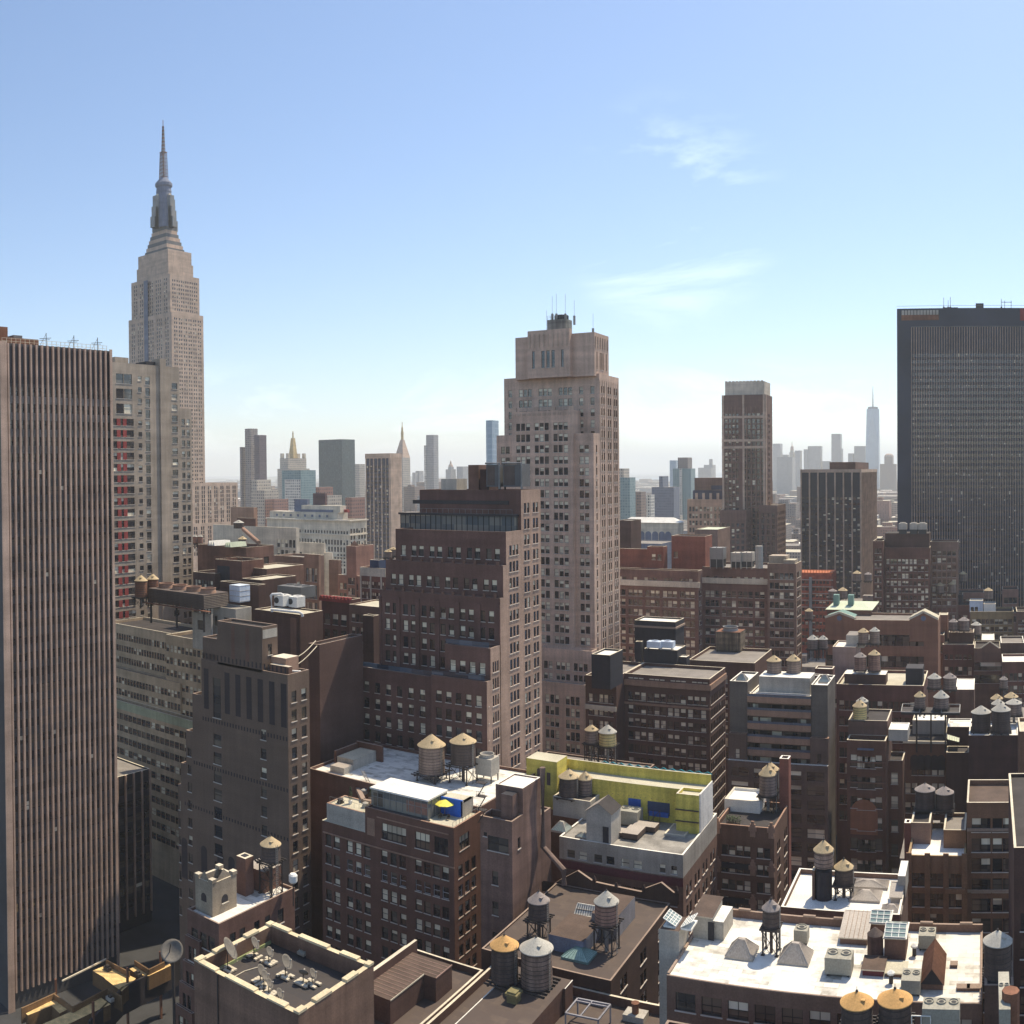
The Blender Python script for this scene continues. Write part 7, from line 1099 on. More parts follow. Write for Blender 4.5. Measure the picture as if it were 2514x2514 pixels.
simple('roof_house', 'dark skylight house with a tilted pale panel, right of the beige rendered roof house', f6(1060, 1335), f6(703, 0)[0], None, 258, dkbrick, rtar, D=6, ph=.4, zmin=60); p = at(*f6(810, 1140), r=262); o = thing('tilted_skylight', tuple(p), 'tilted pale glazed panel on the dark skylight house at the right', 'skylight'); b = MB(); A, Bq, C_, D_ = at(*f6(720, 1125), r=261), at(*f6(905, 1170), r=261), at(*f6(908, 1105), r=265), at(*f6(722, 1050), r=265); b.quad([A, Bq, C_, D_], greenroof); b.build('glazing', o); b = MB(); [b.bar(A.lerp(Bq, t / 5) + Vector((0, -.05, .05)), D_.lerp(C_, t / 5) + Vector((0, -.05, .05)), .15, offwhite) for t in range(6)]; b.build('glazing_bar', o)
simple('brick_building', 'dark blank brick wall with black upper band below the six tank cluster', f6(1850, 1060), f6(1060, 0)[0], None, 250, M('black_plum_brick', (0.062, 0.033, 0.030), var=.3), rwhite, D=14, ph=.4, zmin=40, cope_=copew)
simple('brick_building', 'sunlit edge of a caramel brick wall at the right margin, beside the tank cluster', (2560, 1795), f6(1862, 0)[0], None, 215, MATS['caramel_brick'], rcream, D=12, ph=.8, zmin=60)
simple('roof_house', 'dark roof house with white speckled flat top between the beige hut and the tank cluster', f6(1100, 930), f6(722, 0)[0], None, 268, dkbrick, rpatch, D=9, z0=30, ph=.3, cat='roof house', cope_=copew)
for (cx_, ey, dd, hh_, rr_, co, wd_, ap, lb) in ((1255, 692, 310, 280, 255, conew, wooddk, 16, 'front left grey coned tank of the six tank cluster at the right'), (1570, 655, 300, 330, 252, conew, wooddk, 17, 'front right grey coned tank, nearest of the six tank cluster'), (1772, 548, 255, 180, 262, conew, wood, 11, 'middle right grey coned tank of the six tank cluster'), (1523, 560, 215, 60, 266, conew, wood, 12, 'middle grey coned tank peeping above the front two of the six tank cluster'), (1502, 478, 195, 60, 274, conet, wood, 12, 'rear left tan coned tank of the six tank cluster'), (1730, 450, 220, 60, 274, conet, wood, 12, 'rear right tan coned tank of the six tank cluster')):
    water_tank(*f6(cx_, ey), dia=dd * .15528, hb=hh_ * .15528, r=rr_, cone=co, wd=wd_, apex=ap, stand=2.5, label=lb)
# yellow cedar tank block
simple('brick_building', 'brown stucco block with a bright cedar tank on top, right of the balcony block', q4(1410, 838), q4(790, 0)[0], None, 245, M('mud_stucco', (0.165, 0.097, 0.077)), rtar, D=12, N_=dict(at=[(.13, 1.6), (.3, 1.6), (.75, 3.2)], rows=1, h=3.4, top=5.4, blinds=0), zmin=30, ph=.5)
def m_(B, bx):
    x0, x1, y0, y1, z1 = bx; q = B.mb('cornice'); [q.box(x0, x1, y0 - .25, y0 - .003, z1 - k, z1 - k + .35, brown2) for k in (5.7, 10.9)]; B.mb('awning').box(x0 + (x1 - x0) * .28, x0 + (x1 - x0) * .70, y0 - .8, y0 - .003, z1 - 2.3, z1 - 2.0, slate); arch(B.mb('blind_arcade'), (x0 + x1) / 2 - .6, y0 - .03, 7, z1 - 24, z1 - 15, MATS['rusty_arch'] if 'rusty_arch' in MATS else M('rusty_arch', (.30, .13, .07)))
simple('brick_building', 'brown block front with big arched doorway panel and triple windows, below the bright cedar tank', q4(1380, 1155), q4(766, 0)[0], None, 240, M('russet_brick', (0.142, 0.071, 0.049)), rtar, D=5, N_=[dict(at=[(.18, 1.7), (.82, 1.7)], fh=5.3, h=3.0, top=2.8), dict(at=[(.36, 2.0), (.50, 2.0), (.64, 2.0)], fh=5.3, h=3.0, top=3.2, blinds=.8)], zmin=14, more=m_, lite=False)
simple('brick_building', 'narrow plain brown bay with one white lit window between two brown blocks', q4(1650, 1470), q4(1380, 0)[0], None, 246, MATS['russet_brick'], rtar, D=8, N_=dict(at=[(.52, 1.7)], fh=6.2, h=3.0, top=2.2, blinds=1.0), zmin=14)
water_tank(*q4(972, 595), dia=228 * .15528, hb=205 * .15528, r=248, cone=conet, wd=woody, apex=15, stand=.6, label='bright honey cedar tank with tan cone, right of the balcony block'); water_tank(*q4(1012, 520), dia=190 * .15528, hb=150 * .15528, r=256, cone=conew, wd=wood, apex=11, stand=1.5, label='grey coned tank hidden behind the bright honey cedar tank')
simple('roof_house', 'white box hut with a bright top beside the bright honey cedar tank', q4(1728, 978), q4(1425, 0)[0], None, 243, offwhite, rwhite, D=7, z0=at(*q4(1410, 1160), r=243).z, ph=.15, cat='roof house', cope_=copew)
# flat cream roofed block with wide windows
def m_(B, bx): x0, x1, y0, y1, z1 = bx; B.mb('bulkhead').box(at(*f4(985, 1770), Y=y0 + 4).x, at(*f4(1640, 1770), Y=y0 + 4).x, y0 + 4, y0 + 10, z1 - .9, at(*f4(1000, 1765), Y=y0 + 4).z, dkbrick, rwhite); B.mb('bulkhead').box(at(*f5(60, 1690), Y=y0 + 5).x, at(*f5(330, 1690), Y=y0 + 5).x, y0 + 5, y0 + 12, z1 - .9, at(*f5(60, 1680), Y=y0 + 5).z, black, None)
simple('brick_building', 'plum brick block with wide grouped windows and a dark box on its cream roof', f5(345, 1955), f4(860, 0)[0], None, 292, M('plum_wall', (0.142, 0.066, 0.053)), rcream, D=22, N_=dict(n=[4, 4, 4, 3], w=2.0, gap=.35, fh=4.9, h=2.9, top=4.2), more=m_, zmin=14, blinds=.25)
for (fx, fy, dd, hh_, rr_, co, ap, lb) in ((1238, 1490, 195, 210, 300, conedk, 11, 'brown coned tank on the dark box of the cream roofed block, left one'), (1460, 1455, 190, 250, 300, conet, 12, 'tan coned tank on the dark box of the cream roofed block, right one')): water_tank(*f4(fx, fy), dia=dd * .15528, hb=hh_ * .15528, r=rr_, cone=co, wd=woodr, apex=ap, stand=.5, label=lb)
water_tank(*f4(180, 1545), dia=225 * .15528, hb=200 * .15528, r=252, cone=conet, wd=wood, apex=15, zs=BZ, label='right of two tan coned tanks on the white hut of the balcony block'); water_tank(*e7(1075, 305), dia=155 * .2329, hb=130 * .2329, r=252, cone=conet, wd=wood, apex=13, zs=BZ, label='left of two tan coned tanks on the white hut of the balcony block')
simple('brick_building', 'small maroon hut with a white sunken roof right of the balcony block', f4(800, 1690), f4(520, 0)[0], f4(835, 0)[0], 275, MATS['plum_wall'], rwhite, z0=40, ph=.5, cope_=cope, cat='hut'); simple('white_hut', 'small white curbed vent hut before the maroon hut', f4(730, 1800), f4(490, 0)[0], f4(750, 0)[0], 268, MATS['plum_wall'], rwhite, z0=40, ph=.3, cat='hut', cope_=copew)
# pink block with two pairs of tanks
def m_(B, bx): bulk(B, bx, .52, 1.3, .3, 1.0, 4.2, offwhite, rgrey)
simple('brick_building', 'pale pink block with a stucco tank plinth before the gabled brick hall', f4(1165, 1345), f4(798, 0)[0], None, 318, M('rose_stucco', (.36, .25, .215)), rwhite, D=12, more=m_, zmin=40, ph=.5, N_=dict(at=[(.2, 1.8), (.6, 1.8)], fh=5, h=3, top=17))
for (fx, fy, dd, hh_, rr_, co, ap, lb) in ((1285, 1100, 170, 175, 322, conet, 10, 'tan coned tank, left of the pair on the stucco plinth before the gabled hall'), (1465, 1085, 160, 195, 322, conew, 10, 'grey coned tank, right of the pair on the stucco plinth before the gabled hall'), (487, 1215, 180, 150, 335, conew, 11, 'left of two grey coned tanks on black legs, left of the gabled hall'), (648, 1215, 150, 140, 335, conew, 10, 'right of two grey coned tanks on black legs, left of the gabled hall'), (425, 770, 130, 125, 420, conet, 7, 'tan coned tank by the pale office wing, under the orange netted block'), (800, 455, 140, 110, 440, conedk, 6, 'dull coned tank, left of the pair before the black finned slab'), (960, 445, 150, 115, 440, conet, 8, 'tan coned tank, right of the pair before the black finned slab'), (1185, 175, 135, 120, 470, conet, 7, 'tan coned tank, left of the pair before the dark brown tower'), (1360, 190, 120, 105, 470, conedk, 5, 'dull tank, right of the pair before the dark brown tower')): water_tank(*f4(fx, fy), dia=dd * .15528, hb=hh_ * .15528, r=rr_, cone=co, wd=wood, apex=ap, stand=4 if rr_ == 335 else 1.0, label=lb, ladder=False)
for (fx, fy, dd, hh_, rr_, co, ap, lb) in ((605, 365, 140, 115, 500, conet, 7, 'left of the tank pair on the black roof wall at right'), (795, 345, 130, 135, 500, conet, 7, 'right of the tank pair on the black roof wall at right'), (970, 185, 120, 115, 540, conet, 7, 'tan tank in front of the huge dark slab, farthest right of the tanks there'), (845, 205, 100, 90, 540, conedk, 4, 'faint brown tank in shade in front of the huge dark slab'), (1368, 445, 140, 130, 480, conet, 7, 'brown tank above the white and blue roof rooms at right'), (818, 940, 145, 120, 405, conedk, 8, 'left of two dull tanks right of the gabled hall'), (982, 918, 175, 150, 405, conedk, 9, 'right of two dull tanks right of the gabled hall'), (1177, 988, 165, 150, 420, conew, 8, 'pale grey coned tank in front of the ochre block'), (515, 1825, 215, 150, 275, conew, 12, 'left of two tanks before the dark red block at right, pale cone'), (760, 1820, 210, 180, 275, conedk, 12, 'right of two tanks before the dark red block at right, dull cone')): water_tank(*f5(fx, fy), dia=dd * .15528, hb=hh_ * .15528, r=rr_, cone=co, wd=wood, apex=ap, stand=1.2, label=lb, ladder=False)
for (fx, fy, dd, hh_, rr_, co, ap, lb) in ((285, 440, 178, 180, 262, conet, 13, 'tan coned tank, left of the pair on a long black platform at right'), (625, 452, 245, 170, 262, conew, 17, 'wide grey coned tank, right of the pair on a long black platform at right'), (1610, 175, 130, 140, 285, conedk, 8, 'slim dull tank alone on a thin post at the right')): water_tank(*f6(fx, fy), dia=dd * .15528, hb=hh_ * .15528, r=rr_, cone=co, wd=wood, apex=ap, stand=2.6, label=lb, ladder=False)
a, b_ = at(*f6(5, 640), r=262), at(*f6(920, 640), r=262); o = thing('tank_platform', (a.x, a.y, a.z - 12), 'long black steel platform with open white frames under two tanks at the right', 'platform'); b = MB(); b.box(a.x, b_.x, a.y - 3, a.y + 3, a.z - .9, a.z - .3, steel); b.build('deck', o); b = MB(); [(b.bar((x, a.y - 3, a.z - .2), (x + 5, a.y - 3, a.z - .2), .25, galv), b.bar((x, a.y + 2, a.z + .8), (x + 5, a.y + 2, a.z + .8), .25, galv), b.bar((x, a.y - 3, a.z - .2), (x, a.y + 2, a.z + .8), .2, galv), b.bar((x + 5, a.y - 3, a.z - .2), (x + 5, a.y + 2, a.z + .8), .2, galv)) for x in (a.x, b_.x - 5)]; b.build('open_frame', o)
for x in (a.x + 4, (a.x + b_.x) / 2, b_.x - 4): b = MB(); b.bar((x, a.y, a.z - .9), (x, a.y, a.z - 12), .4, steel); b.build('leg', o)
# gabled brick hall
B = Bld('gabled_hall', 'long orange brick hall with two pale edged gables and round windows, at the right', wall=M('salmon_brick', (0.260, 0.127, 0.081), var=.12), roof=rgrey, lite=True, blinds=.1, zmin=40, cope_=cream, cat='hall', sill=False)
r_ = 362; c = at(2303, 1534, r=r_); x0 = at(2026, 1530, Y=c.y).x; sc = lambda px: (at(px, 1560, Y=c.y).x - x0) / (c.x - x0)
zE = at(2150, 1522, Y=c.y).z; B.box(x0, c.x, c.y, c.y + 18, zE, ph=.8, N=dict(at=[(sc(px), 1.9 * 1.6) for px in (2038, 2052, 2069, 2083, 2103, 2120, 2137, 2154, 2171, 2189, 2206, 2224, 2244, 2258)], fh=8.2, h=4.2, top=4.8, blinds=.1))
q = B.mb('gable')
for (a_, m_, b2, yp) in ((2026, 2061, 2097, 1504), (2233, 2267, 2303, 1502)):
    xa, xm, xb_ = (at(p_, 1530, Y=c.y).x for p_ in (a_, m_, b2)); zp = at(m_, yp, Y=c.y).z; y = c.y - .25; q.quad([(xa, y, zE - 8), (xb_, y, zE - 8), (xb_, y, zE + .6), (xm, y, zp), (xa, y, zE + .6)], MATS['salmon_brick']); q.quad([(xa, y, zE + .6), (xm, y, zp), (xm, c.y + 9, zp), (xa, c.y + 9, zE + .6)], copper if a_ < 2100 else rcream); q.quad([(xm, y, zp), (xb_, y, zE + .6), (xb_, c.y + 9, zE + .6), (xm, c.y + 9, zp)], copper if a_ < 2100 else rcream)
    k = B.mb('stone_ornament'); k.bar((xa, y - .1, zE + .7), (xm, y - .1, zp + .1), .5, cope, .8); k.bar((xm, y - .1, zp + .1), (xb_, y - .1, zE + .7), .5, cope, .8); k.lathe((xm, y - .02, (zE + zp) / 2 - .8), [(1.0, 0), (1.0, .03)], slate, 16, (0, -1, 0))
B.finish()
B = Bld('hip_roofed_block', 'square brick storey with pale green hipped roof behind the hall left gable', wall=brown2, roof=greenroof, cat='hall'); c = at(2138, 1498, r=380); x0 = at(2030, 1496, Y=c.y).x; D_ = 24; B.box(x0, c.x, c.y, c.y + D_, c.z, z0=30, par=False); q = B.mb('hipped_roof'); zp = at(2080, 1475, Y=c.y + D_ / 2).z; i_ = (c.x - x0) * .3; a, b_, c_, d_ = (x0 - .6, c.y - .6, c.z + .05), (c.x + .6, c.y - .6, c.z + .05), (c.x + .6, c.y + D_ + .6, c.z + .05), (x0 - .6, c.y + D_ + .6, c.z + .05); e_, f_ = (x0 + i_, c.y + D_ * .5, zp), (c.x - i_, c.y + D_ * .5, zp); q.quad([a, b_, f_, e_], greenroof); q.quad([b_, c_, f_], greenroof); q.quad([c_, d_, e_, f_], greenroof); q.quad([d_, a, e_], greenroof)
q = B.mb('chimney'); [q.box(x, x + 2.2, c.y + 5, c.y + 8, c.z + 1, c.z + 5.2, copper) for x in (c.x - 16, c.x - 10)]; B.finish()
# blocks further right
def row(name, lb, c_, xl_, r, m, rf, N_=None, D=16, **k): simple(name, lb, c_, xl_, None, r, m, rf, D=D, N_=N_, **k)
row('brick_building', 'mustard yellow block with triple windows and painted roof rooms, right side', f5(1770, 780), f5(1085, 0)[0], 480, ochre, rtar, dict(n=[3, 3, 3], w=2.4, gap=.6, fh=8.0 * .48, h=2.4, top=3.0), zmin=30, blinds=.6)
row('roof_room', 'pale blue painted roof room on the mustard yellow block', f5(1285, 610), f5(1072, 0)[0], 484, paleblue, rcream, dict(at=[(.2, 1.6), (.5, 1.6)], rows=1, h=2.2, top=3), z0=50, ph=.2, D=8, cat='roof room'); row('roof_room', 'white painted roof room on the mustard yellow block', f5(1485, 660), f5(1295, 0)[0], 484, white, rgrey, dict(at=[(.22, 1.4), (.75, 1.4)], rows=1, h=2.2, top=4.4), z0=50, ph=.2, D=8, cat='roof room')
row('brick_building', 'dark brown block at the right margin beside the mustard yellow block', (2560, 1501), f5(1815, 0)[0], 470, brown, rtar, dict(n=[3] * 4, w=2.2, gap=.5, fh=3.84, h=2.4, top=3.2), zmin=30, blinds=.7)
row('brick_building', 'dark red block with six small top windows under a tank pair roof, right side', f5(1140, 1305), f5(645, 0)[0], 400, M('wine_brick', (0.141, 0.062, 0.049)), rtar, [dict(n=[3, 3], w=1.7, gap=1.0, rows=1, h=2.0, top=3.6), dict(n=[3, 3], w=2.6, gap=.8, fh=5.4, h=3.4, top=8.8, blinds=.7)], zmin=30, ph=.6)
row('brick_building', 'orange tan stair block left of the dark red block at right', f5(668, 1150), f5(462, 0)[0], 404, MATS['salmon_brick'], rtar, dict(at=[(.3, 3.0), (.7, 3.0)], rows=1, h=4.4, top=3.0, blinds=0), zmin=30, ph=.3)
row('roof_house', 'dark roof house behind the dark red block with a tank pair on top', f5(1140, 1110), f5(745, 0)[0], 408, brown, rbrown, None, z0=40, ph=.3, cat='roof house', D=10); row('roof_house', 'tan lift house with cream sloped top right of the right gable', f5(725, 835), f5(585, 0)[0], 412, MATS['salmon_brick'], rcream, None, z0=30, ph=.2, cat='lift house', D=7)
def m_(B, bx): x0, x1, y0, y1, z1 = bx; q = B.mb('gable'); q.quad([(x0 + (x1 - x0) * .25, y0 - .02, z1 - .2), (x1 - .5, y0 - .02, z1 - .2), (x0 + (x1 - x0) * .6, y0 - .02, z1 + 2.6)], brown2); k = B.mb('stone_ornament'); k.bar((x0 + (x1 - x0) * .25, y0 - .1, z1), (x0 + (x1 - x0) * .6, y0 - .1, z1 + 2.7), .4, cope); k.bar((x0 + (x1 - x0) * .6, y0 - .1, z1 + 2.7), (x1 - .5, y0 - .1, z1), .4, cope)
row('brick_building', 'brown warehouse with a small gable on its parapet and banded windows, right side', f5(1560, 1360), f5(1145, 0)[0], 392, brown2, rtar, dict(at=[(.12, 2.6), (.62, 9.0)], fh=5.2, h=3.4, top=5, blinds=.1), zmin=30, more=m_)
row('brick_building', 'brown block with white parapet and pale roof at the right margin, above the tank cluster', (2560, 1624), f5(1590, 0)[0], 372, MATS['wine_brick'], rwhite, dict(n=[2, 3, 3], w=1.8, gap=.6, fh=4.9, h=3, top=3.6, blinds=.8), zmin=30, cope_=copew)
row('brick_building', 'flat grey roofed block with white stepped coping at the right margin', f5(1935, 1275), f5(1565, 0)[0], 395, dkbrick, rgrey, None, z0=20, ph=.8, cope_=copew)
row('roof_house', 'bright white roofed hut between the grey coned tank and the right margin', f5(1465, 1232), f5(1262, 0)[0], 410, brown2, rwhite, None, z0=20, ph=.2, cope_=copew, cat='hut'); row('roof_house', 'bright white flat roof just below the slim dull tank at right', f6(1145, 340), f6(850, 0)[0], 300, brown2, rwhite, None, z0=20, ph=.2, cope_=copew, cat='roof house')
row('brick_building', 'long reddish brick block with a black roof wall, behind the gabled hall', f5(1075, 680), f5(140, 0)[0], 500, M('brickdust', (0.204, 0.091, 0.069)), rtar, dict(n=[1] * 9, w=2.2, fh=5, h=2.6, top=4.4), zmin=30, blinds=.6); row('roof_house', 'black tarred roof wall under the tank pair, behind the gabled hall', f5(965, 515), f5(500, 0)[0], 504, black, rtar, None, z0=40, ph=.2, cat='roof house', D=10); row('roof_house', 'white rimmed square hut left of the black tarred roof wall', f5(345, 530), f5(145, 0)[0], 503, brown2, rwhite, None, z0=40, ph=.5, cat='hut', D=10)
row('brick_building', 'pinkish brick row with dark side wall behind the tank pair at right', f5(1300, 480), f5(425, 0)[0], 530, pink, rtar, dict(n=[2, 0, 0, 0, 2, 1], w=2.2, gap=.6, fh=5, h=3, top=3), zmin=30, blinds=.4); row('brick_building', 'small pink brick corner block with three windows before the huge dark slab', f5(1845, 428), f5(1590, 0)[0], 560, pink, rtar, dict(n=[1, 1, 1], w=2.4, fh=5.5, h=3.4, top=4), zmin=30, blinds=0)
def m_(B, bx): bulk(B, bx, .0, .98, .1, .9, 8.0, MATS['dark_brick'], rtar)
row('brick_tower', 'dark brown brick tower with white cooling boxes on top, left of the huge dark slab', (2283, 1344), 2172, 490, M('rust_brown_brick', (0.142, 0.069, 0.053), var=.25), rtar, dict(n=[2, 3, 4, 2], w=1.7, gap=.8, fh=3.75, h=2.4, top=5.2), D=18, zmin=40, blinds=.8, more=m_, cat='tower', maxw=80)
row('brick_wing', 'narrow left wing of the dark brown brick tower with striped windows', (2168, 1328), 2143, 486, MATS['rust_brown_brick'], rtar, dict(n=[3], w=1.7, gap=.5, fh=3.75, h=2.4, top=3), zmin=40, blinds=.5, cat='tower'); row('brick_wing', 'greenish grey wing right of the dark brown brick tower, in front of the huge slab', (2352, 1330), 2284, 500, taupe, rtar, dict(n=[3, 2], w=1.9, gap=.7, fh=3.75, h=2.4, top=4), zmin=40, blinds=.5, cat='tower')
for (xa, xb_, lb) in ((2206, 2226, 'left white cooling box on the dark brown brick tower'), (2233, 2253, 'middle white cooling box on the dark brown brick tower'), (2254, 2275, 'right white cooling box on the dark brown brick tower')):
    A, Bq = at(xa, 1309, r=492), at(xb_, 1309, r=492); zt = at(xb_, 1284, r=492).z; o = thing('cooling_box', tuple(A), lb, 'cooling machine', 'white cooling boxes on the brown tower'); b = MB(); b.box(A.x, Bq.x, A.y, A.y + 5, A.z + 1.9, zt - .4, offwhite); b.build('casing', o); b = MB(); b.lathe(((A.x + Bq.x) / 2, A.y + 2.5, zt - .39), [(1.7, 0), (1.6, .6)], offwhite, 16); b.build('fan_ring', o); b = MB(); b.box(A.x + .2, Bq.x - .2, A.y + .2, A.y + 4.8, A.z - .5, A.z + 1.89, acd); b.build('louvre', o)
B = Bld('netted_block', 'unfinished block wrapped in orange netting with a white hoist mast', wall=M('netted_wall', (.36, .10, .06), var=.35, sc=2), roof=MATS['orange_netting'], cat='building site', lite=True, blinds=.2, sill=False, zmin=30); c = at(2040, 1408, r=500); x0 = at(1955, 1405, Y=c.y).x; B.box(x0, c.x, c.y, c.y + 18, c.z, par=False, N=dict(n=[1] * 9, w=1.5, fh=3.6, h=1.6, top=4)); q = B.mb('net_rail'); [q.box(x0 - .5, c.x + 1.2, c.y - .6, c.y - .35, c.z - 3.6 * k, c.z - 3.6 * k + .35, offwhite if k else MATS['orange_netting']) for k in range(6)]; [q.bar((x, c.y - .4, c.z), (x, c.y - .4, c.z + 1.8), .25, MATS['orange_netting']) for x in [x0 + (c.x - x0) * i / 12 for i in range(13)]]; q.bar((x0, c.y - .4, c.z + 1.8), (c.x + 1, c.y - .4, c.z + 1.8), .3, MATS['orange_netting']); xm = at(1991, 1450, Y=c.y).x; q = B.mb('hoist_mast'); q.box(xm - .8, xm + .8, c.y - 1.6, c.y - .61, 20, c.z - 2, galv); B.finish()
# ------------------------------------------------------------------ mid distance towers at right
B = Bld('setback_tower', 'tall slim brown striped tower with a pale crown, right of centre', wall=M('striped_tower_brick', (0.179, 0.107, 0.085), var=.12), roof=rgrey, cat='tower', lite=True, blinds=.4, zmin=20, maxw=100, sill=False, cope_=cream, rec=.3)
c = at(1879, 1012, r=640); X = c.x; Y0 = c.y; yb = at(1896, 1012, X=X).y; xl = at(1772, 1008, Y=Y0).x; zt = at(1870, 936, Y=Y0 + 2).z; L_ = X - xl
st = lambda: [dict(at=[(.10 + .085 * i, 1.7) for i in range(4)], fh=3.75, h=2.2, top=12), dict(at=[(.52 + .105 * i, 2.0) for i in range(5)], fh=3.75, h=3.0, top=12, blinds=.1)]
z1 = at(1879, 968, Y=Y0).z; B.box(xl, X, Y0, yb, z1, N=st(), W=dict(n=[2], w=1.8, gap=1.2, fh=3.75, h=2.2, top=12), ph=.6)
xa = at(1780, 950, Y=Y0 + 1.5).x; xb_ = at(1872, 950, Y=Y0 + 1.5).x; B.box(xa, X - 1, Y0 + 1.5, yb - 1.5, zt, z0=z1 - .5, wall=M('pale_crown_stone', (.60, .52, .42)), ph=.8, N=dict(n=[1] * 7, w=1.4, rows=1, h=6, top=6.5, blinds=0)); q = B.mb('crown_teeth'); [q.box(x, x + 1.6, Y0 + 1.4, Y0 + 2.2, zt + .01, zt + .6, lime) for x in [xa + (X - 1 - xa) * i / 11 for i in range(11)]]
q = B.mb('pale_pier'); [q.box(xl + L_ * f - .7, xl + L_ * f + .7, Y0 - .5, Y0 - .003, 20, z1, lime) for f in (.03, .50, .97)]; [q.box(xl + L_ * f - .35, xl + L_ * f + .35, Y0 - .4, Y0 - .003, 20, z1 - 8, taupe) for f in (.145, .23, .315, .57, .675, .78, .885)]; q.box(X + .003, X + .4, Y0, Y0 + 1.4, 20, z1, lime)
q = B.mb('pale_band'); [q.box(xl, X + .1, Y0 - .42, Y0 - .01, at(1870, y, Y=Y0).z - 1, at(1870, y, Y=Y0).z + .6, lime) for y in (1022, 1080, 1097)]
e = at(1900, 1240, Y=Y0 - 3); B.box(X - 4, at(1908, 1240, Y=Y0 - 3).x, Y0 - 3, Y0 + 24, e.z, N=dict(n=[1] * 3, w=1.8, fh=3.75, h=3.0, top=5, blinds=.1), W=dict(n=[2] * 5, w=1.6, gap=.8, fh=3.75, h=2.2, top=4), ph=.6)
e = at(1832, 1253, Y=Y0 - 14); B.box(at(1767, 1253, Y=Y0 - 14).x, e.x, Y0 - 14, Y0 - .6, e.z, N=dict(n=[1, 1, 1, 1, 1], w=1.9, fh=3.75, h=2.4, top=7), W=dict(n=[1] * 4, w=1.6, fh=3.75, h=2.4, top=5), ph=1.6, cope_=cream); B.finish()
B = Bld('office_slab', 'black glass office block striped with thin white piers, left of the huge dark slab', wall=M('black_spandrel', (.035, .035, .045), rough=.35, streak=0), roof=rgrey, cat='tower', lite=True, blinds=.35, sill=False, zmin=15, maxw=100, cope_=lime, rec=.12)
c = at(2113, 1152, r=650); X = c.x; Y0 = c.y; xl = at(1967, 1150, Y=Y0).x; yb = at(2152, 1150, X=X).y; L_ = X - xl
B.box(xl, X, Y0, yb, c.z, N=dict(at=[((i + .5) / 14, 1.7) for i in range(14)], fh=3.6, h=1.7, top=17), ph=2.2, cope_=lime, W=None)
q = B.mb('white_pier'); [q.box(xl + L_ * i / 7 - .5, xl + L_ * i / 7 + .5, Y0 - .9, Y0 - .003, 10, c.z - 2.2, lime) for i in range(8)]; q.box(xl - .5, X + .5, Y0 - .9, Y0 - .003, c.z - 2.19, c.z + .05, lime); [q.box(X + .003, X + .5, y - .35, y + .35, 10, c.z - 2.2, MATS['pale_fin']) for y in [Y0 + (yb - Y0) * (i + .5) / 22 for i in range(22)]]; q.box(X + .003, X + .5, Y0, yb, c.z - 2.19, c.z, lime)
q = B.mb('penthouse'); q.box(xl + L_ * .44, xl + L_ * .88, Y0 + 10, yb - 10, c.z - 2.2, c.z + 5, brown2, lime); B.finish()
B = Bld('office_slab', 'huge dark blue black office slab with close pale mullions, right edge', wall=M('navy_spandrel', (.04, .045, .065), rough=.35, streak=0, var=.3, sc=.15), roof=rtar, cat='tower', lite=True, blinds=.10, sill=False, zmin=30, maxw=100, cope_=dkpanel, rec=.1)
c = at(2202, 758, r=590); x0 = c.x; Y0 = c.y; z1 = c.z; xR = x0 + 150
B.box(x0, xR, Y0, Y0 + 45, z1, N=dict(at=[((x - x0 + .75) / 150, 1.25) for x in [at(2240, 900, Y=Y0).x + 1.56 * i for i in range(74)]], fh=3.85, h=1.9, top=26), ph=2.0)
q = B.mb('mullion'); xs0 = at(2238, 900, Y=Y0).x; zt_ = at(2300, 803, Y=Y0).z; [q.box(x - .17, x + .17, Y0 - .5, Y0 - .003, 20, zt_, fin) for x in [xs0 + 1.56 * i for i in range(76)]]; q.box(xs0 - .2, xR, Y0 - .5, Y0 - .004, zt_ + .001, zt_ + .5, MATS['grey_spandrel'])
q = B.mb('roof_opening'); fx = lambda a, b_: at(1950 + a * .2919, 700 + b_ * .2919, Y=Y0); q.box(fx(900, 0).x, fx(1215, 0).x, Y0 - .06, Y0 - .004, fx(0 + 1000, 295).z, fx(1000, 212).z, offwhite); [q.box(x - .2, x + .2, Y0 - .12, Y0 - .061, fx(1000, 295).z, fx(1000, 212).z, dkpanel) for x in [fx(900, 0).x + i * (fx(1215, 0).x - fx(900, 0).x) / 12 for i in range(13)]]; q.box(fx(900, 0).x, fx(1215, 0).x, Y0 - .13, Y0 - .121, fx(1000, 262).z - 2.5, fx(1000, 262).z + .8, rust)
q = B.mb('red_sign_panel'); q.box(fx(1898, 0).x, xR, Y0 - .1, Y0 - .004, fx(1900, 298).z, fx(1900, 195).z, redp)
q = B.mb('roof_bulkhead'); q.box(fx(1248, 0).x, fx(1375, 0).x, Y0 + 4, Y0 + 12, z1, fx(1300, 178).z, dkpanel); q.box(fx(1525, 0).x, fx(1592, 0).x, Y0 + 4, Y0 + 12, z1 - 1, fx(1550, 143).z, dkpanel)
q = B.mb('roof_rail'); q.bar((x0, Y0 + .5, z1 + 1.6), (xR, Y0 + .5, z1 + 1.6), .15, galv); q.bar((fx(1742, 0).x, Y0 + 3, z1 + 4), (fx(1830, 0).x, Y0 + 3, z1 + 4), .3, galv); [q.bar((fx(a, 0).x, Y0 + 3, z1), (fx(a, 0).x, Y0 + 3, z1 + 5), .3, galv) for a in (1742, 1770, 1825)]
B.finish()
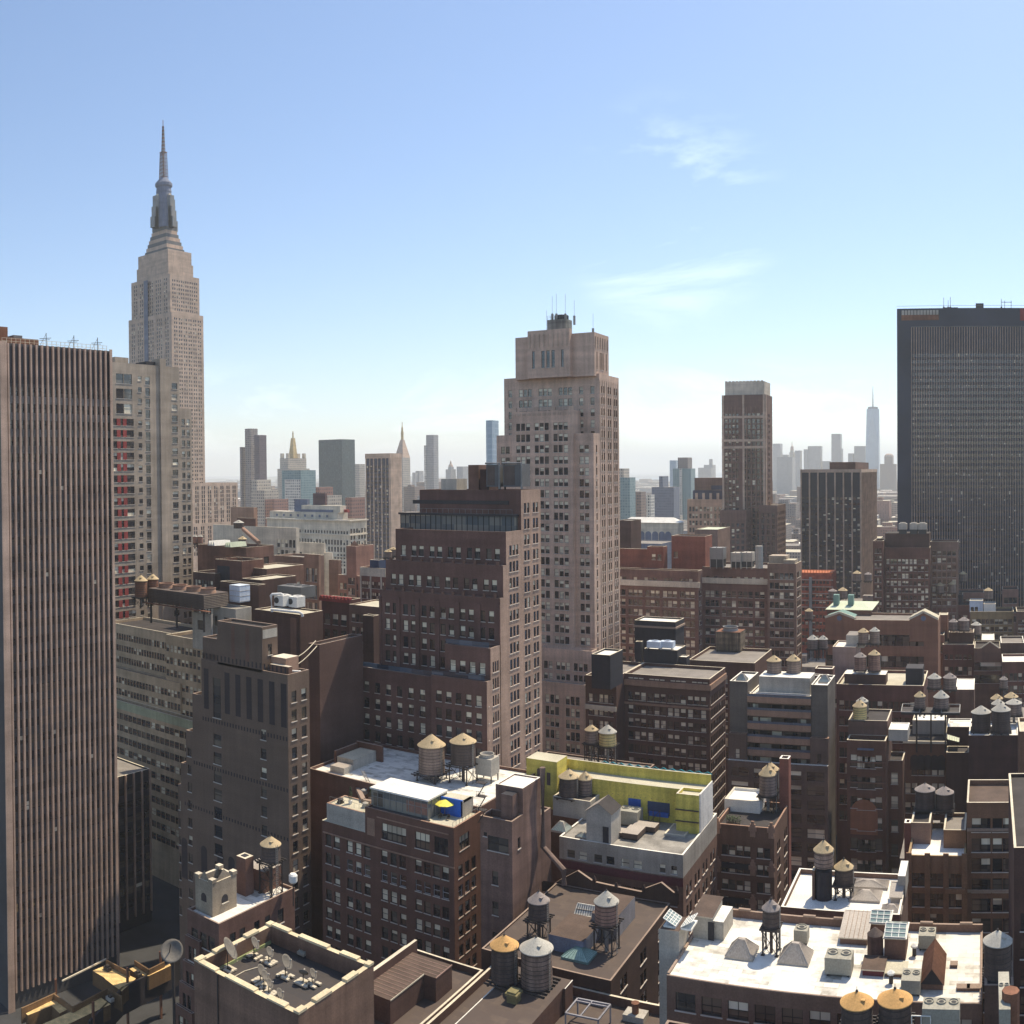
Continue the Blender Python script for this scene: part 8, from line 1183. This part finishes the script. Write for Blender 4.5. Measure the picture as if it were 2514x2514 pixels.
for i, (a, t, lb) in enumerate(((1257, 105, 'leftmost aerial on the huge dark slab roof'), (1294, 128, 'short aerial between two tall ones on the huge dark slab roof'), (1313, 100, 'third aerial from the left on the huge dark slab roof'), (1742, 115, 'aerial at the right rail of the huge dark slab roof'))):
    p = at(1950 + a * .2919, 700 + 182 * .2919, Y=Y0 + 6); q_ = at(1950 + a * .2919, 700 + t * .2919, Y=Y0 + 6); o = thing('aerial', tuple(p), lb, 'antenna', 'aerials on the huge dark slab'); b = MB(); b.bar(p, q_, .28, galv); b.box(p.x - .5, p.x + .5, p.y - .5, p.y + .5, p.z - 2, p.z, steel); b.build('mast', o)
# ------------------------------------------------------------------ farther buildings: (left, right, top y, range, depth)
def far(name, label, parts, r, m, roof=rgrey, cat='building', D=None, spire=None, group=None, more=None):
    """parts: (xl, xr, ytop[, extra depth set back])"""
    B = []; p0 = at((parts[0][0] + parts[0][1]) / 2, parts[0][2], r=r); o = thing(name, (p0.x, p0.y, 0), label, cat, group)
    for i, q in enumerate(parts):
        sb = q[3] if len(q) > 3 else 0; mm = q[4] if len(q) > 4 else m; Y = p0.y + sb; a, b_ = at(q[0], q[2], Y=Y), at(q[1], q[2], Y=Y); d = (b_.x - a.x) * .8 if D is None else D
        # the photo edge on the right is the far west corner: take the front a little narrower
        th = (q[1] - 2423) / F; k = d * max(0, -math.tan(th)); fr_ = b_.x - a.x
        if th < -.02: d = min(d, .55 * fr_ / max(.05, -math.tan(th)) if D is None else d); x1 = b_.x + 0 - 0; k = d * -math.tan(th); x1 = at(q[1], q[2], Y=Y + d).x; x1 = min(b_.x, max(a.x + fr_ * .3, x1))
        else: x1 = b_.x
        bb2 = MB(); bb2.box(a.x, x1, Y, Y + d, 0, b_.z, mm, roof, bottom=False); ob = bb2.build('block', o)
        if i == 0: base = (a.x, x1, Y, Y + d, b_.z); FOOT.append((a.x, x1, Y, Y + d))
    if more: more(o, base)
    return o, base
far('condo_tower', 'tall slim brown residential tower with balconies, left on the far skyline', [(601, 632.5, 1051), (588.6, 604, 1097, -3), (624, 654, 1067, -8, f_purple)], 1500, f_condo, cat='tower', D=16)
def m_(o, bs):
    x0, x1, y0, y1, z1 = bs; cx = (x0 + x1) / 2; cy = (y0 + y1) / 2; r = 1700; b = MB(); w_ = (x1 - x0) * .30; zt = at(720, 1074, r=r).z; z9 = at(719, 1056, r=r).z; P = [(cx - w_, cy - w_, z1), (cx + w_, cy - w_, z1), (cx + w_, cy + w_, z1), (cx - w_, cy + w_, z1)]; k = w_ * .45; T = [(cx - k, cy - k, zt), (cx + k, cy - k, zt), (cx + k, cy + k, zt), (cx - k, cy + k, zt)]
    for i in range(4): b.quad([P[i], P[(i + 1) % 4], T[(i + 1) % 4], T[i]], gold if i in (0, 3) else MATS['gold_roof'])
    b.lathe((cx, cy, zt), [(k * .5, 0), (k * .45, 9), (k * .2, 12), (.4, z9 - zt)], gold, 8); b.build('gilded_pyramid', o); b = MB(); [b.box(x - 2.5, x + 2.5, y - 2.5, y + 2.5, z1, z1 + 9, cream, gold) for x in (x0 + 3, x1 - 3) for y in (y0 + 3, y1 - 3)]; b.build('corner_turret', o)
far('gilded_tower', 'cream stone tower with a golden pyramid spire, far skyline at left', [(687, 752, 1124), (681, 760, 1150, -4)], 1700, f_cream, cat='tower', D=50, more=m_)
far('glass_topped_block', 'white gridded block with green glass top in front of the golden pyramid tower', [(692, 775, 1154), (699, 772, 1177, -2, f_white)], 1250, f_teal, D=30)
far('pale_block', 'pale block with plum stripes stepping down, left of the white gridded block', [(617, 663, 1178), (617, 684, 1204, -6, f_cream), (650, 657, 1226, -7, f_red), (671, 678, 1226, -7, f_red)], 1100, f_cream, D=24)
far('glass_slab', 'dark green glass slab with a flat top, far skyline left of centre', [(782, 871, 1077)], 1650, f_dark, cat='tower', D=36)
far('pale_tower_block', 'pale stone block just right of the dark green glass slab', [(871, 896, 1139), (878, 897, 1215, -10)], 1900, f_cream)
far('brick_block', 'low pink and beige blocks at the foot of the dark green glass slab', [(775, 808, 1196), (795, 831, 1217, -14, f_cream), (848, 896, 1222, -20, f_red)], 1000, f_red, D=22)
B = Bld('pier_slab', 'navy office slab with white vertical piers and white cap, before the pale clock tower', wall=M('navy_glazing', (.05, .055, .09), rough=.3, streak=0), roof=rgrey, cat='tower', lite=True, blinds=.15, sill=False, zmin=15, cope_=lime, rec=.2)
c = at(957, 1113, r=900); X = c.x; Y0 = c.y; xl = at(898, 1111, Y=Y0).x; yb = at(985, 1113, X=X).y; B.box(xl, X, Y0, yb, c.z, ph=1.5, N=dict(at=[((i + .5) / 12, 2.2) for i in range(12)], fh=3.8, h=2.0, top=10), wall=None)
q = B.mb('white_pier'); q.box(xl - .4, X + .6, Y0 - .8, Y0 - .003, c.z - 4.5, c.z + .1, lime); q.box(X + .003, X + .6, Y0, yb, c.z - 4.5, c.z + .1, lime); [q.box(xl + (X - xl) * f - w_, xl + (X - xl) * f + w_, Y0 - .8, Y0 - .003, 10, c.z - 4.51, lime) for f, w_ in ((.015, .5), (.185, .25), (.34, .55), (.51, .25), (.67, .55), (.84, .25), (.985, .5))]; [q.box(X + .003, X + .7, y - .9, y + .9, 10, c.z - 4.51, lime) for y in [Y0 + (yb - Y0) * (i + .5) / 9 for i in range(9)]]; B.finish()
def m_(o, bs):
    x0, x1, y0, y1, z1 = bs; cx = (x0 + x1) / 2; cy = (y0 + y1) / 2; r = 1870; g = lambda y: at(985, y, r=r).z; b = MB(); hw = (x1 - x0) / 2; b.quad([(x0, y0, z1), (x1, y0, z1), (cx + hw * .3, cy - hw * .3, g(1079)), (cx - hw * .3, cy - hw * .3, g(1079))], lime); b.quad([(x1, y0, z1), (x1, y1, z1), (cx + hw * .3, cy + hw * .3, g(1079)), (cx + hw * .3, cy - hw * .3, g(1079))], lime); b.quad([(x0, y1, z1), (x0, y0, z1), (cx - hw * .3, cy - hw * .3, g(1079)), (cx - hw * .3, cy + hw * .3, g(1079))], lime); b.quad([(x1, y1, z1), (x0, y1, z1), (cx - hw * .3, cy + hw * .3, g(1079)), (cx + hw * .3, cy + hw * .3, g(1079))], lime); b.build('pyramid_roof', o); b = MB(); b.lathe((cx, cy, g(1079)), [(hw * .3, 0), (hw * .26, g(1066) - g(1079)), (hw * .32, g(1064) - g(1079)), (hw * .2, g(1056) - g(1079)), (hw * .2, g(1050) - g(1079)), (hw * .08, g(1046) - g(1079)), (.5, g(1035) - g(1079))], gold, 8); b.build('lantern', o)
far('clock_tower', 'slender pale tower with pyramid roof and lantern behind the navy pier slab', [(969, 1007, 1123), (966, 1008, 1190, -4)], 1870, f_cream, cat='tower', D=26, more=m_)
far('thin_tower', 'very thin glass tower with stacked white balconies, far skyline', [(1046, 1076, 1067), (1041, 1056, 1093, -2, f_white)], 1950, f_grey, cat='tower', D=18)
hz = 'hazy blocks on the distant skyline'
far('domed_block', 'faint domed block far off right of the thin balconied tower', [(1094, 1119, 1152), (1100, 1114, 1146, 4)], 3000, f_grey, more=lambda o, bs: [(lambda b: (b.lathe(((bs[0] + bs[1]) / 2, (bs[2] + bs[3]) / 2, bs[4] + 8), [(8, 0), (6, 6), (3, 9), (3, 12), (.5, 20)], lime, 10), b.build('dome', o)))(MB())])
far('far_block', 'faint flat block far off between the domed block and the terraced tower roof', [(1121, 1150, 1145)], 3000, f_grey); far('far_block', 'faint stepped block far off left of the thin balconied tower', [(1012, 1027, 1160), (1020, 1040, 1156, 20)], 3200, f_grey)
far('glass_tower', 'mottled pale blue glass tower peeping left of the limestone tower', [(1193, 1224, 1031)], 720, f_blue, cat='tower', D=10)
far('teal_tower', 'teal glass apartment tower with a pale top just right of the limestone tower', [(1523, 1560, 1172), (1517, 1545, 1150, 4, f_cream)], 1100, f_teal, cat='tower', D=18); far('beige_block', 'beige plain block right of the teal apartment tower', [(1554, 1586, 1208)], 1180, f_brown, D=18); far('cream_block', 'slim cream gridded block beside the slate twin block', [(1587, 1607, 1215)], 1150, f_white, D=14)
far('slate_block', 'broad slate blue block with a dark glass top hut, right of the limestone tower', [(1600, 1668, 1196), (1618, 1641, 1169, 5)], 1300, f_slate, D=24); far('pale_tower_block', 'faint pale notched tower behind the slate blue block', [(1644, 1666, 1130)], 2200, f_blue, cat='tower')
far('brown_topped_tower', 'stepped teal and cream tower with a taupe top, right of the slate blue block', [(1664, 1699, 1123), (1652, 1707, 1150, -4, f_teal), (1668, 1684, 1150, -8, f_white)], 1480, f_condo, cat='tower', D=22)
def m_(o, bs): pass
far('far_block', 'faint castle like cluster on the skyline left of the striped tower', [(1714, 1757, 1148), (1728, 1757, 1141, 20), (1741, 1750, 1127, 30)], 4300, f_grey)
# ornate mansard block
B = Bld('mansard_block', 'ornate stone block with arched windows and dark mansard, by the striped tower', wall=M('ornate_stone', (0.460, 0.310, 0.225)), roof=rgrey, cat='building', lite=True, blinds=.4, zmin=15, sill=False); c = at(1790, 1226, r=700); x0 = at(1687, 1226, Y=c.y).x; B.box(x0, c.x, c.y, c.y + 30, c.z, N=[dict(n=[3, 1, 3, 1, 3], w=1.7, gap=.7, fh=5.2, h=3.4, top=5)], ph=.5)
q = B.mb('mansard_storey'); q.box(x0 + 4, c.x, c.y + 1.5, c.y + 28, c.z - .4, at(1775, 1204, Y=c.y).z, M('mansard_slate', (.08, .08, .11)), rgrey); zM = at(1775, 1204, Y=c.y).z; q.box(x0 + 5, c.x, c.y + 2.5, c.y + 26, zM, at(1775, 1173, Y=c.y).z, taupe, rgrey); q.box(x0 + 18, c.x, c.y + 2.4, c.y + 2.49, zM + .5, zM + 3.6, MATS['mansard_slate']); [B.mb('dormer').box(x, x + 2.0, c.y + .8, c.y + 1.49, c.z - .3, c.z + 4.6, lime) for x in [x0 + 6 + i * 5.5 for i in range(5)]]; B.finish()
def m_(B, bx):
    x0, x1, y0, y1, z1 = bx; q = B.mb('hipped_roof'); zt = at(1600, 1268, Y=y0 + 14).z; i_ = (x1 - x0) * .12; a, b_, c_, d_ = (x0 - .6, y0 - .6, z1), (x1 + .6, y0 - .6, z1), (x1 + .6, y1, z1), (x0 - .6, y1, z1); e_, f_ = (x0 + i_, (y0 + y1) / 2, zt), (x1 - i_, (y0 + y1) / 2, zt); q.quad([a, b_, f_, e_], rwhite); q.quad([b_, c_, f_], rwhite); q.quad([c_, d_, e_, f_], rwhite); q.quad([d_, a, e_], rwhite); w_ = B.mb('arched_window'); [arch(w_, x0 + (x1 - x0) * f, y0 - .03, 4.2, z1 - 14.5, z1 - 5.5, slate) for f in (.13, .24, .36, .48, .60, .72, .83)]
B = Bld('white_roofed_hall', 'long cream hall with bright white hipped roof and arched windows beyond the mauve offices', wall=cream, roof=rwhite, cat='hall', zmin=30); bx = B.pix((1664, 1284), 1526, 1678, r=600, ph=.1, par=False); m_(B, bx); B.finish()
simple('lattice_roofed_hall', 'low hall with a pale green lattice roof left of the striped tower foot', (1762, 1292), 1706, None, 540, taupe, greenroof, D=26, par=None, ph=.3, zmin=40) if False else simple('lattice_roofed_hall', 'low hall with a pale green roof left of the striped tower foot', (1762, 1300), 1706, None, 540, taupe, greenroof, D=26, ph=.3, zmin=40)
simple('slate_roofed_row', 'dark mansard row with white dormers behind the red lift houses', (1622, 1335), 1530, None, 520, slate, rgrey, D=24, ph=.4, zmin=40, N_=dict(n=[2] * 6, w=1.6, gap=.6, fh=4, h=2.6, top=3))
simple('brown_block', 'dark brown block edge between the limestone tower and the white roofed hall', (1549, 1278), 1515, None, 470, dkbrick, rgrey, D=14, ph=.4, zmin=60)
# downtown
dt = [('far_block', 'flat topped hazy tower at the left end of the downtown cluster', [(1897, 1921, 1089)]), ('far_block', 'low hazy block beside the flat topped downtown tower', [(1921, 1937, 1116)]), ('far_block', 'hazy square shouldered tower right of the spired one downtown', [(1951, 1969, 1106)]), ('far_block', 'pale hazy slim block in the middle of downtown', [(1973, 1987, 1103)]), ('far_block', 'broad hazy dark tower in the middle of downtown', [(1983, 2019, 1095)]), ('far_block', 'low hazy shoulder right of the broad downtown tower', [(2019, 2040, 1132)]), ('far_block', 'lone tall hazy glass tower with a ledge at half height, downtown', [(2041, 2067, 1065), (2041, 2070, 1101, -10)]), ('far_block', 'short hazy block left of the tall spired glass tower', [(2082, 2098, 1113)]), ('far_block', 'broad hazy block leaning on the tall spired glass tower', [(2097, 2128, 1095)])]
for n_, lb, pp in dt: far(n_, lb, pp, 4500, f_grey, cat='tower', D=50)
o, bs = far('far_block', 'hazy tower with a little pointed spire, downtown left', [(1938, 1951, 1110), (1940, 1949, 1104, 10)], 4520, f_cream, cat='tower', D=30); b = MB(); cx, cy = (bs[0] + bs[1]) / 2, (bs[2] + bs[3]) / 2; b.lathe((cx, cy, bs[4] + 8), [(9, 0), (7, 18), (2, 22), (.6, 44)], lime, 6); b.build('spire', o)
o, bs = far('far_block', 'hazy round topped tower at the right end of downtown', [(2171, 2194, 1121), (2160, 2202, 1139, -10)], 4300, f_brown, cat='tower', D=50); b = MB(); cx, cy = (bs[0] + bs[1]) / 2, (bs[2] + bs[3]) / 2; b.lathe((cx, cy, bs[4]), [(22, 0), (19, 8), (10, 14)], lime, 14); b.build('dome', o)
far('far_block', 'wide hazy slab in front of the left downtown towers', [(1907, 1953, 1122)], 3500, f_grey, cat='tower', D=60)
o = at(2143, 1004, r=4440); t = thing('glass_tower', (o.x, o.y, 0), 'tallest hazy glass tower with a needle spire, far downtown', 'tower'); b = MB(); w0, w1 = px_m(16, 4440), px_m(15.5, 4440); zt = o.z; zb = 20; R_ = 1.0
bt = [(o.x - w0, o.y - w0), (o.x + w0, o.y - w0), (o.x + w0, o.y + w0), (o.x - w0, o.y + w0)]; tp = [(o.x, o.y - w1 * 1.0), (o.x + w1 * 1.0, o.y), (o.x, o.y + w1 * 1.0), (o.x - w1 * 1.0, o.y)]
b.box(o.x - w0, o.x + w0, o.y - w0, o.y + w0, 0, zt * .5, f_blue, bottom=False)
for i in range(4): b.quad([(*bt[i], zt * .5), (*bt[(i + 1) % 4], zt * .5), (*tp[i], zt)], f_blue); b.quad([(*bt[(i + 1) % 4], zt * .5), (*tp[(i + 1) % 4], zt), (*tp[i], zt)], f_blue)
b.quad([(*q, zt) for q in tp], f_grey); b.build('shaft', t); b = MB(); b.lathe((o.x, o.y, zt), [(w1 * .8, 0), (w1 * .8, 9), (w1 * .5, 10)], f_slate, 16); b.build('ring', t); b = MB(); z9 = at(2143, 948, r=4440).z; b.lathe((o.x, o.y, zt + 10), [(3.2, 0), (2.4, (z9 - zt) * .35), (.8, z9 - zt - 10)], galv, 8); b.build('spire', t)
# ------------------------------------------------------------------ the low city between and beyond
rr = random.Random(11)
cands = []
def clash(x0, x1, y0, y1, pad=3):
    return any(x0 < f[1] + pad and x1 > f[0] - pad and y0 < f[3] + pad and y1 > f[2] - pad for f in FOOT)
fm = [f_cream, f_brown, f_red, f_brown, f_cream, f_grey, f_condo, f_brown]
rf = [rgrey, rtar, rcream, rbrown, rgrey, rwhite, rcream]
Y = 215.0
while Y < 7600:
    far_ = Y > 1500; step = 30 if Y < 900 else 45 if Y < 2200 else 90; dep = step * .78; X = -Y * 1.6 - 60
    while X < Y * .10 + 40:
        wd = step * (.55 + .9 * rr.random()); az = math.atan2(X, Y)
        hh = rr.choice((18, 22, 26, 30, 36, 44)) * (.8 + .4 * rr.random()); 
        if Y > 900 and rr.random() < .05: hh *= 1.9
        if Y < 520: hh = min(hh, 34)
        if Y > 3200: hh *= .8
        if -1.08 < az < .06 and not clash(X, X + wd * .93, Y, Y + dep) and not (Y > 6400 and X > -5200 and Y > 8200): cands.append((X, X + wd * .93, Y + rr.uniform(0, 2), Y + dep, hh, rr.choice(fm), rr.choice(rf)))
        X += wd + (6 if rr.random() < .15 else .0)
    Y += step + (14 if int(Y / step) % 2 else 3)
near = cands[:230]; rest = cands[230:]
for (x0, x1, y0, y1, h_, m0, r1) in near:
    o = thing('low_block', ((x0 + x1) / 2, (y0 + y1) / 2, 0), 'plain low city block among the many filling the gaps between the towers', 'building', 'low blocks between the towers')
    b = MB(); b.box(x0, x1, y0, y1, 0, h_, m0, r1, bottom=False); b.build('walls', o)
    b = MB(); ux = x0 + (x1 - x0) * rr.uniform(.15, .55); uy = y0 + (y1 - y0) * rr.uniform(.2, .5); b.box(ux, ux + (x1 - x0) * rr.uniform(.15, .35), uy, uy + (y1 - y0) * .3, h_, h_ + rr.uniform(2.5, 6), m0, r1); b.build('bulkhead', o)
b = MB()
for (x0, x1, y0, y1, h_, m0, r1) in rest:
    b.box(x0, x1, y0, y1, 0, h_, m0, r1, bottom=False)
    if y0 < 2600: ux = x0 + (x1 - x0) * rr.uniform(.1, .6); uy = y0 + (y1 - y0) * rr.uniform(.1, .5); b.box(ux, ux + (x1 - x0) * .3, uy, uy + (y1 - y0) * .35, h_, h_ + rr.uniform(3, 8), m0, r1, bottom=False)
tag(b.build('distant_city'), 'hazy carpet of low rise city stretching to the horizon', None, None, 'stuff')
# ------------------------------------------------------------------ the air
b = MB(); b.box(-16000, 4000, -420, 30500, -1.2, 560, asph); hz_ = b.build('haze'); tag(hz_, 'thin blue summer haze over the whole city', None, None, 'stuff')
m = bpy.data.materials.new('haze'); m.use_nodes = True; t = m.node_tree; t.nodes.clear(); oo = N(t, 'ShaderNodeOutputMaterial'); v = N(t, 'ShaderNodeVolumePrincipled'); v.inputs['Color'].default_value = (.95, .99, 1.0, 1); v.inputs['Density'].default_value = .00010; v.inputs['Anisotropy'].default_value = .1; t.links.new(v.outputs[0], oo.inputs['Volume'])
hz_.data.materials.clear(); hz_.data.materials.append(m)
for o in COL.objects:
    if '_o' in o: del o['_o']
